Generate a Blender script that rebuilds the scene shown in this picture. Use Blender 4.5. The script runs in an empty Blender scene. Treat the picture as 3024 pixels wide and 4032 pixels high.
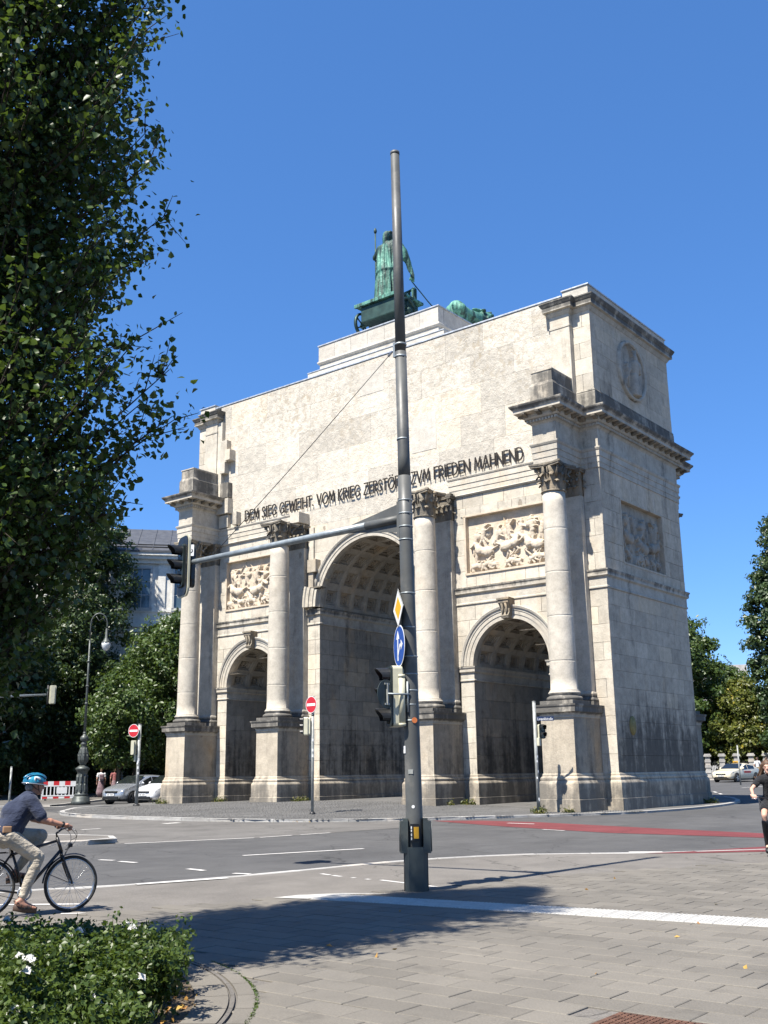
import bpy, bmesh, math, random
import numpy as np
from mathutils import Vector, Matrix

CAM_C = (29.6064, -35.9713, 1.6)
CAM_R = (0.78046941, 0.62507555, -0.01216781)
CAM_U = (0.16166067, -0.18297251, 0.96973547)
CAM_F = (-0.60393156, 0.75881593, 0.24385458)
CAM_LENS = 24.22746
# ------------------------------------------------------------------ camera, sky, sun
SC = bpy.context.scene
COL = SC.collection
cam_data = bpy.data.cameras.new('camera')
cam = bpy.data.objects.new('camera', cam_data)
COL.objects.link(cam)
SC.camera = cam
cam_data.sensor_fit = 'VERTICAL'
cam_data.sensor_height = 24.0
cam_data.lens = CAM_LENS
cam_data.clip_start = 0.1
cam_data.clip_end = 3000.0
cam.matrix_world = Matrix(((CAM_R[0], CAM_U[0], -CAM_F[0], CAM_C[0]),
                           (CAM_R[1], CAM_U[1], -CAM_F[1], CAM_C[1]),
                           (CAM_R[2], CAM_U[2], -CAM_F[2], CAM_C[2]), (0, 0, 0, 1)))

SUN_EL = math.radians(58.5)
SUN_DIR = Vector((0.07, 1.0, -math.tan(SUN_EL) * math.hypot(0.07, 1.0))).normalized()   # light travels this way
world = bpy.data.worlds.new('World')
SC.world = world
world.use_nodes = True
wn = world.node_tree
wn.nodes.clear()
sky_n = wn.nodes.new('ShaderNodeTexSky')
sky_n.sky_type = 'NISHITA'
sky_n.sun_disc = False
sky_n.sun_elevation = SUN_EL
sky_n.sun_rotation = math.atan2(-SUN_DIR.x, -SUN_DIR.y)
sky_n.altitude = 3000
sky_n.air_density = 1.0
sky_n.dust_density = 0.0
sky_n.ozone_density = 10.0
bg = wn.nodes.new('ShaderNodeBackground')
bg.inputs['Strength'].default_value = 0.164
out = wn.nodes.new('ShaderNodeOutputWorld')
sky_g = wn.nodes.new('ShaderNodeGamma')          # film response of the clear summer sky
sky_g.inputs['Gamma'].default_value = 0.62
sky_s = wn.nodes.new('ShaderNodeHueSaturation')
sky_s.inputs['Saturation'].default_value = 1.33
sky_s.inputs['Hue'].default_value = 0.509
wn.links.new(sky_n.outputs['Color'], sky_g.inputs['Color'])
wn.links.new(sky_g.outputs['Color'], sky_s.inputs['Color'])
wn.links.new(sky_s.outputs['Color'], bg.inputs['Color'])
wn.links.new(bg.outputs['Background'], out.inputs['Surface'])

sun_data = bpy.data.lights.new('sun', 'SUN')
sun_data.energy = 5.0
sun_data.angle = math.radians(0.53)
sun_data.color = (1.0, 0.945, 0.86)
sun = bpy.data.objects.new('sun', sun_data)
COL.objects.link(sun)
sun.rotation_euler = SUN_DIR.to_track_quat('-Z', 'Y').to_euler()
sun.location = (0, -60, 90)

SC.view_settings.view_transform = 'Standard'
SC.view_settings.look = 'None'
SC.view_settings.exposure = 1.30
SC.view_settings.gamma = 1.0
SC.view_settings.use_curve_mapping = False

rng = random.Random(7)
nrg = np.random.default_rng(11)
PI = math.pi

# ------------------------------------------------------------------ the lie of the land
F2 = Vector((CAM_F[0], CAM_F[1])).normalized()
def ground_z(x, y):
    """street surface: level near the plaza, rising gently to the north-west"""
    s = (x - 29.61) * F2.x + (y + 35.97) * F2.y
    s = min(max(s, 14.0), 88.0)
    return 1e-4 * (s - 14.0) ** 2
def island_z(x, y):
    c = math.cos(PI / 2 * max(-1, min(1, x / 10.5)))
    e = max(0.0, min(1.0, (y + 10.5) / 7.5))
    return ground_z(x, y) + (0.075 if x > 8 else 0.11 - 0.035 * max(0, min(1, x / 8))) + 0.17 * c * e * e * (3 - 2 * e)

# ------------------------------------------------------------------ node helpers
class NT:
    def __init__(self, name):
        self.m = bpy.data.materials.new(name)
        self.m.use_nodes = True
        self.t = self.m.node_tree
        self.t.nodes.clear()
        self.out = self.t.nodes.new('ShaderNodeOutputMaterial')
    def n(self, typ, ins=None, **props):
        nd = self.t.nodes.new(typ)
        for k, v in props.items():
            setattr(nd, k, v)
        for k, v in (ins or {}).items():
            s = nd.inputs[k]
            if isinstance(v, bpy.types.NodeSocket):
                self.t.links.new(v, s)
            else:
                if s.type == 'RGBA' and len(v) == 3:
                    v = (*v, 1)
                s.default_value = v
        return nd
    def math(self, op, a, b=0.0, clamp=False):
        return self.n('ShaderNodeMath', {0: a, 1: b}, operation=op, use_clamp=clamp).outputs[0]
    def pos(self):
        if not hasattr(self, '_p'):
            self._p = self.n('ShaderNodeNewGeometry').outputs['Position']
        return self._p
    def noise(self, scale, detail=4.0, rough=0.55, vec=None, stretch=None):
        v = vec if vec is not None else self.pos()
        if stretch:
            v = self.n('ShaderNodeVectorMath', {0: v, 1: stretch}, operation='MULTIPLY').outputs[0]
        return self.n('ShaderNodeTexNoise', {'Vector': v, 'Scale': scale, 'Detail': detail, 'Roughness': rough}).outputs['Fac']
    def ramp(self, v, a, b, lo=0.0, hi=1.0, smooth=True):
        nd = self.n('ShaderNodeMapRange', {'Value': v, 'From Min': a, 'From Max': b, 'To Min': lo, 'To Max': hi},
                    interpolation_type='SMOOTHSTEP' if smooth else 'LINEAR')
        return nd.outputs['Result']
    def mix(self, f, a, b, blend='MIX'):
        nd = self.n('ShaderNodeMix', data_type='RGBA', blend_type=blend)
        def put(i, v):
            s = nd.inputs[i]
            if isinstance(v, bpy.types.NodeSocket):
                self.t.links.new(v, s)
            elif i == 0:
                s.default_value = v
            else:
                s.default_value = (*v[:3], 1)
        put(0, f); put(6, a); put(7, b)
        return nd.outputs[2]
    def attr(self, name):
        return self.n('ShaderNodeAttribute', attribute_name=name).outputs['Fac']
    def scale(self, col, f):
        g = self.n('ShaderNodeCombineXYZ', {0: f, 1: f, 2: f}).outputs[0]
        return self.mix(1.0, col, g, 'MULTIPLY')
    def bump(self, h, strength=0.5, dist=0.02):
        return self.n('ShaderNodeBump', {'Height': h, 'Strength': strength, 'Distance': dist}).outputs[0]
    def finish(self, color, rough=0.8, metal=0.0, normal=None, spec=0.3, **kw):
        ins = {'Base Color': color, 'Roughness': rough, 'Metallic': metal, 'Specular IOR Level': spec}
        if normal is not None:
            ins['Normal'] = normal
        ins.update(kw)
        b = self.n('ShaderNodeBsdfPrincipled', ins)
        self.t.links.new(b.outputs[0], self.out.inputs['Surface'])
        return self.m

M = {}
ALB = 0.80                      # weathered outdoor surfaces reflect a little less than fresh samples
def alb(c): return tuple(v * ALB for v in c[:3])
def plain(name, col, rough=0.6, metal=0.0, spec=0.4, var=0.12, vscale=6.0, bump=0.0, bscale=60.0, dirt=0.0, **kw):
    """a painted / solid material with slight tone variation, dust and relief"""
    col = alb(col)
    t = NT(name)
    f = t.ramp(t.noise(vscale, 4), 0.25, 0.75, 1 - var, 1 + var)
    c = t.scale((*col, 1) if False else col, f) if var else col
    if dirt:
        c = t.mix(t.ramp(t.noise(vscale * 0.6 + 1.3, 5, 0.7), 0.5, 0.8, 0, dirt), c, (0.22, 0.2, 0.17))
    nrm = t.bump(t.noise(bscale, 3), bump, 0.01) if bump else None
    r = t.ramp(t.noise(vscale * 2.3, 3), 0.3, 0.7, max(0.02, rough - 0.06), min(1, rough + 0.08))
    M[name] = t.finish(c, r, metal, nrm, spec, **kw)
    return M[name]

def stone(name, ca, cb, ochre=0.3, grime=0.5, gz=(0.0, 0.0), gtop=0.0, streak=(1.7, 1.7, 0.16), crust=(0.075, 0.072, 0.066), rough_bump=0.35, pits=0.0, bands=None, chips=0.0):
    t = NT(name)
    ca, cb = alb(ca), alb(cb)
    n1 = t.noise(0.42, 6, 0.6)
    n2 = t.noise(2.7, 6, 0.65)
    n3 = t.noise(19.0, 5, 0.6)
    tone = t.attr('tone')
    c = t.mix(t.ramp(n1, 0.3, 0.7), ca, cb)
    och = t.math('MULTIPLY', t.ramp(t.noise(0.75, 5, 0.6, stretch=(1, 1, 0.55)), 0.5, 0.78), ochre)
    c = t.mix(och, c, (0.50, 0.335, 0.17))
    c = t.mix(t.math('MULTIPLY', t.ramp(tone, 0.62, 0.9), 0.16), c, (0.46, 0.33, 0.18))
    f = t.math('ADD', t.math('MULTIPLY', tone, 0.13), t.ramp(n2, 0.25, 0.75, 0.84, 1.12))
    f = t.math('ADD', f, t.ramp(n3, 0.3, 0.7, -0.07, 0.06))
    c = t.scale(c, f)
    # grime: vertical run marks and blotches with their own outline, heavier on splashed low stone
    z = t.n('ShaderNodeSeparateXYZ', {0: t.pos()}).outputs[2]
    g = t.math('ADD', t.math('MULTIPLY', t.noise(1.0, 6, 0.7, stretch=streak), 0.85), t.math('MULTIPLY', t.noise(2.6, 6, 0.72), 0.42))
    if gz[1] > 0:
        g = t.math('ADD', g, t.ramp(z, gz[1], gz[1] * 0.35, 0, gz[0]))
    if gtop:
        g = t.math('ADD', g, gtop)
    if bands:
        for (z0, z1, amt) in bands:
            up = t.ramp(z, z0 - 0.10, z0 + 0.02)
            dn = t.ramp(z, z1, z1 + 0.12, 1, 0)
            g = t.math('ADD', g, t.math('MULTIPLY', t.math('MULTIPLY', up, dn), amt))
    gm = t.math('MULTIPLY', t.ramp(g, 0.69, 0.97), grime)
    c = t.mix(gm, c, crust)
    h = t.math('ADD', t.math('MULTIPLY', n3, 0.6), t.math('MULTIPLY', n2, 0.9))
    if pits:
        v = t.n('ShaderNodeTexVoronoi', {'Vector': t.pos(), 'Scale': 5.5, 'Randomness': 1.0}, feature='DISTANCE_TO_EDGE').outputs['Distance']
        pit = t.noise(3.6, 5, 0.72, stretch=(1, 1, 0.8))
        msk = t.math('MULTIPLY', t.ramp(t.noise(0.33, 4, 0.6), 0.34, 0.6), t.ramp(z, 15.5, 19.5, 0.22, 1.0))
        h = t.math('ADD', h, t.math('MULTIPLY', t.ramp(pit, 0.42, 0.60), pits))
        dk = t.math('MULTIPLY', t.math('MULTIPLY', t.ramp(pit, 0.5, 0.40), msk), 0.62)
        c = t.mix(dk, c, (0.27, 0.22, 0.15))
    if chips:
        # spalled chips and shrapnel scars, scattered
        vc = t.n('ShaderNodeTexVoronoi', {'Vector': t.n('ShaderNodeVectorMath', {0: t.pos(), 1: (1, 1, 0.62)}, operation='MULTIPLY').outputs[0], 'Scale': 0.85}, feature='F1')
        wob = t.math('MULTIPLY', t.noise(6.0, 4, 0.7), 0.16)
        cm = t.ramp(t.math('ADD', vc.outputs['Distance'], wob), 0.17, 0.145)
        rnd = t.n('ShaderNodeSeparateColor', {0: vc.outputs['Color']}).outputs[0]
        cm = t.math('MULTIPLY', cm, t.ramp(rnd, 0.55, 0.6))
        c = t.mix(t.math('MULTIPLY', cm, 0.7), c, (0.20, 0.165, 0.125))
        h = t.math('SUBTRACT', h, t.math('MULTIPLY', cm, chips))
    nrm = t.bump(h, rough_bump, 0.06)
    M[name] = t.finish(c, 0.9, 0, nrm, 0.2)
    return M[name]

# ------------------------------------------------------------------ mesh helpers
class MB:
    def __init__(self):
        self.v = []; self.f = []; self.sm = []; self.mi = []
    def add(self, vs, fs, smooth=False, mi=0):
        o = len(self.v)
        self.v.extend([tuple(p) for p in vs])
        for f in fs:
            self.f.append([i + o for i in f]); self.sm.append(smooth); self.mi.append(mi)
        return self
    def box(self, x0, x1, y0, y1, z0, z1, mi=0):
        if x0 > x1: x0, x1 = x1, x0
        if y0 > y1: y0, y1 = y1, y0
        if z0 > z1: z0, z1 = z1, z0
        return self.add([(x0, y0, z0), (x1, y0, z0), (x1, y1, z0), (x0, y1, z0), (x0, y0, z1), (x1, y0, z1), (x1, y1, z1), (x0, y1, z1)],
                        [(0, 3, 2, 1), (4, 5, 6, 7), (0, 1, 5, 4), (1, 2, 6, 5), (2, 3, 7, 6), (3, 0, 4, 7)], mi=mi)
    def bbox(self, x0, x1, y0, y1, z0, z1, b=0.01, mi=0):
        """a box with bevelled edges"""
        bm = bmesh.new()
        bmesh.ops.create_cube(bm, size=1.0)
        for v in bm.verts:
            v.co = Vector(((x0 + x1) / 2 + v.co.x * abs(x1 - x0), (y0 + y1) / 2 + v.co.y * abs(y1 - y0), (z0 + z1) / 2 + v.co.z * abs(z1 - z0)))
        bmesh.ops.bevel(bm, geom=bm.edges[:], offset=b, segments=2, affect='EDGES', profile=0.6)
        return self.bm(bm, mi)
    def bm(self, bm, mi=0, mat=None, smooth=False):
        bm.verts.ensure_lookup_table()
        for i, v in enumerate(bm.verts): v.index = i
        self.add([(mat @ v.co if mat else v.co) for v in bm.verts], [[v.index for v in f.verts] for f in bm.faces], smooth, mi)
        bm.free()
        return self
    def obox(self, c, ax, ay, az, mi=0):
        """oriented box: centre and three half-axis vectors"""
        c, ax, ay, az = Vector(c), Vector(ax), Vector(ay), Vector(az)
        vs = [c + sx * ax + sy * ay + sz * az for sz in (-1, 1) for sx, sy in ((-1, -1), (1, -1), (1, 1), (-1, 1))]
        return self.add(vs, [(0, 3, 2, 1), (4, 5, 6, 7), (0, 1, 5, 4), (1, 2, 6, 5), (2, 3, 7, 6), (3, 0, 4, 7)], mi=mi)
    def tube(self, pts, r, n=10, caps=True, mi=0, smooth=True, flat=None):
        pts = [Vector(p) for p in pts]
        k = len(pts)
        rs = r if isinstance(r, (list, tuple)) else [r] * k
        vs = []
        prev = None
        for i, p in enumerate(pts):
            d = (pts[min(i + 1, k - 1)] - pts[max(i - 1, 0)])
            if d.length < 1e-9: d = Vector((0, 0, 1))
            d.normalize()
            if prev is None:
                a = Vector((0, 0, 1)) if abs(d.z) < 0.9 else Vector((1, 0, 0))
                a = (a - d * a.dot(d)).normalized()
            else:
                a = (prev - d * prev.dot(d)).normalized()
            prev = a
            b = d.cross(a)
            for j in range(n):
                t = 2 * PI * j / n
                vs.append(p + (a * math.cos(t) + b * math.sin(t) * (flat or 1.0)) * rs[i])
        fs = []
        for i in range(k - 1):
            for j in range(n):
                fs.append((i * n + j, i * n + (j + 1) % n, (i + 1) * n + (j + 1) % n, (i + 1) * n + j))
        self.add(vs, fs, smooth, mi)
        if caps:
            o = len(self.v) - len(vs)
            self.f.append([o + j for j in range(n - 1, -1, -1)]); self.sm.append(False); self.mi.append(mi)
            self.f.append([o + (k - 1) * n + j for j in range(n)]); self.sm.append(False); self.mi.append(mi)
        return self
    def lathe(self, prof, n=24, c=(0, 0, 0), smooth=True, mi=0, mat=None, caps=True):
        c = Vector(c)
        vs = []
        for (r, z) in prof:
            for j in range(n):
                t = 2 * PI * j / n
                p = Vector((r * math.cos(t), r * math.sin(t), z))
                vs.append((mat @ p if mat else p) + c)
        fs = []
        k = len(prof)
        for i in range(k - 1):
            for j in range(n):
                fs.append((i * n + j, i * n + (j + 1) % n, (i + 1) * n + (j + 1) % n, (i + 1) * n + j))
        o = len(self.v)
        self.add(vs, fs, smooth, mi)
        if caps:
            self.f.append([o + j for j in range(n - 1, -1, -1)]); self.sm.append(False); self.mi.append(mi)
            self.f.append([o + (k - 1) * n + j for j in range(n)]); self.sm.append(False); self.mi.append(mi)
        return self
    def ell(self, c, r, n=12, m=8, mi=0, mat=None):
        c = Vector(c)
        vs = []; fs = []
        for i in range(m + 1):
            ph = PI * i / m
            for j in range(n):
                t = 2 * PI * j / n
                p = Vector((r[0] * math.sin(ph) * math.cos(t), r[1] * math.sin(ph) * math.sin(t), r[2] * math.cos(ph)))
                vs.append(c + (mat @ p if mat else p))
        for i in range(m):
            for j in range(n):
                fs.append((i * n + j, (i + 1) * n + j, (i + 1) * n + (j + 1) % n, i * n + (j + 1) % n))
        return self.add(vs, fs, True, mi)
    def prism(self, poly, fn, a, b, mi=0):
        """poly = list of (u, v); fn(u, v, w) -> point; extruded from w=a to w=b"""
        k = len(poly)
        vs = [fn(u, v, a) for u, v in poly] + [fn(u, v, b) for u, v in poly]
        fs = [list(range(k - 1, -1, -1)), list(range(k, 2 * k))]
        for i in range(k):
            j = (i + 1) % k
            fs.append((i, j, k + j, k + i))
        return self.add(vs, fs, mi=mi)
    def sweep(self, path, prof, closed=False, mi=0, capends=True):
        """moulding run: path of (x, y), outward = right of travel; profile of (out, z)"""
        k = len(path)
        P = [Vector(p) for p in path]
        offs = []
        for i in range(k):
            d0 = (P[i] - P[i - 1]).normalized() if (i > 0 or closed) else None
            d1 = (P[(i + 1) % k] - P[i]).normalized() if (i < k - 1 or closed) else None
            n0 = Vector((d0.y, -d0.x)) if d0 else None
            n1 = Vector((d1.y, -d1.x)) if d1 else None
            if n0 is None: m = n1
            elif n1 is None: m = n0
            else: m = (n0 + n1) / max(0.15, 1 + n0.dot(n1))
            offs.append(m)
        vs = []
        for i in range(k):
            for (o, z) in prof:
                q = P[i] + offs[i] * o
                vs.append((q.x, q.y, z))
        w = len(prof)
        fs = []
        for i in range(k if closed else k - 1):
            j = (i + 1) % k
            for a in range(w - 1):
                fs.append((i * w + a, j * w + a, j * w + a + 1, i * w + a + 1))
        if not closed and capends:
            fs.append(list(range(w - 1, -1, -1)))
            fs.append([(k - 1) * w + a for a in range(w)])
        return self.add(vs, fs, mi=mi)
    def mesh(self, name, mats=None, tone=None):
        me = bpy.data.meshes.new(name)
        me.from_pydata(self.v, [], self.f)
        if mats:
            for m in (mats if isinstance(mats, (list, tuple)) else [mats]):
                me.materials.append(M[m] if isinstance(m, str) else m)
        me.polygons.foreach_set('use_smooth', self.sm)
        if any(self.mi):
            me.polygons.foreach_set('material_index', self.mi)
        if tone is not None:
            a = me.attributes.new('tone', 'FLOAT', 'FACE')
            a.data.foreach_set('value', [tone] * len(self.f) if not isinstance(tone, list) else tone)
        me.update()
        return me
    def build(self, name, mats, parent=None, tone=None, recalc=True):
        me = self.mesh(name, mats, tone)
        if recalc:
            bm = bmesh.new(); bm.from_mesh(me)
            bmesh.ops.recalc_face_normals(bm, faces=bm.faces[:])
            bm.to_mesh(me); bm.free()
        return link(name, me, parent)

def link(name, data, parent=None):
    o = bpy.data.objects.new(name, data)
    COL.objects.link(o)
    if parent is not None:
        o.parent = parent
    return o
def tag(o, label=None, cat=None, group=None, kind=None):
    if label: o['label'] = label
    if cat: o['category'] = cat
    if group: o['group'] = group
    if kind: o['kind'] = kind
    return o
def thing(name, label, cat, loc=(0, 0, 0), rz=0.0, group=None):
    o = link(name, None)
    o.empty_display_size = 0.3
    o.location = loc
    o.rotation_euler = (0, 0, rz)
    return tag(o, label, cat, group)
def copy_tree(o, parent=None):
    c = o.copy()
    COL.objects.link(c)
    c.parent = parent
    for ch in o.children:
        copy_tree(ch, c)
    return c
def remeshed(mb, voxel, smooth=2, name='body', factor=0.5):
    """fuse overlapping closed shapes into one continuous surface"""
    me = mb.mesh(name)
    ob = bpy.data.objects.new(name, me)
    COL.objects.link(ob)
    m = ob.modifiers.new('r', 'REMESH'); m.mode = 'VOXEL'; m.voxel_size = voxel; m.use_smooth_shade = True
    if smooth:
        s = ob.modifiers.new('s', 'SMOOTH'); s.iterations = smooth; s.factor = factor
    dg = bpy.context.evaluated_depsgraph_get()
    ev = ob.evaluated_get(dg)
    res = bpy.data.meshes.new_from_object(ev)
    bpy.data.objects.remove(ob); bpy.data.meshes.remove(me)
    for p in res.polygons: p.use_smooth = True
    return res
def sheet(name, poly, dz, mat, kind='structure', zfn=ground_z, parent=None, step=3.0):
    """a ground sheet: outline in plan, cut across the slope and laid on the land"""
    bm = bmesh.new()
    vs = [bm.verts.new((p[0], p[1], 0)) for p in poly]
    bm.faces.new(vs)
    bmesh.ops.triangulate(bm, faces=bm.faces[:])
    ss = [(p[0] - 29.61) * F2.x + (p[1] + 35.97) * F2.y for p in poly]
    a = max(14.0, min(ss)); b = min(max(ss), 90.0)
    s = a
    while s <= b:
        c = Vector((29.61 + F2.x * s, -35.97 + F2.y * s, 0))
        bmesh.ops.bisect_plane(bm, geom=bm.verts[:] + bm.edges[:] + bm.faces[:], plane_co=c, plane_no=(F2.x, F2.y, 0))
        s += step
    if zfn is not ground_z:
        for x in [i * 1.5 - 30 for i in range(60)]:
            bmesh.ops.bisect_plane(bm, geom=bm.verts[:] + bm.edges[:] + bm.faces[:], plane_co=(x, 0, 0), plane_no=(1, 0, 0))
    for v in bm.verts:
        v.co.z = zfn(v.co.x, v.co.y) + dz
    bmesh.ops.recalc_face_normals(bm, faces=bm.faces[:])
    for f in bm.faces:
        if f.normal.z < 0: f.normal_flip()
    me = bpy.data.meshes.new(name)
    bm.to_mesh(me); bm.free()
    me.materials.append(M[mat])
    o = link(name, me, parent)
    if kind and parent is None: o['kind'] = kind
    return o
def bez(pts, n=8):
    """Catmull-Rom through the points"""
    P = [Vector(p) for p in pts]
    P = [2 * P[0] - P[1]] + P + [2 * P[-1] - P[-2]]
    res = []
    for i in range(1, len(P) - 2):
        for k in range(n):
            t = k / n
            res.append(0.5 * ((2 * P[i]) + (P[i + 1] - P[i - 1]) * t + (2 * P[i - 1] - 5 * P[i] + 4 * P[i + 1] - P[i + 2]) * t * t + (3 * P[i] - P[i - 1] - 3 * P[i + 1] + P[i + 2]) * t ** 3))
    res.append(P[-2])
    return res

# ------------------------------------------------------------------ materials
CREAM_A, CREAM_B = (0.62, 0.567, 0.47), (0.52, 0.473, 0.39)
stone('stone', CREAM_A, CREAM_B, ochre=0.26, grime=0.8, gz=(0.10, 2.6), gtop=0.03, chips=1.0)
stone('stone_trim', (0.57, 0.525, 0.44), (0.46, 0.42, 0.35), ochre=0.22, grime=0.9, gtop=0.05, bands=[(3.6, 4.25, 0.26), (8.95, 9.15, 0.14), (15.42, 16.9, 0.22), (20.2, 20.6, 0.24)])
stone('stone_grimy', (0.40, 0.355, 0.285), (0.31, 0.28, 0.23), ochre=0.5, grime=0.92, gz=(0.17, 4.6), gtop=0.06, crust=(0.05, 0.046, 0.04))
stone('stone_east', (0.62, 0.53, 0.41), (0.53, 0.45, 0.345), ochre=0.32, grime=0.86, gz=(0.30, 5.4), gtop=0.03, crust=(0.068, 0.06, 0.05), chips=1.6)
stone('stone_east_relief', (0.50, 0.445, 0.365), (0.36, 0.32, 0.26), ochre=0.25, grime=0.92, gtop=0.07, crust=(0.06, 0.055, 0.048))
stone('stone_plinth', (0.56, 0.49, 0.38), (0.46, 0.40, 0.315), ochre=0.42, grime=0.75, gz=(0.23, 1.9), gtop=0.04, chips=1.2)
stone('stone_flank', (0.46, 0.40, 0.31), (0.37, 0.32, 0.25), ochre=0.55, grime=0.85, gz=(0.10, 3.4), gtop=0.07, chips=1.2)  # pedestal flanks: real stains, base colour also darkened to deepen their shade
stone('stone_plaster', (0.64, 0.59, 0.50), (0.55, 0.505, 0.425), ochre=0.15, grime=0.55, rough_bump=0.34, pits=1.0)
stone('stone_shaft', (0.60, 0.55, 0.46), (0.50, 0.455, 0.375), ochre=0.16, grime=0.6, streak=(0.6, 0.6, 2.4), rough_bump=0.3)
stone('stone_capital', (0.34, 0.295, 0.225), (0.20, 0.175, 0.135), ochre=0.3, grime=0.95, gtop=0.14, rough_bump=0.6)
stone('stone_relief', (0.64, 0.55, 0.43), (0.55, 0.46, 0.35), ochre=0.35, grime=0.55)
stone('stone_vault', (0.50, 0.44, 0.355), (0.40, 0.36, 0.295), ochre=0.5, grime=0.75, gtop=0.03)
stone('stone_base', (0.58, 0.54, 0.47), (0.50, 0.465, 0.40), ochre=0.06, grime=0.55, streak=(2.5, 2.5, 0.3))
stone('plaster_grey', (0.86, 0.84, 0.78), (0.78, 0.76, 0.70), ochre=0.1, grime=0.4)
stone('plaster_pink', (0.52, 0.33, 0.23), (0.46, 0.30, 0.22), ochre=0.1, grime=0.3)
stone('granite_kerb', (0.42, 0.41, 0.385), (0.34, 0.33, 0.31), ochre=0.1, grime=0.4, streak=(3, 3, 3))
stone('concrete_wall', (0.46, 0.45, 0.43), (0.40, 0.39, 0.37), ochre=0.05, grime=0.5)

plain('flashing', (0.50, 0.53, 0.56), 0.5, 0.5, var=0.25)
plain('letter_bronze', (0.035, 0.027, 0.020), 0.55, 0.3, var=0.2)

def verdigris():
    t = NT('verdigris')
    n = t.noise(1.3, 6, 0.65)
    s = t.noise(1.0, 6, 0.7, stretch=(3.2, 3.2, 0.35))
    c = t.mix(t.ramp(n, 0.3, 0.7), (0.12, 0.30, 0.225), (0.05, 0.16, 0.125))
    zz = t.n('ShaderNodeSeparateXYZ', {0: t.pos()}).outputs[2]
    s = t.math('ADD', s, t.ramp(zz, 26.0, 28.2, 0, 0.10))
    c = t.mix(t.ramp(s, 0.43, 0.60), c, (0.018, 0.042, 0.036))
    c = t.mix(t.ramp(t.noise(5.0, 4), 0.6, 0.75, 0, 0.5), c, (0.24, 0.46, 0.37))
    M['verdigris'] = t.finish(c, 0.62, 0.15, t.bump(t.noise(9, 5), 0.5, 0.05), 0.4)
verdigris()
plain('dark_bronze', (0.035, 0.075, 0.065), 0.55, 0.4, var=0.35, vscale=2)

def asphalt(name, ca, cb, spec=0.25, patch=0.5):
    t = NT(name)
    ca, cb = alb(ca), alb(cb)
    n1 = t.noise(0.16, 5, 0.6)
    n2 = t.noise(1.1, 6, 0.65)
    g = t.noise(55.0, 3, 0.7)
    c = t.mix(t.ramp(n1, 0.3, 0.7), ca, cb)
    f = t.math('ADD', t.ramp(n2, 0.25, 0.75, 0.86, 1.12), t.ramp(g, 0.3, 0.7, -0.22, 0.2))
    # drips, gum and oil spots
    v = t.n('ShaderNodeTexVoronoi', {'Vector': t.pos(), 'Scale': 1.7}, feature='F1').outputs['Distance']
    f = t.math('MULTIPLY', f, t.ramp(v, 0.035, 0.06, 1 - patch, 1.0))
    # worn wheel tracks, patches and hairline cracks
    f = t.math('MULTIPLY', f, t.ramp(t.noise(0.55, 5, 0.7, stretch=(1.0, 0.35, 1)), 0.45, 0.72, 1.0, 0.80))
    wv = t.n('ShaderNodeVectorMath', {0: t.pos(), 1: t.n('ShaderNodeCombineXYZ', {0: t.noise(0.9, 4), 1: t.noise(1.3, 4), 2: 0.0}).outputs[0]}, operation='ADD').outputs[0]
    ck = t.n('ShaderNodeTexVoronoi', {'Vector': wv, 'Scale': 0.22}, feature='DISTANCE_TO_EDGE').outputs['Distance']
    f = t.math('MULTIPLY', f, t.ramp(ck, 0.0015, 0.004, 0.55, 1.0))
    c = t.scale(c, f)
    M[name] = t.finish(c, 0.86, 0, t.bump(g, 0.55, 0.012), spec)
asphalt('asphalt', (0.080, 0.079, 0.078), (0.098, 0.096, 0.093))
asphalt('asphalt_light', (0.128, 0.121, 0.111), (0.150, 0.142, 0.130))
asphalt('asphalt_path', (0.158, 0.145, 0.128), (0.178, 0.164, 0.145))
asphalt('cobble', (0.125, 0.122, 0.116), (0.150, 0.146, 0.138))
asphalt('red_asphalt', (0.150, 0.036, 0.038), (0.175, 0.046, 0.047), patch=0.3)
asphalt('soil', (0.11, 0.085, 0.06), (0.16, 0.125, 0.09))

def slab():
    t = NT('slab')
    tone = t.attr('tone')
    n2 = t.noise(0.8, 6, 0.6); g = t.noise(70, 3, 0.7)
    c = t.mix(t.ramp(n2, 0.3, 0.7), alb((0.180, 0.164, 0.138)), alb((0.146, 0.134, 0.114)))
    f = t.math('ADD', t.math('MULTIPLY', tone, 0.075), t.ramp(g, 0.3, 0.7, 0.86, 1.12))
    v = t.n('ShaderNodeTexVoronoi', {'Vector': t.pos(), 'Scale': 1.15}, feature='F1').outputs['Distance']
    f = t.math('MULTIPLY', f, t.ramp(v, 0.022, 0.034, 0.5, 1.0))
    f = t.math('MULTIPLY', f, t.ramp(t.noise(1.9, 6, 0.72), 0.52, 0.72, 1.0, 0.78))
    M['slab'] = t.finish(t.scale(c, f), 0.85, 0, t.bump(g, 0.35, 0.008), 0.25)
slab()
def paint(name, col, wear=0.5):
    t = NT(name)
    col = alb(col)
    w = t.math('MULTIPLY', t.ramp(t.math('ADD', t.math('MULTIPLY', t.noise(2.2, 5, 0.7), 0.5), t.math('MULTIPLY', t.noise(30, 4, 0.75), 0.5)), 0.5, 0.66), wear)
    c = t.mix(w, t.scale(col, t.ramp(t.noise(9, 4), 0.3, 0.7, 0.88, 1.06)), (0.17, 0.165, 0.155))
    M[name] = t.finish(c, 0.7, 0, t.bump(t.noise(60, 3), 0.3, 0.006), 0.35)
paint('road_paint', (0.62, 0.60, 0.56), 0.75)
paint('tactile_white', (0.48, 0.465, 0.425), 0.6)

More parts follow.
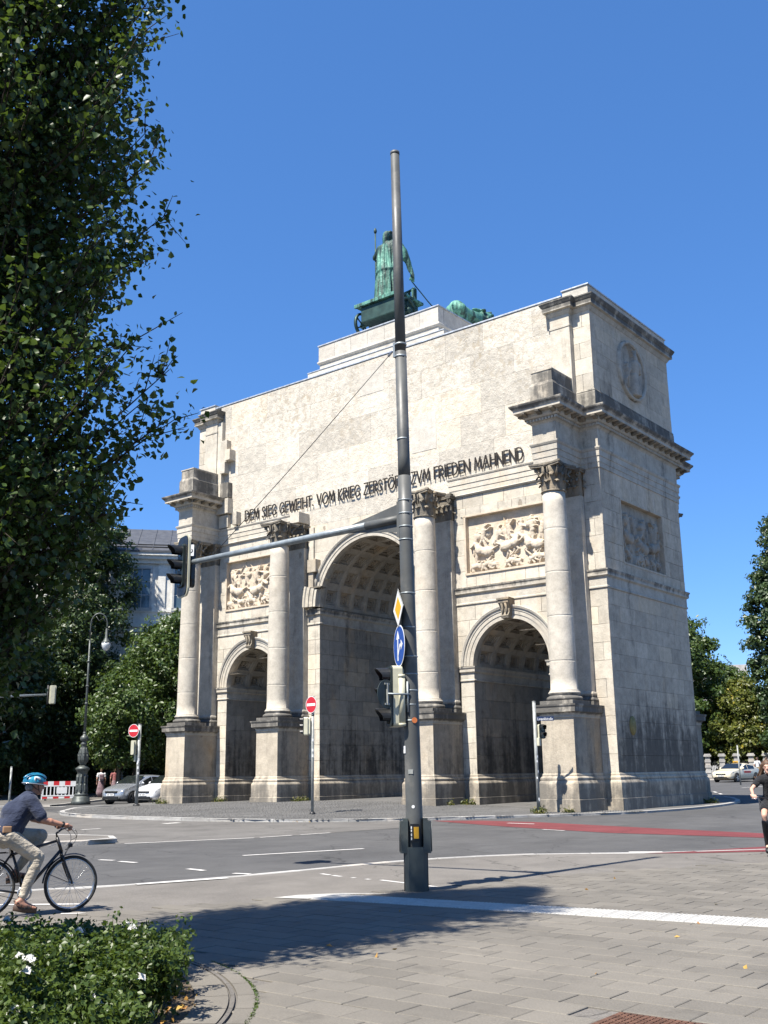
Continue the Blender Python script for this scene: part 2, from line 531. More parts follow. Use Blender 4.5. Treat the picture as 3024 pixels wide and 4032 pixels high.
plain('pole_grey', (0.085, 0.088, 0.084), 0.5, 0.0, var=0.22, vscale=2, dirt=0.5)
plain('pole_shroud', (0.045, 0.056, 0.055), 0.42, 0.0, var=0.2, vscale=3, dirt=0.25)
plain('galvanised', (0.30, 0.335, 0.345), 0.5, 0.55, var=0.2, vscale=9)
plain('post_grey', (0.30, 0.31, 0.29), 0.5, 0.1, var=0.25, vscale=7, dirt=0.4)
plain('signal_cream', (0.52, 0.50, 0.37), 0.5, var=0.1, dirt=0.25)
plain('signal_green', (0.016, 0.024, 0.022), 0.5, var=0.2)
plain('signal_black', (0.012, 0.013, 0.014), 0.4, var=0.2)
plain('lens_dark', (0.02, 0.022, 0.022), 0.12, spec=0.6)
plain('sign_white', (0.78, 0.78, 0.76), 0.4, var=0.05, dirt=0.12)
plain('sign_yellow', (0.78, 0.42, 0.015), 0.4, var=0.06, dirt=0.12)
plain('sign_red', (0.48, 0.018, 0.028), 0.4, var=0.06, dirt=0.1)
plain('sign_blue', (0.018, 0.075, 0.33), 0.38, var=0.08, dirt=0.1)
plain('sign_navy', (0.012, 0.028, 0.085), 0.5, var=0.1)
plain('sign_black', (0.015, 0.015, 0.016), 0.5)
plain('sign_back', (0.028, 0.042, 0.038), 0.5, var=0.15, dirt=0.3)
plain('button_yellow', (0.70, 0.36, 0.02), 0.45, var=0.06)
plain('sticker_orange', (0.62, 0.18, 0.05), 0.5)
plain('cast_iron', (0.085, 0.095, 0.088), 0.5, 0.35, var=0.3, vscale=5)
plain('lamp_glass', (0.62, 0.64, 0.64), 0.18, spec=0.6, var=0.04)
plain('barrier_red', (0.55, 0.025, 0.03), 0.45, var=0.08, dirt=0.15)
plain('barrier_white', (0.72, 0.72, 0.70), 0.5, var=0.06, dirt=0.2)
plain('rubber', (0.022, 0.022, 0.021), 0.8, var=0.25, dirt=0.35)
plain('bike_black', (0.014, 0.014, 0.016), 0.3, spec=0.5, var=0.2)
plain('steel', (0.55, 0.56, 0.57), 0.3, 0.9, var=0.1)
plain('rust_iron', (0.145, 0.075, 0.048), 0.7, 0.3, var=0.35, vscale=12, bump=0.3)
plain('skin', (0.44, 0.225, 0.15), 0.5, var=0.1, vscale=14, spec=0.35)
plain('skin_light', (0.56, 0.33, 0.24), 0.5, var=0.08, vscale=14, spec=0.35)
def cloth(name, col, fold=3.0, var=0.18, fs=(7, 7, 16)):
    t = NT(name)
    col = alb(col)
    n = t.noise(1.0, 4, 0.6, stretch=fs)
    c = t.scale(col, t.ramp(t.noise(5, 4), 0.3, 0.7, 1 - var, 1 + var))
    M[name] = t.finish(c, 0.9, 0, t.bump(n, 0.9, 0.012 * fold), 0.15, **{'Sheen Weight': 0.15})
cloth('cloth_navy', (0.030, 0.038, 0.068))
cloth('cloth_beige', (0.42, 0.37, 0.295), 3.5, fs=(9, 9, 22))
cloth('cloth_white', (0.68, 0.68, 0.68))
cloth('cloth_paleblue', (0.42, 0.52, 0.66))
cloth('cloth_black', (0.014, 0.014, 0.016))
cloth('cloth_mauve', (0.20, 0.135, 0.15))
cloth('cloth_rose', (0.30, 0.11, 0.11))
cloth('cloth_khaki', (0.28, 0.22, 0.14))
plain('leather_brown', (0.075, 0.045, 0.03), 0.55, var=0.25, vscale=20)
plain('belt_tan', (0.33, 0.19, 0.10), 0.55, var=0.2)
plain('hair_grey', (0.20, 0.19, 0.18), 0.7, var=0.3, vscale=30)
plain('hair_brown', (0.10, 0.055, 0.03), 0.55, var=0.35, vscale=25, bump=0.6, bscale=70)
def helmet():
    t = NT('helmet_blue')
    v = t.n('ShaderNodeTexVoronoi', {'Vector': t.pos(), 'Scale': 26.0}, feature='F1').outputs['Distance']
    c = t.mix(t.ramp(t.noise(17, 3), 0.42, 0.56), (0.010, 0.10, 0.19), (0.022, 0.21, 0.32))
    c = t.mix(t.ramp(v, 0.30, 0.18, 0, 0.35), c, (0.01, 0.04, 0.08))
    M['helmet_blue'] = t.finish(c, 0.28, 0, None, 0.5)
helmet()
plain('paint_silver', (0.46, 0.48, 0.50), 0.28, 0.65, var=0.05, **{'Coat Weight': 0.6})
plain('paint_white', (0.72, 0.73, 0.74), 0.3, 0.0, var=0.03, **{'Coat Weight': 0.7})
plain('paint_ivory', (0.70, 0.63, 0.47), 0.3, 0.0, var=0.03, **{'Coat Weight': 0.7})
plain('car_glass', (0.012, 0.015, 0.016), 0.06, spec=0.7, var=0.1)
plain('car_black', (0.013, 0.013, 0.013), 0.5)
plain('headlight', (0.55, 0.58, 0.60), 0.12, 0.3, spec=0.7)
plain('roof_dark', (0.085, 0.088, 0.095), 0.55, 0.2, var=0.2, vscale=2)
plain('window_glass', (0.085, 0.13, 0.16), 0.08, spec=0.75, var=0.2, vscale=0.8)
plain('frame_white', (0.50, 0.51, 0.50), 0.6)
plain('iron_dark', (0.018, 0.019, 0.018), 0.6, 0.3)
plain('cable', (0.05, 0.05, 0.052), 0.5)

def bark(name, a, b):
    t = NT(name)
    n = t.noise(1.0, 6, 0.7, stretch=(9, 9, 1.6))
    c = t.mix(t.ramp(n, 0.35, 0.65), a, b)
    M[name] = t.finish(c, 0.92, 0, t.bump(n, 0.9, 0.05), 0.1)
bark('bark', (0.13, 0.11, 0.085), (0.05, 0.042, 0.033))
bark('bark_dark', (0.050, 0.042, 0.032), (0.022, 0.018, 0.014))
bark('bark_pale', (0.24, 0.225, 0.19), (0.10, 0.09, 0.075))

def leaf(name, ca, cb, gloss=0.5, trans=0.35, yellow=0.0):
    t = NT(name)
    ca, cb = alb(ca), alb(cb)
    tone = t.attr('tone')
    c = t.mix(t.ramp(tone, -1, 1, smooth=False), ca, cb)
    if yellow:
        c = t.mix(t.ramp(tone, 1 - yellow, 1.0), c, (0.30, 0.24, 0.03))
    p = t.n('ShaderNodeBsdfPrincipled', {'Base Color': c, 'Roughness': 0.42, 'Specular IOR Level': gloss})
    tr = t.n('ShaderNodeBsdfTranslucent', {'Color': t.mix(0.35, c, (0.20, 0.30, 0.02))})
    mx = t.n('ShaderNodeMixShader', {0: trans, 1: p.outputs[0], 2: tr.outputs[0]})
    t.t.links.new(mx.outputs[0], t.out.inputs['Surface'])
    M[name] = t.m
leaf('leaf_poplar', (0.018, 0.038, 0.016), (0.066, 0.112, 0.026), gloss=0.3, trans=0.26)
leaf('leaf_dark', (0.024, 0.048, 0.019), (0.066, 0.104, 0.032), gloss=0.4, trans=0.22)
leaf('leaf_mid', (0.038, 0.074, 0.020), (0.098, 0.145, 0.034), gloss=0.4, trans=0.28)
leaf('leaf_yellow', (0.070, 0.095, 0.022), (0.16, 0.165, 0.03), gloss=0.35, trans=0.3, yellow=0.1)
leaf('leaf_rose', (0.030, 0.058, 0.014), (0.092, 0.132, 0.024), gloss=0.3, trans=0.25)
leaf('leaf_weed', (0.05, 0.075, 0.02), (0.17, 0.15, 0.05), gloss=0.2, trans=0.3)
leaf('petal_white', (0.70, 0.68, 0.62), (0.82, 0.81, 0.77), gloss=0.2, trans=0.25)
leaf('leaf_fallen', (0.35, 0.17, 0.06), (0.45, 0.30, 0.08), gloss=0.2, trans=0.1)

# ------------------------------------------------------------------ ground, road, pavements
sheet('road', [(-900, -60), (200, -400), (900, 0), (300, 900), (-600, 900)], 0.0, 'asphalt', step=2.0)

KERB = [(13.2, -42.0), (14.6, -33.0), (15.73, -27.32), (16.25, -26.43), (16.6, -25.30), (16.95, -24.0), (17.16, -22.58), (17.38, -20.83), (17.69, -19.71), (18.42, -18.23), (19.10, -17.49), (20.28, -16.61), (21.01, -15.91), (22.13, -14.55), (24.5, -11.5), (30.0, -5.0)]
KERB = [(p.x, p.y) for p in bez([(a, b, 0) for a, b in KERB], 4)]
SLABEDGE = [(16.6, -42.0), (17.9, -33.0), (18.73, -28.07), (19.28, -26.71), (19.70, -25.60), (20.35, -24.3), (20.95, -22.4), (21.26, -21.01), (22.01, -19.33), (23.08, -17.33), (25.8, -14.0), (31.5, -7.5)]
# lower lane of paler asphalt beside the island, and the cycle path by the plaza
sheet('bus_lane', [(8.43, -19.84), (9.92, -16.68), (10.09, -15.47), (10.27, -14.17), (10.6, -10.2), (9.4, -8.3), (7.71, -8.75), (4.11, -10.9), (-0.32, -11.5), (-6.08, -11.0), (-9.5, -9.3), (-22, -4.5), (-24, -12), (-6, -20), (3.69, -19.94)], 0.004, 'asphalt_light')
sheet('cycle_path', KERB + [(40, -5), (40, -20), (30, -44)], 0.014, 'asphalt_path')
sheet('pavement', SLABEDGE + [(60, -7.5), (60, -60), (16, -60)], 0.006, 'soil')

def kerb_run(name, path, w, h, mat, zfn=ground_z, dz=0.0, seg=1.05, parent=None, inner=True):
    """a row of kerb stones laid end to end along a line"""
    P = [Vector((a, b)) for a, b in path]
    # resample
    L = [0.0]
    for a, b in zip(P, P[1:]): L.append(L[-1] + (b - a).length)
    def pt(s):
        for i in range(len(P) - 1):
            if s <= L[i + 1] or i == len(P) - 2:
                t = (s - L[i]) / max(1e-6, L[i + 1] - L[i])
                return P[i].lerp(P[i + 1], t)
    n = int(L[-1] / seg)
    obs = []
    for k in range(n):
        a, b = pt(k * seg + 0.006), pt((k + 1) * seg - 0.006)
        d = (b - a).normalized(); nn = Vector((d.y, -d.x))
        mb = MB()
        cs = 0.018
        prof = [(0.0, -0.15), (0.0, h - cs), (cs, h), (w, h), (w, -0.15)]
        vs = []
        jit = rng.uniform(-0.004, 0.004)
        for q in (a, b):
            g = zfn(q.x, q.y) + dz + jit
            for (o, z) in prof:
                r = q - nn * o
                vs.append((r.x, r.y, g + z))
        m = len(prof)
        fs = [(i, i + 1, m + i + 1, m + i) for i in range(m - 1)] + [tuple(range(m - 1, -1, -1)), tuple(range(m, 2 * m))]
        mb.add(vs, fs)
        obs.append(mb.build('kerb_stone', mat, parent, tone=rng.uniform(-1, 1)))
    return obs

near_kerb = tag(link('plaza_kerb', None), kind='structure')
kerb_run('kerb', [p for p in KERB if p[1] > -31 and p[1] < -10], 0.16, 0.022, 'granite_kerb', parent=near_kerb)

# the paving slabs of the plaza: 0.48 x 0.31 m in half bond, rows running along x
def in_poly(x, y, poly):
    c = False
    j = len(poly) - 1
    for i in range(len(poly)):
        if (poly[i][1] > y) != (poly[j][1] > y) and x < (poly[j][0] - poly[i][0]) * (y - poly[i][1]) / (poly[j][1] - poly[i][1]) + poly[i][0]:
            c = not c
        j = i
    return c
PLAZA = SLABEDGE + [(60, -7.5), (60, -60), (16, -60)]
BED_C = (21.2, -33.0)
def bed_r(x, y):
    return math.hypot(x - BED_C[0], y - BED_C[1])
TACT_A, TACT_B = Vector((20.0, -25.28)), Vector((29.5, -24.02))
def tact_d(x, y):
    d = (TACT_B - TACT_A).normalized(); q = Vector((x, y)) - TACT_A
    return q.dot(d), d.cross(q) if False else (d.x * q.y - d.y * q.x)
pav = bpy.data.objects['pavement']
slabs = []
SL, SW = 0.48, 0.31
for r in range(-8, 66):
    y = -32.2 + r * SW
    for c in range(-2, 46):
        x = 17.0 + c * SL + (SL / 2 if r % 2 else 0)
        cx, cy = x + SL / 2, y + SW / 2
        rel = Vector((cx - 29.61, cy + 35.97)); s = rel.dot(F2); lat = rel.x * CAM_R[0] + rel.y * CAM_R[1]
        if s < 6.2 or abs(lat) > s * 0.37 + 0.6 + 1.2 or not in_poly(cx, cy, PLAZA): continue
        if bed_r(cx, cy) < 3.77 + 0.05: continue
        if 25.95 < cx < 27.05 and -29.95 < cy < -29.05: continue
        slabs.append((s, x, y))
slabs.sort()
sl_var = []
for k in range(10):
    mb = MB(); b = 0.006
    g = 0.0048
    mb.add([(g, g, 0), (SL - g, g, 0), (SL - g, SW - g, 0), (g, SW - g, 0),
            (g, g, 0.012), (SL - g, g, 0.012), (SL - g, SW - g, 0.012), (g, SW - g, 0.012),
            (g + b, g + b, 0.017), (SL - g - b, g + b, 0.017), (SL - g - b, SW - g - b, 0.017), (g + b, SW - g - b, 0.017)],
           [(0, 1, 5, 4), (1, 2, 6, 5), (2, 3, 7, 6), (3, 0, 4, 7), (4, 5, 9, 8), (5, 6, 10, 9), (6, 7, 11, 10), (7, 4, 8, 11), (8, 9, 10, 11)])
    sl_var.append(mb.mesh('paving_slab', 'slab', tone=rng.uniform(-1.6, 1.4)))
rest = MB(); rtone = []
for i, (s, x, y) in enumerate(slabs):
    z = ground_z(x + .2, y + .15) + 0.010 + rng.uniform(-0.0012, 0.0012)
    tx, ty = rng.uniform(-0.004, 0.004), rng.uniform(-0.005, 0.005)
    if i < 300:
        o = link('paving_slab', rng.choice(sl_var), pav)
        o.location = (x, y, z); o.rotation_euler = (tx, ty, 0)
    else:
        me = sl_var[0]
        g, b = 0.0048, 0.006
        rest.add([(x + g, y + g, z), (x + SL - g, y + g, z), (x + SL - g, y + SW - g, z), (x + g, y + SW - g, z),
                  (x + g, y + g, z + 0.017), (x + SL - g, y + g, z + 0.017), (x + SL - g, y + SW - g, z + 0.017), (x + g, y + SW - g, z + 0.017)],
                 [(0, 1, 5, 4), (1, 2, 6, 5), (2, 3, 7, 6), (3, 0, 4, 7), (4, 5, 6, 7)])
        rtone += [rng.uniform(-1.6, 1.4)] * 5
o = rest.build('paving_slabs', 'slab', pav, tone=rtone)
o['kind'] = 'stuff'

# round rose bed: soil and a flush concrete edging in two rings
sheet('flower_bed_soil', [(BED_C[0] + 3.37 * math.cos(a * PI / 36), BED_C[1] + 3.37 * math.sin(a * PI / 36)) for a in range(72)], 0.02, 'soil')
def ring_stones(name, r0, r1, h, mat, n=26):
    e = tag(link(name, None), kind='structure')
    for k in range(n):
        a0, a1 = PI * k / n + 0.001, PI * (k + 1) / n - 0.001
        mb = MB(); m = 4
        top = []
        for j in range(m + 1):
            a = a0 + (a1 - a0) * j / m
            for r in (r0, r1):
                for z in (-0.05, h):
                    mb.v.append((BED_C[0] + r * math.cos(a), BED_C[1] + r * math.sin(a), z))
        for j in range(m):
            o = j * 4
            for f in ((o, o + 4, o + 5, o + 1), (o + 2, o + 3, o + 7, o + 6), (o + 1, o + 5, o + 7, o + 3)):
                mb.f.append(list(f)); mb.sm.append(False); mb.mi.append(0)
        mb.build('edging_stone', mat, e, tone=rng.uniform(-1, 1))
    return e
ring_stones('flower_bed_edging', 3.36, 3.60, 0.030, 'slab')
ring_stones('flower_bed_kerb', 3.615, 3.645, 0.032, 'asphalt_path')
ring_stones('flower_bed_outer_edging', 3.665, 3.79, 0.029, 'slab')
# square cast iron cover in the paving
cover = tag(link('manhole_cover', None), 'rusty square iron cover set in the plaza paving', 'manhole cover')
mb = MB(); mb.box(26.12, 26.94, -29.86, -29.12, 0.0, 0.024); mb.build('cover_plate', 'rust_iron', cover)
mb = MB()
for i in range(18):
    for j in range(16):
        mb.box(26.14 + i * .044, 26.172 + i * .044, -29.84 + j * .0445, -29.81 + j * .0445, 0.024, 0.029)
o = mb.build('tread_studs', 'rust_iron', cover)

# white tactile strip with ribs
tact = tag(link('tactile_paving', None), kind='structure')
td = (TACT_B - TACT_A).normalized(); tn = Vector((-td.y, td.x))
TL = (TACT_B - TACT_A).length
tm = []
for k in range(2):
    mb = MB()
    mb.box(0.003, 0.297, -0.30, 0.30, 0.0, 0.0315)
    for j in range(6):
        xx = 0.025 + j * 0.05
        mb.add([(xx - .012, -.295, .0315), (xx + .012, -.295, .0315), (xx + .007, -.29, .0375), (xx - .007, -.29, .0375), (xx - .012, .295, .0315), (xx + .012, .295, .0315), (xx + .007, .29, .0375), (xx - .007, .29, .0375)],
               [(0, 1, 2, 3), (5, 4, 7, 6), (1, 5, 6, 2), (4, 0, 3, 7), (3, 2, 6, 7)])
    tm.append(mb.mesh('tactile_slab', 'tactile_white', tone=rng.uniform(-1, 1)))
ang = math.atan2(td.y, td.x)
for k in range(int(TL / 0.3)):
    p = TACT_A + td * (0.3 * k)
    o = link('tactile_slab', tm[k % 2], tact)
    o.location = (p.x, p.y, ground_z(p.x, p.y)); o.rotation_euler = (0, 0, ang)
mb = MB()   # pale flush stone where the strip meets the cycle path
tri = [(19.55, -25.75), (20.02, -25.60), (20.02, -25.0), (20.6, -24.55), (20.0, -24.85), (19.62, -25.35)]
sheet('pale_kerb_patch', tri, 0.033, 'tactile_white')

# painted markings and red cycle crossing
def mark(name, poly, dz=0.008, mat='road_paint', zfn=ground_z): return sheet(name, poly, dz, mat, step=1.5, zfn=zfn)
def stripe(a, b, w, mat='road_paint', dz=0.008, name='road_marking'):
    a, b = Vector(a), Vector(b); d = (b - a).normalized(); n = Vector((-d.y, d.x)) * w / 2
    return mark(name, [(a - n)[:], (b - n)[:], (b + n)[:], (a + n)[:]], dz, mat)
mark('red_cycle_lane', [(9.0, -7.75), (10.35, -8.44), (13.03, -9.62), (16.84, -10.86), (20.90, -10.96), (30, -11.3), (30, -9.6), (20.38, -9.42), (17.19, -8.56), (12.33, -7.03), (10.4, -7.0)], 0.006, 'red_asphalt')
mark('red_cycle_lane', [(20.45, -16.60), (20.96, -15.80), (21.9, -13.6), (24.3, -10.6), (26.2, -10.6), (24.9, -11.9), (22.35, -15.0), (21.2, -16.1)], 0.020, 'red_asphalt')
stripe((13.80, -20.78), (14.75, -18.15), 0.13)
for a, b in (((12.06, -22.95), (12.43, -22.88)), ((12.72, -22.97), (13.24, -22.99)), ((15.09, -23.33), (15.60, -23.41)), ((16.40, -23.49), (16.72, -23.42))):
    stripe(a, b, 0.12)
stripe((8.65, -19.72), (9.92, -16.68), 0.11); stripe((9.95, -16.5), (10.09, -15.47), 0.10); stripe((10.12, -15.2), (10.27, -14.17), 0.10)
stripe((2.43, -16.50), (2.40, -15.80), 0.14); stripe((1.99, -13.01), (1.96, -12.35), 0.3)
for a, b in (((17.79, -22.87), (18.05, -22.95)), ((18.14, -22.99), (18.37, -23.04)), ((18.62, -23.08), (18.70, -23.10)), ((18.95, -23.14), (19.05, -23.16)), ((19.24, -23.14), (20.51, -23.46))):
    stripe(a, b, 0.075, dz=0.019)
stripe((16.9, -28.2), (17.9, -27.45), 0.11, dz=0.019); stripe((18.45, -28.2), (18.8, -27.85), 0.09, dz=0.019)
stripe((12.0, -8.0), (13.0, -8.1), 0.14, dz=0.011); stripe((14.6, -10.35), (15.4, -10.6), 0.10, dz=0.011)
stripe((16.55, -25.6), (17.02, -24.2), 0.15, dz=0.026)
for k, (a, b) in enumerate((((20.0, -16.3), (20.55, -15.95)), ((20.75, -15.85), (21.3, -15.2)))):
    stripe(a, b, 0.16, dz=0.010)
for (a, b) in (((7.5, 21), (6.9, 22.2)), ((6.2, 23.6), (5.4, 25.2)), ((4.2, 33), (4.6, 37.5))):
    stripe(a, b, 0.16)
stripe((-13.5, -10.2), (-11.8, -9.6), 0.25); stripe((-17, -5.5), (-15.2, -4.9), 0.3)

# the island round the arch, set with small stone setts, and the median at the left
ISL = [(-9.4, -8.9), (-7.9, -10.25), (-5.5, -11.25), (-3, -11.6), (-0.32, -11.60), (2.0, -11.4), (4.11, -11.00), (6.2, -9.95), (7.71, -8.82), (8.9, -7.45), (9.9, -6.0), (10.9, -4.2), (11.9, -2.6), (12.75, -0.9), (13.2, 2.0), (13.25, 5.0), (12.95, 8.0), (12.2, 11.0), (10.8, 13.9), (8.5, 15.5), (-8, 15.5), (-12.6, 11), (-12.6, -2), (-11.4, -6.8)]
ISLc = [(p.x, p.y) for p in bez([(a, b, 0) for a, b in ISL + ISL[:1]], 3)][:-1]
sheet('traffic_island', ISLc, 0.0, 'cobble', zfn=island_z, step=1.2)
isl = bpy.data.objects['traffic_island']
def isl_kz(x, y): return island_z(x, y) - 0.004
kerb_run('kerb', (ISLc + ISLc[:4]), 0.20, 0.012, 'granite_kerb', zfn=isl_kz, parent=isl, seg=1.25)
MED = [(8.38, -19.84), (7.22, -19.0), (5.9, -19.2), (3.0, -20.1), (-2, -22.5), (-2, -27), (7.4, -22.35)]
sheet('median_island', MED, 0.11, 'asphalt_path')
kerb_run('kerb', [(-2, -27), (7.4, -22.4), (8.38, -19.9), (8.3, -19.65), (7.22, -18.95), (5.9, -19.15), (3.0, -20.0), (-2, -22.4)], 0.16, 0.115, 'granite_kerb', parent=bpy.data.objects['median_island'])
# setts on the part of the island that faces the camera: too small to pick apart
def setts():
    mb = MB()
    n = 0
    for j in range(0, 110):
        y = -11.3 + j * 0.105
        for i in range(0, 215):
            x = -9.0 + i * 0.105 + (0.05 if j % 2 else 0)
            if not in_poly(x, y, ISLc) or y > -0.2: continue
            if min((x - p[0]) ** 2 + (y - p[1]) ** 2 for p in ISLc[::2]) < 0.12: continue
            z = island_z(x, y) + rng.uniform(0.004, 0.013); a = 0.044
            dx, dy = rng.uniform(-.006, .006), rng.uniform(-.006, .006)
            mb.add([(x - a + dx, y - a, z - .02), (x + a, y - a + dy, z - .02), (x + a + dx, y + a, z - .02), (x - a, y + a + dy, z - .02),
                    (x - a + .01, y - a + .01, z), (x + a - .01, y - a + .01, z), (x + a - .01, y + a - .01, z), (x - a + .01, y + a - .01, z)],
                   [(0, 1, 5, 4), (1, 2, 6, 5), (2, 3, 7, 6), (3, 0, 4, 7), (4, 5, 6, 7)])
            n += 1
    o = mb.build('paving_setts', 'cobble', isl, recalc=False); o['kind'] = 'stuff'
setts()
# far pavements
LP = [(-15.9, -5.0), (-19.9, .6), (-24, 5.0), (-30, 30), (-120, 60), (-120, -20), (-30, -16), (-20.5, -10.2)]
sheet('far_pavement', LP, 0.09, 'asphalt_light')
kerb_run('kerb', [(-30, -16), (-20.5, -10.2), (-15.9, -5.0), (-19.9, .6), (-24, 5.0)], 0.2, 0.095, 'granite_kerb', parent=bpy.data.objects['far_pavement'])
RP = [(-2.2, 54), (3, 52.5), (12, 50), (40, 60), (40, 200), (-60, 200), (-30, 62)]
sheet('far_verge', RP, 0.09, 'asphalt_path')
kerb_run('kerb', [(-30, 62), (-2.2, 54), (3, 52.5), (12, 50)], 0.2, 0.095, 'granite_kerb', parent=bpy.data.objects['far_verge'])

# ------------------------------------------------------------------ the triumphal arch
W, D = 11.868, 7.597
XO, XI = 10.553, 4.295
CYC = -1.39                       # column axis in front of the wall
HS, YS = 0.673, -2.06             # pedestal half width, front
RB, ZB = 2.96, 9.2                # great arch radius, springing
RS, ZS, XS = 1.79, 5.81, 7.42     # side arch radius, springing, axis
arch = thing('triumphal_arch', 'pale stone triumphal arch with three gateways, columns and carved reliefs', 'triumphal arch', (0, 0, 0))

# --- core masses behind the facing stones
def strips(mb, cx, r, zs, ztop, n=28):
    for i in range(n):
        a0, a1 = PI * i / n, PI * (i + 1) / n
        x0, z0 = cx - r * math.cos(a0), zs + r * math.sin(a0)
        x1, z1 = cx - r * math.cos(a1), zs + r * math.sin(a1)
        vs = []
        for y in (0.25, D - 0.03):
            vs += [(x0, y, z0), (x1, y, z1), (x1, y, ztop), (x0, y, ztop)]
        mb.add(vs, [(0, 1, 2, 3), (7, 6, 5, 4), (0, 4, 5, 1)])
mb = MB()
y0, y1 = 0.25, D - 0.03
for s in (-1, 1):
    for a, b in ((RB + .03, XS - RS - .03), (XS + RS + .03, W - .03)):
        mb.box(s * a, s * (b if b < 10 else W - .26), y0, y1, -0.4, ZS)
    mb.box(s * (RB + .03), s * (XS - RS - .30), y0, y1, ZS, ZB)
    mb.box(s * (XS + RS + .30), s * (W - .26), y0, y1, ZS, ZB)
    strips(mb, s * XS, RS + .30, ZS, ZB)
    mb.box(s * (RB + .33), s * (W - .26), y0, y1, ZB, 20.86)
    if s < 0: mb.box(-W, -(W - .26), 0.01, y1, -0.4, 20.86)
strips(mb, 0, RB + .33, ZB, 20.86)
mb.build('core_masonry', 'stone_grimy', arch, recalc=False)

# --- facing stones
BL = []
def fP(y): return lambda u, v, w: (u, y + w, v)                    # south face; w>0 goes into the wall
def fE(x): return lambda u, v, w: (x - w, u, v)                    # face looking east
def blocks(fn, u0, u1, v0, v1, ch, bl, mat, hole=None, seed=0, joint=0.014, jit=0.004, mw=1.0, cont=False):
    r = random.Random(seed)
    rows = max(1, round((v1 - v0) / ch)); hh = (v1 - v0) / rows
    for j in range(rows):
        z0, z1 = v0 + j * hh, v0 + (j + 1) * hh
        n = max(1, round((u1 - u0) / bl)); w = (u1 - u0) / n
        cuts = [u0]
        if n > 1 or (u1 - u0) > bl * 0.9:
            off = 0 if j % 2 else 0.5
            for k in range(n + 1):
                c = u0 + (k + off) * w + r.uniform(-.16, .16) * w
                if cuts[-1] + .3 * w < c < u1 - .3 * w: cuts.append(c)
        cuts.append(u1)
        for a, b in zip(cuts, cuts[1:]):
            a2, b2, c2, d2 = a + joint / 2, b - joint / 2, z0 + joint / 2, z1 - joint / 2
            if hole:
                m = 6
                xs = [a2 + (b2 - a2) * i / m for i in range(m + 1)]
                lo = [max(c2, hole(x)) for x in xs]
                if min(lo) >= d2 - .02: continue
                pts = [(x, min(l, d2 - .004)) for x, l in zip(xs, lo)]
                if all(abs(p[1] - c2) < 1e-6 for p in pts): pts = [pts[0], pts[-1]]
                poly = pts + [(b2, d2), (a2, d2)]
            else:
                poly = [(a2, c2), (b2, c2), (b2, d2), (a2, d2)]
            area = (b2 - a2) * (d2 - c2)
            BL.append((area * mw, poly, fn, r.uniform(-jit, jit), mat, r.uniform(-1, 1)))
def hole_arc(cx, r, zs):
    return lambda x: zs + math.sqrt(max(0, r * r - (x - cx) ** 2)) if abs(x - cx) < r else -9
# the plain rebuilt wall above the gateways
blocks(fP(0), -10.17, 10.17, 14.02, 20.84, 1.36, 2.35, 'stone_plaster', seed=3, joint=0.007, jit=0.003, mw=3)
blocks(fP(0), -4.9, 4.9, 13.2, 14.02, 0.82, 1.9, 'stone_plaster', seed=4, joint=0.007, jit=0.003, mw=3)
blocks(fP(0), -3.72, 3.72, 9.13, 13.2, 0.66, 1.25, 'stone', hole=hole_arc(0, 3.30, ZB), seed=5, joint=0.008, mw=2)
for s in (-1, 1):
    q = lambda a, b: (min(s * a, s * b), max(s * a, s * b))
    blocks(fP(0), *q(2.96, 3.72), 1.46, 8.37, 0.69, 0.8, 'stone', seed=6 + s, mw=2)
    blocks(fP(0), *q(4.97, 5.63), 1.46, 5.19, 0.66, 0.8, 'stone', seed=16 + s, mw=2)
    blocks(fP(0), *q(9.21, 9.86), 1.46, 5.19, 0.66, 0.8, 'stone', seed=26 + s, mw=2)
    blocks(fP(0), *q(4.86, 9.98), 5.81, 8.37, 0.64, 1.0, 'stone', hole=hole_arc(s * XS, RS + .30, ZS), seed=36 + s, mw=1.6)
    blocks(fP(0), *q(4.86, 9.98), 12.58, 13.2, 0.62, 1.0, 'stone', seed=46 + s, mw=1.6)
    blocks(fP(0), *q(4.86, 5.42), 9.13, 12.58, 0.69, 0.9, 'stone', seed=56 + s, mw=1.6)
    blocks(fP(0), *q(9.42, 9.98), 9.13, 12.58, 0.69, 0.9, 'stone', seed=66 + s, mw=1.6)
    blocks(fP(0), *q(5.42, 9.42), 9.13, 9.67, 0.54, 0.8, 'stone', seed=76 + s, mw=1.6)
    blocks(fP(-.03), *q(5.2, 9.64), 12.2, 12.58, 0.38, 0.8, 'stone', seed=86 + s, mw=1.6)
    blocks(fP(0), *q(11.12, W), 1.46, 8.37, 0.69, 0.8, 'stone', seed=96 + s, mw=2)
    blocks(fP(0), *q(11.12, W), 9.1, 13.2, 0.68, 0.8, 'stone', seed=106 + s, mw=2)
    blocks(fP(0), *q(11.07, W), 16.5, 19.95, 0.69, 0.8, 'stone', seed=116 + s, mw=2)
# east end wall
blocks(fE(W), 0.0, D, 1.46, 8.37, 0.628, 1.12, 'stone_east', seed=130, mw=1.4, joint=.008)
blocks(fE(W), 0.0, D, 9.1, 9.58, 0.48, 0.9, 'stone_east', seed=131, mw=1.4)
blocks(fE(W), 0.0, D, 12.22, 13.2, 0.98, 0.75, 'stone_east', seed=132, mw=1.4)
blocks(fE(W), 0.0, 1.66, 9.58, 12.22, 0.66, 0.9, 'stone_east', seed=133, mw=1.4)
blocks(fE(W), 5.66, D, 9.58, 12.22, 0.66, 1.0, 'stone_east', seed=134, mw=1.4)
blocks(fE(W), 0.0, D, 16.5, 19.95, 0.58, 1.15, 'stone_east', seed=136, mw=1.4, joint=.008)
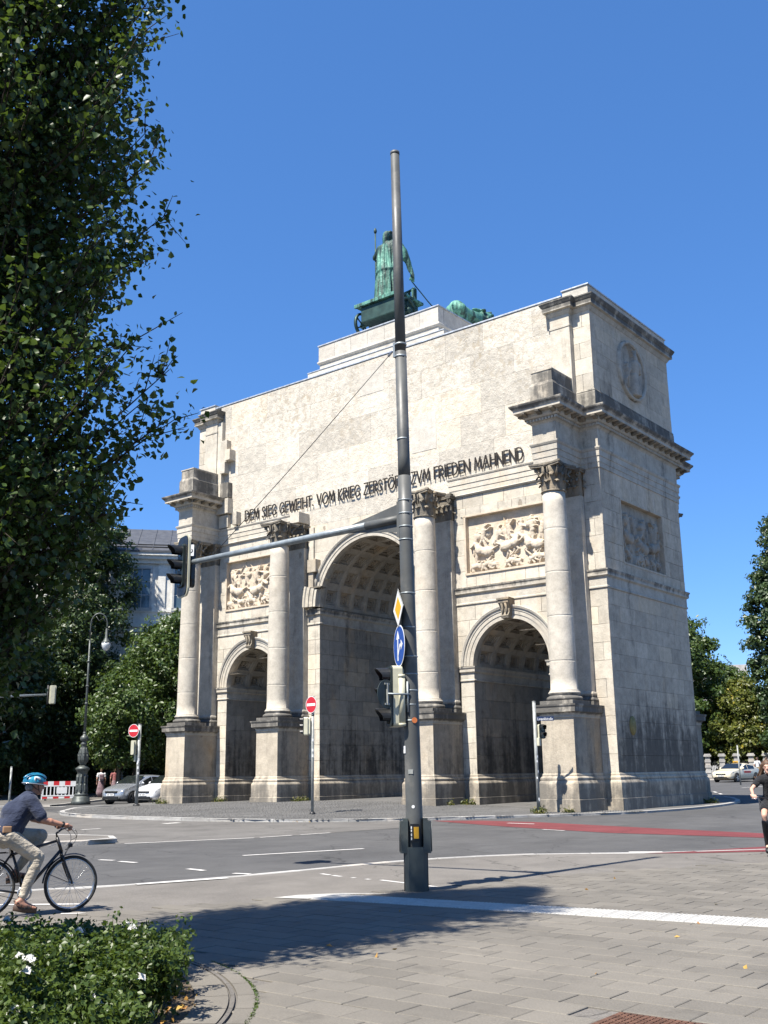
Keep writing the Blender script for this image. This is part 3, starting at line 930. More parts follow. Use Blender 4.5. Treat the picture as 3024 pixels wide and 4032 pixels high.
# gateway walls that face the camera
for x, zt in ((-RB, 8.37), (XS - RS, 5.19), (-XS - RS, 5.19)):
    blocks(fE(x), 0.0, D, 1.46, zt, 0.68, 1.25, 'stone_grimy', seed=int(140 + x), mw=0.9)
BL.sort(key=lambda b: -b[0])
left = {}
BD = {'stone': .27, 'stone_plaster': .27, 'stone_east': .27, 'stone_grimy': .06}
for i, (a, poly, fn, off, mat, tone) in enumerate(BL):
    if i < 300:
        mb = MB(); mb.prism(poly, fn, off, BD[mat])
        mb.build('stone_block', mat, arch, tone=tone)
    else:
        mb, tn = left.setdefault(mat, (MB(), []))
        n0 = len(mb.f); mb.prism(poly, fn, off, BD[mat]); tn += [tone] * (len(mb.f) - n0)
for mat, (mb, tn) in left.items():
    o = mb.build('stone_blocks', mat, arch, tone=tn); o['kind'] = 'stuff'

# --- plinth and base moulding round each pier
BASE = [(0.0, 1.47), (0.02, 1.455), (0.035, 1.40), (0.02, 1.385), (0.05, 1.36), (0.085, 1.31), (0.085, 1.25), (0.06, 1.235), (0.10, 1.20), (0.135, 1.13), (0.14, 1.10), (0.14, 0.575), (0.175, 0.56), (0.175, -0.45)][::-1]
def ped_path(x, sgn):
    """corner points of one pedestal standing out from the south (sgn=-1) or north wall"""
    if sgn < 0: return [(x - HS, 0), (x - HS, YS), (x + HS, YS), (x + HS, 0)]
    return [(x + HS, D), (x + HS, D - YS), (x - HS, D - YS), (x - HS, D)]
piers = []
for (a, b, x) in ((XS + RS, W, XO), (RB, XS - RS, XI), (-(XS - RS), -RB, -XI), (-W, -(XS + RS), -XO)):
    path = [(a, 0)] + ped_path(x, -1) + [(b, 0), (b, D)] + ped_path(x, 1) + [(a, D)]
    mb = MB(); mb.sweep(path, BASE, closed=True)
    mb.build('pier_base', 'stone_plinth', arch)
CAP = [(0.0, 3.44), (0.03, 3.46), (0.03, 3.50), (0.02, 3.51), (0.06, 3.58), (0.10, 3.62), (0.17, 3.64), (0.175, 3.80), (0.21, 3.86), (0.22, 3.915), (-0.05, 3.93)]
COLS = []
def capital(round_=True):
    """Corinthian capital: bell, two rings of curling leaves, volutes, abacus"""
    mb = MB()
    H = 1.10
    r0, r1 = 0.43, 0.56
    if round_:
        mb.lathe([(r0 + .05, -.03), (r0 + .07, 0.0), (r0 + .05, .03), (r0 - .01, .04), (r0, .35), (r0 + .05, .7), (r1, .96)], 20)
    else:
        mb.box(-.53, .53, -.14, .4, 0, .96)
    # abacus with hollow sides
    pts = []
    A = 0.80
    for k in range(4):
        t = k * PI / 2
        for s in np.linspace(-1, 1, 7):
            d = 0.66 - 0.15 * (1 - s * s)
            x, y = d, s * 0.62
            pts.append((x * math.cos(t) - y * math.sin(t), x * math.sin(t) + y * math.cos(t)))
    pts2 = pts if round_ else [(-.68, -.27), (-.3, -.2), (0, -.2), (.3, -.2), (.68, -.27), (.68, .4), (-.68, .4)]
    mb.prism(pts2, lambda u, v, w: (u, v, w), .955, 1.03)
    mb.prism([(u * 1.05, v * 1.05) for u, v in pts2], lambda u, v, w: (u, v, w), 1.03, 1.105)
    def leafstrip(base, outv, up, h, w, curl):
        n = 8
        side = Vector(outv).cross(Vector((0, 0, 1)))
        vs = []; fs = []
        for i in range(n + 1):
            t = i / n
            z = h * (math.sin(min(t, .8) / .8 * PI / 2) if t < .8 else 1 - (t - .8) * 0.9)
            o = 0.03 + 0.05 * t + curl * max(0, t - .45) ** 1.6 * 2.2
            ww = w * (0.75 + .35 * math.sin(t * PI)) * (1 - .55 * max(0, t - .6) / .4)
            for k, sx in enumerate((-1, -.5, 0, .5, 1)):
                c = Vector(base) + Vector(outv) * (o - .035 * abs(sx) + (.02 if k in (1, 3) else 0)) + side * (sx * ww) + Vector((0, 0, z - (.05 * abs(sx) * t) + (.018 if (i % 2 and abs(sx) == 1) else 0)))
                vs.append(c)
        for i in range(n):
            for k in range(4):
                fs.append((i * 5 + k, i * 5 + k + 1, (i + 1) * 5 + k + 1, (i + 1) * 5 + k))
        mb.add(vs, fs, True)
    if round_:
        for row, (h, cnt, off, rr) in enumerate(((.40, 8, 0, .42), (.70, 8, .5, .43))):
            for k in range(cnt):
                t = 2 * PI * (k + off) / cnt
                leafstrip((rr * math.cos(t), rr * math.sin(t), 0.02), (math.cos(t), math.sin(t), 0), None, h, .135, .20)
        dirs = [(PI / 4 + k * PI / 2, 1.0, .80) for k in range(4)] + [(k * PI / 2 + dd, .62, .63) for k in range(4) for dd in (-.13, .13)]
        for t, sc, rad in dirs:
            o = Vector((math.cos(t), math.sin(t), 0))
            pts3 = []
            for i in range(14):
                u = i / 13
                a = -PI / 2 + u * 2.1 * PI
                rr = .115 * sc * (1 - .72 * u)
                pts3.append(o * (rad - .11 * sc + rr * math.cos(a + PI / 2 - .5)) + Vector((0, 0, .86 + rr * math.sin(a + PI / 2 - .5))))
            stem = [o * .47 + Vector((0, 0, .55)), o * (.52 + .05 * sc) + Vector((0, 0, .72))]
            mb.tube(stem + pts3[3:], [.035 * sc + .012] * 2 + [.042 * sc * (1 - .5 * i / 11) for i in range(11)], 6)
        for k in range(4):
            t = k * PI / 2
            mb.ell((.56 * math.cos(t), .56 * math.sin(t), 1.0), (.1, .1, .09), 8, 6)
    else:
        for row, (h, xs) in enumerate(((.40, (-.4, -.13, .13, .4)), (.70, (-.52, -.27, 0, .27, .52)))):
            for x in xs:
                leafstrip((x, -.12, 0.02), (0, -1, 0), None, h, .125, .18)
            for s in (-1, 1):
                leafstrip((s * .52, .08, 0.02), (s, 0, 0), None, h, .12, .16)
        for s in (-1, 1):
            pts3 = [Vector((s * (.55 + .1 * (1 - .7 * u) * math.cos(6.5 * u - .5)), -.2, .86 + .1 * (1 - .7 * u) * math.sin(6.5 * u - .5))) for u in np.linspace(0, 1, 12)]
            mb.tube([(s * .45, -.15, .55), (s * .55, -.19, .75)] + pts3, .036, 6)
    return mb
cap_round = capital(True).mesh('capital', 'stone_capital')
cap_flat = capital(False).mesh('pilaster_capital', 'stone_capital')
CB = [(.69, 0), (.69, .13)]
def column_shaft():
    mb = MB()
    prof = []
    n = 18
    for i in range(n + 1):
        t = i / n
        r = .50 - .062 * max(0, t - .2) ** 1.5 / .8 ** 1.5
        prof.append((r, 4.47 + (12.06 - 4.47) * t))
    out_ = [(.545, 4.43), (.545, 4.455), (.51, 4.475)]
    for i in range(1, n + 1):
        (ra, za), (rb, zb) = prof[i - 1], prof[i]
        if i in (3, 7, 11, 15):
            zm = (za + zb) / 2; rm = (ra + rb) / 2
            out_ += [(rm + .0002, zm - .05), (rm, zm - .012), (rm - .007, zm - .004), (rm - .007, zm + .004), (rm, zm + .012), (rm - .0002, zm + .05)]
        out_.append((rb, zb))
    prof = out_
    mb.lathe(prof, 32)
    return mb
shaft_me = column_shaft().mesh('column', 'stone_shaft')
def column_base():
    mb = MB()
    mb.bbox(-.68, .68, -.68, .68, 3.925, 4.06, .008)
    prof = [(.60, 4.06)]
    for i in range(9):
        a = -PI / 2 + PI * i / 8
        prof.append((.60 + .075 * math.cos(a), 4.14 + .078 * math.sin(a)))
    prof += [(.59, 4.225), (.59, 4.235)]
    for i in range(5):
        a = PI * 1.5 - PI * i / 4
        prof.append((.585 - .03 * math.cos(a - PI) * 0 - .035 * math.sin(PI * i / 4), 4.24 + .06 * i / 4))
    prof += [(.575, 4.305)]
    for i in range(7):
        a = -PI / 2 + PI * i / 6
        prof.append((.555 + .045 * math.cos(a), 4.355 + .045 * math.sin(a)))
    prof += [(.55, 4.405), (.555, 4.43), (.54, 4.44)]
    mb.lathe(prof, 32)
    return mb
cbase_me = column_base().mesh('column_base', 'stone_trim')
for x in (XO, XI, -XI, -XO):
    for sgn in (-1, 1):
        # pedestal die and cap
        mb = MB()
        ya, yb = (YS, 0.05) if sgn < 0 else (D - 0.05, D - YS)
        mb.box(x - HS, x + HS, ya, yb, 1.3, 3.60)
        mb.mi = [0, 0, 0, 1, 0, 1]      # flanks: stained stone, with side shade painted into its darker colour
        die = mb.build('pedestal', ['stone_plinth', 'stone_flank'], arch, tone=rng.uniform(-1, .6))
        pp = ped_path(x, sgn)
        mb = MB(); mb.sweep(pp, CAP)
        mb.box(x - HS + .002, x + HS - .002, ya + .03, yb - .03, 3.60, 3.925)
        mb.build('pedestal_cap', 'stone_trim', die)
        c = link('column', shaft_me, arch)
        yy = CYC if sgn < 0 else D - CYC
        c.location = (x, yy, 0); c.rotation_euler = (0, 0, rng.uniform(0, 6))
        b = link('column_base', cbase_me, c); b.rotation_euler = (0, 0, -c.rotation_euler.z)
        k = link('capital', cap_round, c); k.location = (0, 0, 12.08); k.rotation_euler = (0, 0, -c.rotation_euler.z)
        # pilaster behind the column
        f = (lambda v: v) if sgn < 0 else (lambda v: D - v)
        mb = MB()
        mb.box(x - .56, x + .56, f(-.30), f(.05), 3.9, 12.1)
        p = mb.build('pilaster', 'stone', arch, tone=rng.uniform(-.8, .5))
        mb = MB()
        prof = [(0, 4.48), (.02, 4.44), (.05, 4.41), (.06, 4.36), (.04, 4.31), (.03, 4.24), (.09, 4.20), (.12, 4.14), (.09, 4.07), (.12, 4.06), (.12, 3.93)][::-1]
        pth = [(x - .56, f(0)), (x - .56, f(-.30)), (x + .56, f(-.30)), (x + .56, f(0))]
        mb.sweep(pth if sgn < 0 else pth[::-1], prof)
        mb.build('pilaster_base', 'stone_trim', p)
        k = link('pilaster_capital', cap_flat, p)
        k.location = (x, f(-.17), 12.09)
        if sgn > 0: k.rotation_euler = (0, 0, PI)

# --- string course and imposts
STR = [(-.05, 8.37), (.03, 8.37), (.045, 8.39), (.045, 8.44), (.02, 8.47), (.02, 8.80), (.06, 8.83), (.105, 8.86), (.105, 8.99), (.14, 9.05), (.15, 9.10), (-.05, 9.13)]
IMP = [(-.05, 5.19), (.03, 5.19), (.045, 5.21), (.045, 5.25), (.02, 5.28), (.02, 5.52), (.06, 5.55), (.095, 5.58), (.095, 5.68), (.13, 5.74), (.14, 5.79), (-.05, 5.815)]
def run(name, path, prof, mat='stone_trim'):
    mb = MB(); mb.sweep(path, prof)
    return mb.build(name, mat, arch)
for s in (-1, 1):
    def P(*pts): 
        pts = [(s * a, b) for a, b in pts]
        return pts if s > 0 else pts[::-1]
    run('string_course', P((XO + .57, 0), (W, 0), (W, D), (XO + .57, D)), STR)
    run('string_course', P((XI + .57, 0), (XO - .57, 0)), STR)
    run('impost', P((RB, D), (RB, 0), (XI - .57, 0)), STR)
    run('impost', P((XI + .68, 0), (XS - RS, 0), (XS - RS, D)), IMP)
    run('impost', P((XS + RS, D), (XS + RS, 0), (XO - .68, 0)), IMP)
# --- archivolts, keystones, coffered vaults
def archivolt(cx, r, zs, prof, n, mat='stone_trim', a0=0.0, a1=PI, name='archivolt'):
    mb = MB(); w = len(prof)
    vs = []; fs = []
    for i in range(n + 1):
        a = a0 + (a1 - a0) * i / n
        for (o, y) in prof:
            vs.append((cx - (r + o) * math.cos(a), y, zs + (r + o) * math.sin(a)))
    for i in range(n):
        for k in range(w - 1):
            fs.append((i * w + k, i * w + k + 1, (i + 1) * w + k + 1, (i + 1) * w + k))
    fs += [tuple(range(w)), tuple(range(n * w + w - 1, n * w - 1, -1))]
    mb.add(vs, fs)
    return mb.build(name, mat, arch)
PB = [(0, .30), (0, -.05), (.155, -.05), (.16, -.075), (.30, -.075), (.31, -.10), (.335, -.14), (.40, -.17), (.44, -.17), (.46, -.15), (.46, .05)]
PS = [(0, .30), (0, -.05), (.17, -.05), (.175, -.075), (.33, -.075), (.335, -.10), (.42, -.10), (.44, -.15), (.52, -.18), (.55, -.17), (.55, .05)]
archivolt(0, RB, ZB, PB, 48)
for s in (-1, 1):
    archivolt(s * XS, RS, ZS, PS, 40)
    mb = MB()      # scrolled keystone
    pr = [(0, 7.58), (-.30, 7.60), (-.34, 7.70), (-.30, 7.78), (-.26, 7.84), (-.28, 8.0), (-.36, 8.15), (-.42, 8.22), (-.42, 8.33), (-.46, 8.34), (-.46, 8.42), (0, 8.42)]
    vs = []
    for sx in (-1, 1):
        for (y, z) in pr:
            w = .17 + .09 * (z - 7.6) / .8 + (.04 if z > 8.33 else 0)
            vs.append((s * XS + sx * w, y, z))
    k = len(pr)
    mb.add(vs, [tuple(range(k)), tuple(range(2 * k - 1, k - 1, -1))] + [(i, (i + 1) % k, k + (i + 1) % k, k + i) for i in range(k)])
    for sx in (-.09, .09):
        mb.tube([(s * XS + sx, -.30, 7.75), (s * XS + sx, -.30, 7.95), (s * XS + sx, -.40, 8.2)], .05, 6)
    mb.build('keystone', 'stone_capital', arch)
def coffer(R, dth, dy):
    mb = MB()
    lv = [(1, 1, 0), (.66, .70, 0), (.66, .70, .085), (.60, .63, .085), (.60, .63, .10), (.46, .48, .10), (.46, .48, .18), (.30, .32, .18), (.30, .32, .26)]
    vs = []
    m = 4
    for (ka, kb, o) in lv:
        ring = []
        for (sa, sb) in ((-1, -1), (1, -1), (1, 1), (-1, 1)):
            a = sa * dth / 2 * ka; y = sb * dy / 2 * kb
            ring.append(((R + o) * math.sin(a), y, (R + o) * math.cos(a)))
        vs += ring
    fs = []
    for i in range(len(lv) - 1):
        for j in range(4):
            fs.append((i * 4 + j, i * 4 + (j + 1) % 4, (i + 1) * 4 + (j + 1) % 4, (i + 1) * 4 + j))
    fs.append(tuple((len(lv) - 1) * 4 + j for j in range(4)))
    mb.add(vs, fs)
    # rosette and egg-and-dart beads
    for k in range(6):
        t = k * PI / 3
        q = .075 * R / 3 + .04
        mb.ell((q * math.cos(t), q * math.sin(t), R + .20), (q * .75, q * .75, .05), 6, 4)
    mb.ell((0, 0, R + .19), (.05, .05, .06), 6, 4)
    nb = 7
    for k in range(nb):
        f = (k + .5) / nb * 2 - 1
        for (x, y) in ((math.sin(dth / 2 * .63) * R * f, dy / 2 * .665), (math.sin(dth / 2 * .63) * R * f, -dy / 2 * .665), (math.sin(dth / 2 * .63) * R, dy / 2 * .665 * f), (-math.sin(dth / 2 * .63) * R, dy / 2 * .665 * f)):
            mb.box(x - .022, x + .022, y - .022, y + .022, math.sqrt(R * R - x * x) + .045, math.sqrt(R * R - x * x) + .085)
    return mb.mesh('coffer', 'stone_vault')
def vault(cx, R, zs, na, ny):
    dth, dy = PI / na, (D - .5) / ny
    me = coffer(R, dth, dy)
    for i in range(na):
        for j in range(ny):
            o = link('coffer', me, arch)
            o.location = (cx, .25 + (j + .5) * dy, zs)
            o.rotation_euler = (0, -PI / 2 + (i + .5) * dth, 0)
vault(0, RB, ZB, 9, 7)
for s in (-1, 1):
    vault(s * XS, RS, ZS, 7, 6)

# --- main entablature over the end piers
HE, YE = 0.50, -1.90
ENT = [(-.03, 13.19), (.03, 13.19), (.03, 13.40), (.05, 13.40), (.05, 13.64), (.075, 13.65), (.075, 13.88), (.10, 13.90), (.13, 13.97), (.13, 14.015), (.03, 14.02),
       (.02, 14.04), (.02, 14.78), (.05, 14.82), (.09, 14.86), (.09, 14.88), (.12, 14.88), (.12, 15.0), (.20, 15.02), (.24, 15.06), (.26, 15.08), (.26, 15.22),
       (.55, 15.235), (.55, 15.36), (.58, 15.38), (.60, 15.42), (.66, 15.48), (.68, 15.53), (.68, 15.56), (.0, 15.60), (-.2, 15.61)]
def ent_path(s):
    p = [(XO - HE, 0), (XO - HE, YE), (XO + HE, YE), (XO + HE, 0), (W, 0), (W, D), (XO + HE, D), (XO + HE, D - YE), (XO - HE, D - YE), (XO - HE, D)]
    p = [(s * a, b) for a, b in p]
    return p if s > 0 else p[::-1]
def along(path, spacing, start=0.0):
    for a, b in zip(path, path[1:]):
        a, b = Vector(a), Vector(b); d = (b - a); L = d.length; d.normalize(); n = Vector((d.y, -d.x))
        yield a, b, d, n, L
for s in (-1, 1):
    pth = ent_path(s)
    mb = MB(); mb.sweep(pth, ENT); e = mb.build('entablature', 'stone_trim', arch)
    mb = MB()
    mb.box(s * (XO - HE + .01), s * (XO + HE - .01), YE + .01, .05, 13.19, 15.59)
    mb.box(s * (XO - HE + .01), s * (XO + HE - .01), D - .05, D - YE - .01, 13.19, 15.59)
    mb.build('entablature_core', 'stone_trim', e)
    dm = MB()
    for a, b, d, n, L in along(pth, .14):
        k = int((L + .24) / .135)
        for i in range(k + 1):
            c = a + d * (-.12 + i * (L + .24) / k) + n * .145
            dm.obox((c.x, c.y, 14.94), (d.x * .042, d.y * .042, 0), (n.x * .035, n.y * .035, 0), (0, 0, .052))
    o = dm.build('dentils', 'stone_trim', e); o['kind'] = 'stuff'
    mm = MB()
    pr = [(0, 0), (.27, 0), (.285, -.03), (.27, -.07), (.20, -.075), (.12, -.11), (0, -.15)]
    for sx in (-.075, .075):
        pass
    vs = [(sx, -p, q) for sx in (-.085, .085) for p, q in pr]
    k = len(pr)
    mm.add(vs, [tuple(range(k)), tuple(range(2 * k - 1, k - 1, -1))] + [(i, (i + 1) % k, k + (i + 1) % k, k + i) for i in range(k)])
    mod_me = mm.mesh('modillion', 'stone_capital')
    for a, b, d, n, L in along(pth, .6):
        if L < .3: continue
        k = max(1, round((L + .3) / .58))
        for i in range(k + 1):
            c = a + d * (-.13 + i * (L + .26) / k) + n * .26
            o = link('modillion', mod_me, e); o.location = (c.x, c.y, 15.228); o.rotation_euler = (0, 0, math.atan2(n.x, -n.y))
    # blocks that once carried statues
    for sgn in (-1, 1):
        f = (lambda v: v) if sgn < 0 else (lambda v: D - v)
        mb = MB()
        hk = .46; p = [(s * XO - hk, f(0)), (s * XO - hk, f(-1.89)), (s * XO + hk, f(-1.89)), (s * XO + hk, f(0))]
        prof = [(.07, 15.56), (.07, 16.40), (.05, 16.44), (.02, 16.50), (.0, 16.54), (.0, 16.97), (.03, 16.98), (.03, 17.03), (-.3, 17.06)]
        mb.sweep(p if sgn < 0 else p[::-1], prof)
        mb.box(s * XO - hk + .01, s * XO + hk - .01, f(-1.88), f(.03), 15.5, 17.04)
        mb.build('statue_block', 'stone_trim', arch)
    # attic base course, pilaster strip, cornice and capping
    ap = [(XO + .52, 0), (W, 0), (W, D), (XO + .52, D)]
    ap = [(s * a, b) for a, b in ap]; ap = ap if s > 0 else ap[::-1]
    mb = MB(); mb.sweep(ap, [(-.03, 15.5), (.05, 15.5), (.05, 16.36), (.035, 16.40), (.05, 16.43), (.02, 16.50), (-.03, 16.52)]); mb.build('attic_base', 'stone_trim', arch)
    XP = 10.62
    mb = MB(); mb.bbox(s * (XP - .45), s * (XP + .45), -.27, .03, 15.6, 19.95, .012); mb.build('attic_pilaster', 'stone', arch, tone=-.2)
    mb = MB(); mb.bbox(s * (XP - .47), s * (XP + .47), -.295, .03, 19.35, 19.45, .012); mb.build('attic_pilaster_band', 'stone_trim', arch)
    cp = [(9.86, 0), (XP - .45, -.0), (XP - .45, -.27), (XP + .45, -.27), (XP + .45, 0), (W, 0), (W, D), (9.86, D)]
    cp = [(s * a, b) for a, b in cp[1:]]; cp = cp if s > 0 else cp[::-1]
    AC = [(-.03, 19.93), (.02, 19.93), (.05, 19.98), (.08, 20.03), (.10, 20.06), (.10, 20.10), (.22, 20.13), (.22, 20.32), (.25, 20.35), (.29, 20.43), (.32, 20.48), (.32, 20.53), (0, 20.56), (-.3, 20.57)]
    mb = MB(); mb.sweep(cp, AC); mb.build('attic_cornice', 'stone_trim', arch)
    mb = MB(); mb.box(s * (XP - .44), s * (XP + .44), -.26, .03, 19.95, 20.56); mb.build('attic_cornice_core', 'stone_trim', arch)
    mb = MB(); mb.bbox(s * 10.68, s * W, .0, D, 20.5, 21.06, .02); mb.build('parapet', 'stone_base', arch)
    mb = MB(); mb.bbox(s * 10.64, s * (W + .045), -.045, D + .045, 21.06, 21.12, .01); mb.build('flashing', 'flashing', arch)
    # remains of the architrave over the side bays
    path = [(4.74, .0), (4.74, -.06), (XO - HE, -.06)]
    BA = [(-.03, 13.10), (.0, 13.10), (.05, 13.16), (.03, 13.19), (.03, 13.40), (.05, 13.40), (.05, 13.62), (.075, 13.63), (.075, 13.86), (.10, 13.88), (.12, 13.93), (.12, 13.97), (-.06, 14.0)]
    path = [(s * a, b) for a, b in path]; path = path if s > 0 else path[::-1]
    mb = MB(); mb.sweep(path, BA); mb.build('bay_architrave', 'stone', arch)
    # panel frame of the relief
    x0, x1, z0, z1 = sorted((s * 5.42, s * 9.42)) + [9.67, 12.2]
    mb = MB()
    for a, b, c, d in ((x0, x1, z0 - .05, z0 + .04), (x0 - .05, x0 + .05, z0, z1), (x1 - .05, x1 + .05, z0, z1), (x0 - .1, x1 + .1, z1 - .05, z1 + .03)):
        mb.bbox(a, b, -.055, .22, c, d, .012)
    mb.build('panel_frame', 'stone_relief', arch)
# flat roof edge over the plain wall
mb = MB(); mb.bbox(-10.63, 10.63, -.035, .6, 20.86, 20.93, .01); mb.build('flashing', 'flashing', arch)
mb = MB(); mb.box(-10.6, 10.6, .02, D - .02, 20.8, 20.88); mb.build('roof_slab', 'stone_base', arch)
# podium of the bronze group
mb = MB(); mb.bbox(-4.27, 4.27, .47, D - .47, 20.85, 21.40, .012); mb.build('podium_step', 'stone_base', arch)
mb = MB(); mb.bbox(-4.29, 4.29, .44, D - .44, 21.40, 21.44, .008); mb.build('flashing', 'flashing', arch)
mb = MB(); mb.bbox(-3.74, 3.74, .80, D - .80, 21.4, 21.86, .012); mb.build('podium_die', 'stone_base', arch)
pod = [(-3.8, .74), (3.8, .74), (3.8, D - .74), (-3.8, D - .74)]
mb = MB(); mb.sweep(pod, [(-.1, 21.84), (.0, 21.86), (.04, 21.93), (.04, 21.98), (.0, 22.02), (-.02, 22.06), (-.1, 22.06)], closed=True); mb.build('podium_moulding', 'stone_base', arch)
for k in range(7):
    a = -3.78 + k * 7.56 / 7
    mb = MB(); mb.bbox(a + .005, a + 7.56 / 7 - .005, .75, 1.2, 22.03, 22.84, .006); mb.build('podium_slab', 'stone_base', arch, tone=rng.uniform(-1, .6))
for k in range(5):
    a = 1.22 + k * 5.1 / 5
    mb = MB(); mb.bbox(3.3, 3.78, a + .005, a + 1.02 - .005, 22.03, 22.84, .006); mb.build('podium_slab', 'stone_base', arch, tone=rng.uniform(-1, .6))
mb = MB(); mb.box(-3.7, 3.4, .9, D - .8, 22.0, 22.82); mb.build('podium_top', 'stone_base', arch)
mb = MB(); mb.bbox(-3.83, 3.83, .71, D - .71, 22.84, 22.90, .008); mb.build('flashing', 'flashing', arch)

# --- broken stumps left from the old facade
def stump(x0, x1, y, z0, z1, mat='stone'):
    mb = MB(); mb.bbox(x0, x1, y, .04, z0, z1, .015)
    mb.build('broken_stone', mat, arch, tone=rng.uniform(-1, .5))
stump(-10.17, -9.83, -.22, 15.6, 19.9)
stump(-9.83, -9.36, -.30, 17.57, 18.78); stump(-9.36, -9.0, -.42, 17.60, 18.18)
stump(-9.83, -9.47, -.32, 16.97, 17.57); stump(-9.80, -9.18, -.30, 15.6, 16.42, 'stone_trim')
stump(-10.05, -9.12, -.34, 14.75, 15.55); stump(-8.78, -8.48, -.32, 14.03, 14.72); stump(-9.95, -9.25, -.2, 14.02, 14.7)
stump(-3.46, -2.93, -.36, 10.84, 11.46, 'stone_plinth'); stump(-3.46, -3.16, -.28, 9.95, 10.84, 'stone_plinth'); stump(-3.62, -3.3, -.1, 9.13, 13.1)
stump(-3.78, -2.62, -.33, 10.06, 10.13, 'stone_capital')
stump(3.66, 4.92, -.30, 13.2, 13.3, 'stone_capital'); stump(-4.25, -3.66, -.75, 13.30, 13.82)
stump(-4.92, -3.72, -.55, 13.19, 13.30, 'stone_capital')
# stub of the old archivolt beside the great arch
archivolt(0, RB, ZB, [(.06, .02), (.06, -.28), (.2, -.28), (.21, -.33), (.42, -.33), (.43, -.38), (.6, -.38), (.64, -.44), (.74, -.44), (.74, .02)], 8, 'stone', 0.0, .27, 'archivolt_stub')

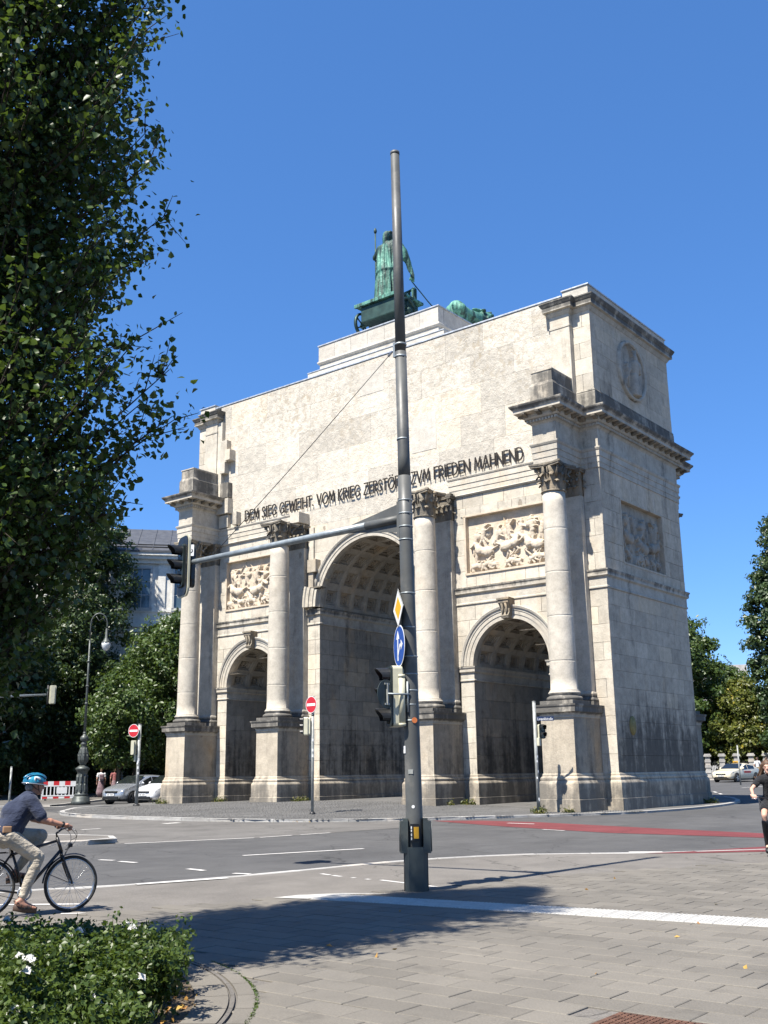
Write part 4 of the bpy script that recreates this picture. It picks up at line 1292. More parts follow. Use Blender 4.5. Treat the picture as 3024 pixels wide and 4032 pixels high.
# --- carved panels: figures and horses in relief
def relief(name, fn, w, h, seed, depth=.2, oval=False, mat='stone_relief', nx=190, figs=None):
    r = random.Random(seed)
    nz = int(nx * h / w)
    U, V = np.meshgrid(np.linspace(-w / 2, w / 2, nx), np.linspace(-h / 2, h / 2, nz))
    H = np.zeros_like(U)
    def cap_(p, q, ra, rb, lift):
        (x0, z0), (x1, z1) = p, q
        dx, dz = x1 - x0, z1 - z0
        L = dx * dx + dz * dz + 1e-9
        t = np.clip(((U - x0) * dx + (V - z0) * dz) / L, 0, 1)
        d = np.hypot(U - x0 - t * dx, V - z0 - t * dz)
        rr = ra + (rb - ra) * t
        hh = lift + np.clip(1 - (d / rr) ** 2, 0, 1) ** .33 * (rr * .55 + .03)
        np.maximum(H, np.where(d < rr, hh, 0), out=H)
    def limb(p, a, l, ra, rb, lift):
        q = (p[0] + l * math.cos(a), p[1] + l * math.sin(a)); cap_(p, q, ra, rb, lift); return q
    def figure(x, z, s, lean, lift, flip=1):
        a = PI / 2 + lean
        hip = (x, z)
        ch = limb(hip, a, .34 * s, .115 * s, .14 * s, lift)
        nk = limb(ch, a, .14 * s, .06 * s, .05 * s, lift)
        hd = limb(nk, a, .07 * s, .085 * s, .08 * s, lift + .02)
        cap_((hd[0], hd[1] + .05 * s), (hd[0] + .04 * s, hd[1] + .10 * s), .05 * s, .03 * s, lift + .03)
        for sd in (-1, 1):
            e = limb(ch, r.uniform(-2.4, .6) if sd < 0 else r.uniform(.2, 2.6), .2 * s, .055 * s, .045 * s, lift + .03)
            limb(e, r.uniform(-.6, 2.2), .2 * s, .045 * s, .032 * s, lift + .04)
            k = limb(hip, -PI / 2 + sd * r.uniform(.1, .9), .27 * s, .085 * s, .06 * s, lift)
            limb(k, -PI / 2 + sd * r.uniform(-.5, .3), .27 * s, .058 * s, .035 * s, lift)
        for i in range(3):     # drapery
            limb((x + r.uniform(-.1, .1) * s, z + .1 * s), -PI / 2 + r.uniform(-.5, .5), .32 * s, .05 * s, .02 * s, lift + .02)
        if r.random() < .5:
            c = (ch[0] + flip * .12 * s, ch[1] - .05 * s)
            cap_(c, (c[0] + .02, c[1] + .02), .17 * s, .17 * s, lift - .02)
        if r.random() < .3:
            p0 = (ch[0], ch[1] + .1 * s); an = r.uniform(.3, 2.8)
            limb(p0, an, .55 * s, .018, .014, lift + .03); limb(p0, an + PI, .4 * s, .018, .014, lift + .03)
    def horse(x, z, s, f, lift):
        a = f * r.uniform(.1, .5)
        b0, b1 = (x - f * .26 * s, z - .03 * s), (x + f * .24 * s, z + .10 * s)
        cap_(b0, b1, .23 * s, .19 * s, lift - .02); cap_(b0, (b0[0] - f * .06 * s, b0[1]), .26 * s, .22 * s, lift); cap_(b1, (b1[0] + f * .04 * s, b1[1] + .02), .23 * s, .2 * s, lift + .01)
        n1 = (b1[0] + f * .26 * s, b1[1] + .34 * s)
        cap_(b1, n1, .15 * s, .09 * s, lift)
        cap_(n1, (n1[0] + f * .22 * s, n1[1] - .16 * s), .085 * s, .05 * s, lift + .02)
        for i in range(4):
            bx = b1 if i < 2 else b0
            k = limb((bx[0] + f * r.uniform(-.06, .1) * s, bx[1] - .1 * s), -PI / 2 + f * r.uniform(-.2, 1.0), .3 * s, .085 * s, .05 * s, lift)
            limb(k, -PI / 2 - f * r.uniform(.0, 1.0), .3 * s, .05 * s, .03 * s, lift)
        limb((b0[0] - f * .2 * s, b0[1] + .1 * s), PI / 2 + f * 1.2, .35 * s, .05 * s, .03 * s, lift)
    if figs == 'medal':
        figure(.12, -.25, 1.65, -.05, .05); limb((.1, -.3), -PI / 2, .75, .26, .34, .03)
        for i in range(7): limb((-.05 + i * .055, -.3), -PI / 2 + r.uniform(-.15, .2), .8, .045, .05, .09)
        figure(-.55, -.35, .9, .1, .04)
    else:
        m = int(w / .52)
        for i in range(m):
            figure(-w / 2 + (i + .5) * w / m + r.uniform(-.1, .1), h * .05 + r.uniform(-.1, .15), .95 * h / 2.5, r.uniform(-.3, .3), .0)
        for i in range(max(1, int(w / 1.15))):
            f = r.choice((-1, 1))
            x = -w / 2 + (i + .55) * w / max(1, int(w / 1.15)) + r.uniform(-.15, .15)
            horse(x, -h * .10 + r.uniform(-.16, .12), .88 * h / 2.5, f, .05)
            figure(x, h * .08, .95 * h / 2.5, r.uniform(-.4, .4), .08, f)
        for i in range(m):
            a = -w / 2 + (i + .5) * w / m
            figure(a, -h * .38 + r.uniform(-.05, .05), .8 * h / 2.5, r.choice((-1, 1)) * r.uniform(.9, 1.5), .05)
    H = H / max(.30, float(H.max())) * depth
    rip = np.sin(U * 23 + 3 * np.sin(V * 9)) * np.sin(V * 27 + 2 * np.sin(U * 11))
    H = np.maximum(0, H + (H > .02) * rip * .004)
    e = np.minimum(np.minimum(U + w / 2, w / 2 - U), np.minimum(V + h / 2, h / 2 - V))
    H *= np.clip(e / .06, 0, 1)
    if oval:
        rr = np.hypot(U / (w / 2), V / (h / 2)); H *= np.clip((1 - rr) / .06, 0, 1)
    vs = [fn(float(u), float(v), -float(d)) for u, v, d in zip(U.ravel(), V.ravel(), H.ravel())]
    fs = []
    for j in range(nz - 1):
        for i in range(nx - 1):
            k = j * nx + i
            if oval and (U[j, i] / (w / 2)) ** 2 + (V[j, i] / (h / 2)) ** 2 > 1: continue
            fs.append((k, k + 1, k + nx + 1, k + nx))
    mb = MB(); mb.add(vs, fs, True)
    return mb.build(name, mat, arch, recalc=False)
for s in (-1, 1):
    relief('battle_relief', lambda u, v, w_, s=s: (s * 7.42 + u, .17 + w_, 10.935 + v), 4.0, 2.5, 21 + s, .36)
relief('procession_relief', lambda u, v, w_: (W - .20 - w_, 3.66 + u, 10.9 + v), 3.96, 2.6, 31, .36, mat='stone_east_relief', nx=170)
mb = MB()
for a, b, c, d in ((1.66, 5.66, 9.53, 9.62), (1.60, 1.70, 9.58, 12.22), (5.62, 5.72, 9.58, 12.22), (1.6, 5.72, 12.17, 12.26)):
    mb.bbox(W - .24, W + .02, a, b, c, d, .015)
mb.build('panel_frame', 'stone_east', arch)
relief('medallion', lambda u, v, w_: (W + .012 - w_, 3.62 + u, 18.3 + v), 2.5, 2.5, 41, .42, oval=True, mat='stone_east_relief', nx=130, figs='medal')
mb = MB(); vs = []; fs = []
pr = [(1.20, -.01), (1.20, .09), (1.25, .14), (1.32, .14), (1.36, .09), (1.38, -.01)]
for i in range(48):
    a = 2 * PI * i / 48
    for (r_, o) in pr: vs.append((W + o, 3.62 + r_ * math.cos(a), 18.3 + r_ * math.sin(a)))
for i in range(48):
    for k in range(5):
        j = (i + 1) % 48
        fs.append((i * 6 + k, j * 6 + k, j * 6 + k + 1, i * 6 + k + 1))
mb.add(vs, fs); mb.build('medallion_frame', 'stone_trim', arch)
mb = MB(); mb.lathe([(.0, 0), (.36, 0), (.36, .03), (0, .03)], 24, (W + .0, 1.38, 3.2), mat=Matrix.Rotation(PI / 2, 4, 'Y') @ Matrix.Diagonal((1, .75, 1, 1)), caps=False)
mb.build('repair_patch', plain('patch_ochre', (0.30, 0.235, 0.085), 0.85, var=0.15), arch)

# --- two smooth repair fields in the plain wall
for (a, b, c, d) in ((-.42, 1.08, 19.1, 20.6), (2.65, 4.03, 15.6, 17.3)):
    mb = MB(); mb.bbox(a, b, -.012, .05, c, d, .004); mb.build('repair_field', 'stone_base', arch, tone=.3)
# --- the inscription: metal letters standing off the wall
GL = {
 'D': (.62, [[(0, 0), (0, 1), (.2, 1), (.42, .93), (.56, .75), (.6, .5), (.56, .25), (.42, .07), (.2, 0), (0, 0)]]),
 'E': (.42, [[(.4, 1), (0, 1), (0, 0), (.42, 0)], [(0, .52), (.36, .52)]]),
 'M': (.78, [[(0, 0), (.12, 1), (.39, .22), (.66, 1), (.78, 0)]]),
 'S': (.42, [[(.38, .86), (.28, .98), (.14, .98), (.04, .86), (.06, .68), (.2, .54), (.34, .42), (.4, .26), (.34, .08), (.2, 0), (.08, .03), (0, .14)]]),
 'I': (.16, [[(.08, 0), (.08, 1)]]),
 'G': (.66, [[(.6, .82), (.48, .96), (.32, 1), (.14, .92), (.02, .7), (0, .5), (.03, .28), (.15, .08), (.32, 0), (.5, .05), (.6, .16), (.6, .44), (.38, .44)]]),
 'W': (.92, [[(0, 1), (.22, 0), (.46, .88), (.70, 0), (.92, 1)]]),
 'H': (.58, [[(0, 0), (0, 1)], [(.58, 0), (.58, 1)], [(0, .52), (.58, .52)]]),
 'T': (.5, [[(0, 1), (.5, 1)], [(.25, 1), (.25, 0)]]),
 'V': (.62, [[(0, 1), (.31, 0), (.62, 1)]]),
 'O': (.76, [[(.38 + .38 * math.cos(2 * PI * k / 20), .5 + .5 * math.sin(2 * PI * k / 20)) for k in range(21)]]),
 'Ö': (.76, [[(.38 + .38 * math.cos(2 * PI * k / 20), .5 + .5 * math.sin(2 * PI * k / 20)) for k in range(21)], [(.22, 1.13), (.22, 1.2)], [(.54, 1.13), (.54, 1.2)]]),
 'K': (.52, [[(0, 0), (0, 1)], [(.48, 1), (.02, .5), (.52, 0)]]),
 'R': (.48, [[(0, 0), (0, 1), (.24, 1), (.4, .92), (.44, .76), (.4, .6), (.24, .52), (0, .52)], [(.2, .52), (.48, 0)]]),
 'Z': (.54, [[(.03, 1), (.52, 1), (0, 0), (.54, 0)]]),
 'F': (.4, [[(0, 0), (0, 1), (.4, 1)], [(0, .52), (.34, .52)]]),
 'N': (.64, [[(0, 0), (0, 1), (.64, 0), (.64, 1)]]),
 'A': (.66, [[(0, 0), (.33, 1), (.66, 0)], [(.12, .34), (.54, .34)]]),
 ',': (.1, [[(.05, .14), (.03, .08)]]),
 ' ': (.22, []),
}
TXT = 'DEM SIEG GEWEIHT, VOM KRIEG ZERSTÖRT, ZVM FRIEDEN MAHNEND'
LH, GAP, TH = 0.54, 0.18, 0.052
tot = sum(GL[c][0] + GAP for c in TXT) - GAP
sx = 16.55 / tot
X = -8.07
for ch in TXT:
    w, st = GL[ch]
    if st:
        mb = MB()
        for line in st:
            n = len(line)
            for (a, b) in zip(line, line[1:]):
                p, q = Vector((X + a[0] * sx, 14.16 + a[1] * LH)), Vector((X + b[0] * sx, 14.16 + b[1] * LH))
                d = (q - p); L = d.length; d.normalize(); nn = Vector((-d.y, d.x))
                c = (p + q) / 2
                mb.obox((c.x, -.085 + rng.uniform(-.001, .001), c.y), (d.x * (L / 2 + TH * .35), 0, d.y * (L / 2 + TH * .35)), (0, .018 + rng.uniform(0, .002), 0), (nn.x * TH / 2, 0, nn.y * TH / 2))
        # two standoff pins
        p = st[0][0]; q = st[0][len(st[0]) // 2]
        for a in (p, q):
            mb.tube([(X + a[0] * sx, -.08, 14.16 + a[1] * LH), (X + a[0] * sx, .0, 14.16 + a[1] * LH)], .012, 5)
        mb.build('letter', 'letter_bronze', arch)
    X += (w + GAP) * sx

# ------------------------------------------------------------------ bronze group on the roof
def capsules(mb, pts, rs, n=14):
    """a chain of overlapping rounded segments"""
    for i in range(len(pts) - 1):
        p, q = Vector(pts[i]), Vector(pts[i + 1])
        mb.tube([p.lerp(q, t) for t in (0, .25, .5, .75, 1)], [rs[i] + (rs[i + 1] - rs[i]) * t for t in (0, .25, .5, .75, 1)], n)
    for p, r in zip(pts, rs):
        mb.ell(p, (r, r, r), 12, 8)
TOP = 22.90
statue = thing('bronze_statue', 'green bronze robed figure with a spear standing on the chariot', 'statue', (0.15, 1.6, 24.47))
mb = MB()
capsules(mb, [(0, 0, .12), (0, 0, .9), (0, .0, 1.75), (0, .02, 2.1)], [.60, .54, .47, .40])
capsules(mb, [(-.36, -.05, .1), (-.28, 0, 1.6)], [.26, .3]); capsules(mb, [(.34, .1, .1), (.25, 0, 1.6)], [.26, .3])
capsules(mb, [(-.12, 0, 2.0), (-.16, 0, 2.9)], [.42, .36]); capsules(mb, [(.12, 0, 2.0), (.18, 0, 2.9)], [.42, .38])
capsules(mb, [(-.42, 0, 3.02), (.45, 0, 3.06)], [.24, .25])
capsules(mb, [(0, 0, 2.9), (0.02, .02, 3.3), (.05, .05, 3.42)], [.3, .16, .15])
mb.ell((.08, .1, 3.62), (.23, .27, .30))
capsules(mb, [(.05, -.12, 3.66), (.0, -.16, 3.4), (-.03, -.14, 3.15)], [.2, .17, .13])
for k in range(9):
    a = k / 9 * 2 * PI
    mb.ell((.08 + .23 * math.cos(a), .08 + .24 * math.sin(a), 3.78), (.075, .075, .075), 8, 6)
capsules(mb, [(-.48, 0, 3.02), (-.74, .05, 2.72), (-.70, .25, 2.74)], [.2, .16, .12]); capsules(mb, [(-.70, .2, 2.72), (-.80, .05, 2.78)], [.12, .13])
capsules(mb, [(.5, 0, 3.02), (.86, .05, 2.45), (1.05, .2, 1.85), (1.13, .35, 1.2)], [.24, .22, .15, .09])
capsules(mb, [(.62, -.02, 2.95), (.86, .0, 2.35), (.95, .08, 2.1)], [.26, .24, .2])
capsules(mb, [(1.13, .35, 1.2), (1.16, .4, 1.0)], [.10, .06])
for k in range(4):
    capsules(mb, [(1.10 + .035 * k, .38, 1.02), (1.12 + .04 * k, .46, .84)], [.032, .026], 8)
capsules(mb, [(1.02, .34, 1.12), (1.0, .4, .98)], [.035, .028], 8)
# overfold of the tunic
for k in range(16):
    a = k / 16 * 2 * PI
    capsules(mb, [(.52 * math.cos(a), .45 * math.sin(a), 1.62), (.44 * math.cos(a), .36 * math.sin(a), 2.05)], [.09, .10], 8)
me = remeshed(mb, .045, 2, 'robed_body')
co = np.empty(len(me.vertices) * 3); me.vertices.foreach_get('co', co); co = co.reshape(-1, 3)
th = np.arctan2(co[:, 1], co[:, 0]); r_ = np.hypot(co[:, 0], co[:, 1])
lo = np.clip((1.7 - co[:, 2]) / .5, 0, 1); hi = np.clip((co[:, 2] - 1.65) / .3, 0, 1) * np.clip((3.0 - co[:, 2]) / .5, 0, 1) * (r_ < .62)
amp = lo * (.055 * np.sin(19 * th + 2.2 * np.sin(3 * th) + .5 * co[:, 2]) + .03 * np.sin(31 * th)) + hi * .045 * np.sin(15 * th + 1.5 * np.sin(2 * th) + 1.0 * co[:, 2])
wid = 1 + .20 * np.clip((2.95 - np.abs(co[:, 2] - .2)) / .4, 0, 1) * (np.abs(co[:, 0]) < .75)
co[:, 0] *= 1 + amp / np.maximum(r_, .2); co[:, 1] *= 1 + amp / np.maximum(r_, .2)
bx_ = np.clip((3.15 - co[:, 2]) / .5, 0, 1)
co[:, 0] = np.where(np.abs(co[:, 0]) < .62, co[:, 0] * (1 + .16 * bx_), co[:, 0] + np.sign(co[:, 0]) * .10 * bx_)
me.vertices.foreach_set('co', co.ravel()); me.update()
me.materials.append(M['verdigris'])
link('robed_body', me, statue)
mb = MB(); mb.tube([(-.83, .05, .0), (-.83, .05, 4.15)], .035, 8); mb.lathe([(.035, 4.1), (.075, 4.17), (.085, 4.26), (.05, 4.38), (.0, 4.45)], 10, (-.83, .05, 0)); mb.build('spear', 'dark_bronze', statue)
mb = MB(); mb.tube(bez([(1.15, .42, .95), (1.35, .9, .45), (1.75, 1.6, -.35), (2.2, 2.6, -.7)], 4), .03, 6); mb.build('reins', 'dark_bronze', statue)

chariot = thing('chariot', 'dark bronze two-wheeled chariot on the stone podium', 'chariot', (0.05, 1.6, TOP))
mb = MB(); mb.bbox(-1.42, 1.42, -.75, 1.2, 1.40, 1.54, .03); mb.bbox(-1.48, 1.48, -.80, -.68, 1.40, 1.58, .02); mb.build('platform', 'verdigris', chariot)
mb = MB()
mb.bbox(-1.15, 1.15, -.66, 1.1, .55, 1.40, .06); mb.build('undercarriage', 'dark_bronze', chariot)
mb = MB(); mb.tube([(-1.55, -.15, .65), (1.55, -.15, .65)], .10, 10); mb.build('axle', 'dark_bronze', chariot)
mb = MB()
for k in range(9):
    a = PI * k / 8
    mb.bbox(1.38 * math.cos(a) - .06, 1.38 * math.cos(a) + .06, .3 + .9 * math.sin(a), .42 + .9 * math.sin(a), 1.5, 2.0 + .45 * math.sin(a), .03)
mb.tube(bez([(1.4, .35, 2.0), (1.0, .95, 2.35), (0, 1.3, 2.5), (-1.0, .95, 2.35), (-1.4, .35, 2.0)], 5), .07, 8); mb.build('front_rail', 'verdigris', chariot)
mb = MB()
prof = [(.56, -.07), (.66, -.07), (.68, 0), (.66, .07), (.56, .07), (.56, -.07)]
mb.lathe(prof, 32, caps=False); mb.lathe([(.0, -.16), (.1, -.16), (.15, -.08), (.15, .08), (.1, .16), (0, .16)], 14, caps=False)
for k in range(6):
    a = 2 * PI * k / 6
    mb.tube([(.1 * math.cos(a), .1 * math.sin(a), 0), (.35 * math.cos(a), .35 * math.sin(a), 0), (.6 * math.cos(a), .6 * math.sin(a), 0)], [.05, .035, .055], 6)
wm = mb.mesh('wheel', 'dark_bronze')
for s in (-1, 1):
    o = link('wheel', wm, chariot); o.location = (s * 1.42, -.15, .66); o.rotation_euler = (0, PI / 2, 0)
mb = MB(); mb.tube(bez([(0, 1.0, 1.1), (0, 2.2, 1.15), (0, 4.0, 1.5)], 4), .08, 8); mb.build('pole', 'dark_bronze', chariot)

def make_lion():
    t = thing('bronze_lion', 'green bronze lion with ribs and mane, outermost beside the chariot', 'lion', (3.1, 3.3, TOP - .1), 0, 'bronze lions drawing the chariot')
    mb = MB()
    capsules(mb, [(0, 0, 1.02), (0, .8, .98), (0, 1.7, 1.02), (0, 2.3, 1.1)], [.42, .33, .40, .42])
    capsules(mb, [(-.24, -.1, .95), (-.24, .05, .5), (-.24, -.2, .28), (-.24, -.08, .05)], [.3, .2, .11, .12]); capsules(mb, [(.24, .0, .95), (.24, .3, .5), (.24, .05, .28), (.24, .2, .05)], [.3, .2, .11, .12])
    capsules(mb, [(-.22, 2.2, .9), (-.22, 2.3, .45), (-.22, 2.35, .06)], [.22, .14, .12]); capsules(mb, [(.22, 2.3, .9), (.22, 2.6, .5), (.22, 2.75, .08)], [.22, .14, .12])
    capsules(mb, [(0, 2.3, 1.2), (0, 2.85, 1.5)], [.42, .34]); mb.ell((0, 3.0, 1.5), (.26, .34, .27)); mb.ell((0, 3.3, 1.42), (.15, .2, .14))
    r = random.Random(3)
    for k in range(46):
        a = r.uniform(0, 2 * PI); y = r.uniform(1.9, 2.95)
        capsules(mb, [(.42 * math.cos(a), y, 1.28 + .42 * math.sin(a)), (.47 * math.cos(a), y - .22, 1.22 + .46 * math.sin(a))], [.1, .05], 8)
    for k in range(7):
        for s in (-1, 1):
            capsules(mb, [(s * .30, .62 + k * .16, 1.14), (s * .36, .58 + k * .16, .85)], [.05, .04], 6)
    capsules(mb, [(0, -.35, 1.2), (.05, -.55, .95), (.2, -.6, .45), (.3, -.3, .3)], [.08, .06, .05, .09])
    for s in (-1, 1): mb.ell((s * .18, 2.86, 1.76), (.08, .05, .09))
    me = remeshed(mb, .04, 2, 'lion_body'); me.materials.append(M['verdigris'])
    link('lion_body', me, t)
    return t
lion = make_lion()
l2 = copy_tree(lion); l2.location = (1.15, 3.6, TOP - .1); l2['label'] = 'green bronze lion half hidden behind the chariot wheel'

# ------------------------------------------------------------------ traffic signals and signs
def basis(n):
    n = Vector((n[0], n[1], 0)).normalized()
    return n, Vector((0, 0, 1)).cross(n), Vector((0, 0, 1))       # normal, right (seen from behind), up
def disc_sign(name, label, c, n, rad, mats, motif, back='sign_back', group=None):
    """round or square sheet-metal sign with rim and printed motif; n points to its readers"""
    t = thing(name, label, 'road sign', c, 0, group)
    nn, rt, up = basis(n)
    left = rt          # reader's right is -rt seen from the front
    fn = lambda u, v, w: (rt * u + up * v + nn * w)[:]
    motif(t, fn)
    return t
def ring_poly(r, n=40, k=1.0): return [(r * math.cos(2 * PI * i / n), r * math.sin(2 * PI * i / n)) for i in range(n)]
def P_(t, name, mat, poly, fn, a, b):
    mb = MB(); mb.prism(poly, fn, a, b); return mb.build(name, mat, t)
def no_entry(c, n, label, r=.3, group=None):
    def mot(t, fn):
        P_(t, 'sheet', 'sign_back', ring_poly(r), fn, -.004, .0)
        P_(t, 'rim', 'sign_white', ring_poly(r * .995), fn, .0, .003)
        P_(t, 'face', 'sign_red', ring_poly(r * .93), fn, .003, .006)
        P_(t, 'bar', 'sign_white', [(-r * .76, -r * .15), (r * .76, -r * .15), (r * .76, r * .15), (-r * .76, r * .15)], fn, .006, .009)
    return disc_sign('no_entry_sign', label, c, n, r, None, mot, group=group)
def signal_head(name, label, c, n, lenses=3, h=.30, housing='signal_cream', front='signal_green', board=False, group=None, visor=.2):
    """traffic light: housing, lens, tunnel visors, optional contrast board"""
    t = thing(name, label, 'traffic light', c, 0, group)
    nn, rt, up = basis(n)
    fn = lambda u, v, w: (-rt * u + up * v + nn * w)[:]
    H = lenses * h; w = h * .52
    def rr(w, H, r, k=5):
        pts = []
        for (sx, sz, a0) in ((1, 1, 0), (-1, 1, PI / 2), (-1, -1, PI), (1, -1, 1.5 * PI)):
            for i in range(k):
                a = a0 + PI / 2 * i / (k - 1)
                pts.append((sx * (w - r) + r * math.cos(a), sz * (H / 2 - r) + r * math.sin(a)))
        return pts
    P_(t, 'housing', housing, rr(w, H, .05), fn, -.17, -.03)
    P_(t, 'front_panel', front, rr(w * .97, H - .01, .05), fn, -.03, .0)
    mb = MB(); mb.prism(rr(w * .6, H * .96, .06), fn, -.25, -.17); mb.build('back_cover', housing, t)
    if board:
        P_(t, 'contrast_board', 'signal_black', rr(w * 1.75, H + .28, .12), fn, -.05, -.035)
        P_(t, 'board_edge', 'signal_cream', rr(w * 1.75 + .025, H + .33, .13), fn, -.085, -.05)
    for k in range(lenses):
        z = (lenses - 1) / 2 * h - k * h
        r = h * .36
        mb = MB(); mb.prism([(p[0], p[1] + z) for p in ring_poly(r, 20)], fn, .0, .012); l = mb.build('lens', 'lens_dark', t)
        mb = MB(); m = 14; vs = []; fs = []
        for i in range(m + 1):
            a = -PI * .15 + PI * 1.3 * i / m
            for (rad, w_) in ((r * 1.16, 0), (r * 1.12, visor * (.55 + .45 * max(0, math.sin(a)))), (r * 1.05, visor * (.55 + .45 * max(0, math.sin(a)))), (r * 1.07, 0)):
                vs.append(fn(rad * math.cos(a), z + rad * math.sin(a), w_))
        for i in range(m):
            for q in range(3): fs.append((i * 4 + q, i * 4 + q + 1, (i + 1) * 4 + q + 1, (i + 1) * 4 + q))
        mb.add(vs, fs, False); mb.build('visor', 'signal_black', t)
    return t
def bands(t, x, y, zs, r, h=.03, mat='galvanised'):
    for z in zs:
        mb = MB(); mb.lathe([(r - .004, z - h / 2), (r, z - h / 2), (r, z + h / 2), (r - .004, z + h / 2)], 20, (x, y, 0)); mb.build('clamp_band', mat, t)

# the tall signal mast in the foreground
MX, MY = 20.61, -24.06
LEAN = Vector((-.0088, -.0070))
mast = thing('signal_mast', 'tall dark grey signal mast with long cantilever arm in the foreground', 'mast', (MX, MY, 0))
def mp(z): return (LEAN.x * z, LEAN.y * z, z)
mb = MB()
mb.tube([mp(z) for z in (.0, .9, 2.0, 3.4, 5.0, 5.9)], [.122, .118, .113, .108, .102, .100], 24); mb.build('lower_tube', 'pole_grey', mast)
mb = MB(); mb.tube([mp(z) for z in (5.88, 6.2, 7.9)], [.094, .092, .088], 24); mb.build('middle_tube', 'pole_grey', mast)
mb = MB(); mb.tube([mp(z) for z in (7.88, 9.5, 11.35)], [.082, .078, .072], 24); mb.tube([mp(11.35), mp(11.40)], [.076, .076], 20); mb.build('upper_tube', 'pole_grey', mast)
mb = MB()
sh = [(-.155, -.10), (-.10, -.155), (.10, -.155), (.155, -.10), (.155, .10), (.10, .155), (-.10, .155), (-.155, .10)]
rot = lambda u, v: (u * .8 + v * .6, v * .8 - u * .6) if False else (u * .78 - v * .62, u * .62 + v * .78)
mb.prism([rot(u, v) for u, v in sh], lambda u, v, w: (u, v, w), -.05, .60); mb.build('base_shroud', 'pole_shroud', mast)
for s in (-1, 1):
    q = [(s * .105, -.14), (s * .20, -.12), (s * .215, -.06), (s * .215, .06), (s * .20, .12), (s * .105, .14)]
    mb = MB(); mb.prism([rot(u, v) for u, v in q], lambda u, v, w: (u, v, w), .52, .94)
    q2 = [(s * .105, -.12), (s * .17, -.09), (s * .17, .09), (s * .105, .12)]
    mb.prism([rot(u, v) for u, v in q2], lambda u, v, w: (u, v, w), .94, .975)
    for i in range(5):
        v = -.1 + i * .05
        a, b = rot(s * .214, v), rot(s * .219, v)
        mb.tube([(b[0], b[1], .54), (b[0], b[1], .92)], .006, 5)
    mb.build('cabinet', 'pole_shroud', mast)
    a = rot(s * .157, -.02)
    mb = MB(); mb.tube([(a[0], a[1], .0), (a[0], a[1], .52)], .012, 6); mb.build('cover_joint', 'sign_black', mast)
bands(mast, LEAN.x * 3.9, LEAN.y * 3.9, [3.62, 4.12], .110, .02); bands(mast, LEAN.x * 3, LEAN.y * 3, [2.30, 2.52, 2.72, 2.95, 3.2], .114, .02)
bands(mast, LEAN.x * 8, LEAN.y * 8, [7.82, 8.02], .094, .03); bands(mast, LEAN.x * 7, LEAN.y * 7, [6.48], .095, .025)
bands(mast, LEAN.x * 5.2, LEAN.y * 5.2, [4.92, 5.12, 5.32, 5.52], .108, .018)
# arm with gusset plates
A0, A1 = Vector((-.10, -.03, 5.26)), Vector((15.95 - MX, -24.28 - MY, 5.17))
ad = (A1 - A0).normalized()
mb = MB(); mb.tube([A0 + (A1 - A0) * t for t in (0.1, .35, .65, 1)], [.062, .056, .050, .044], 16); arm = mb.build('cantilever_arm', 'galvanised', mast)
mb = MB(); mb.tube([A0, A0 + (A1 - A0) * .15], [.066, .064], 16); mb.build('arm_sleeve', 'pole_grey', mast)
mb = MB()
side = Vector((-ad.y, ad.x, 0))
for (z0, z1) in ((.06, .24), (-.06, -.20)):
    vs = []
    for k in (-.006, .006):
        for (t, z) in ((.05, z0), (.05, z1), (1.0, z0 * 1.0)):
            vs.append(A0 + ad * t + Vector((0, 0, z)) + side * k)
    mb.add(vs, [(0, 1, 2), (5, 4, 3), (0, 3, 4, 1), (1, 4, 5, 2), (2, 5, 3, 0)])
mb.obox(A0 + ad * .02, side * .09, ad * .012, (0, 0, .30)); mb.build('arm_bracket', 'pole_grey', mast)
mb = MB(); mb.obox(Vector(mp(5.24)) + ad * .06, side * .075, ad * .05, (0, 0, .27)); mb.build('clamp_block', 'pole_grey', mast)
mb = MB(); w1 = A0 + (A1 - A0) * .87
wp = [Vector(mp(7.98)) + Vector((-.09, -.02, 0)), None, w1 + Vector((0, 0, .05))]
wp[1] = (wp[0] + wp[2]) / 2 - Vector((0, 0, .03)); mb.tube(wp, .0065, 6); mb.build('guy_wire', 'cable', mast)
mb = MB(); mb.tube([wp[0], wp[0].lerp(wp[2], .035)], .018, 8); mb.build('turnbuckle', 'steel', mast)
mb = MB(); mb.obox(Vector(mp(7.95)) + Vector((-.095, -.03, 0)), (.02, 0, 0), (0, .02, 0), (0, 0, .12)); mb.build('wire_bracket', 'galvanised', mast)
# call button, stickers
vd = Vector((.6, -.8, 0))
mb = MB()
bc = Vector((.075, -.115, .79))
bx = Vector((.8, .6, 0))
mb.obox(bc, bx * .062, vd * .03, (0, 0, .115)); mb.build('call_button_box', 'signal_black', mast)
mb = MB(); mb.obox(bc + vd * .035 + bx * .022, bx * .034, vd * .028, (0, 0, .075)); mb.build('call_button', 'button_yellow', mast)
mb = MB()
for k, (a, b) in enumerate(((.05, .085), (.01, .04), (-.045, -.01), (-.095, -.06))):
    mb.obox(bc + vd * .031 - bx * .045 + Vector((0, 0, (a + b) / 2)), bx * .007, vd * .001, (0, 0, (b - a) / 2))
mb.build('button_print', 'sign_white', mast)
def sticker(z, ang, r, mat, h=None):
    d = Vector((math.cos(ang), math.sin(ang), 0)); s_ = Vector((-d.y, d.x, 0))
    c = Vector(mp(z)) + d * .1205
    mb = MB(); mb.prism(ring_poly(r, 14) if h is None else [(-r, -h), (r, -h), (r, h), (-r, h)], lambda u, v, w: (c + s_ * u + Vector((0, 0, v)) + d * w)[:], -.006, .001)
    mb.build('sticker', mat, mast)
sticker(1.13, -1.02, .022, 'sign_white'); sticker(2.30, -.55, .04, 'sticker_orange'); sticker(1.60, -1.2, .035, 'post_grey', .03); sticker(1.9, -2.1, .03, 'sign_white', .05)

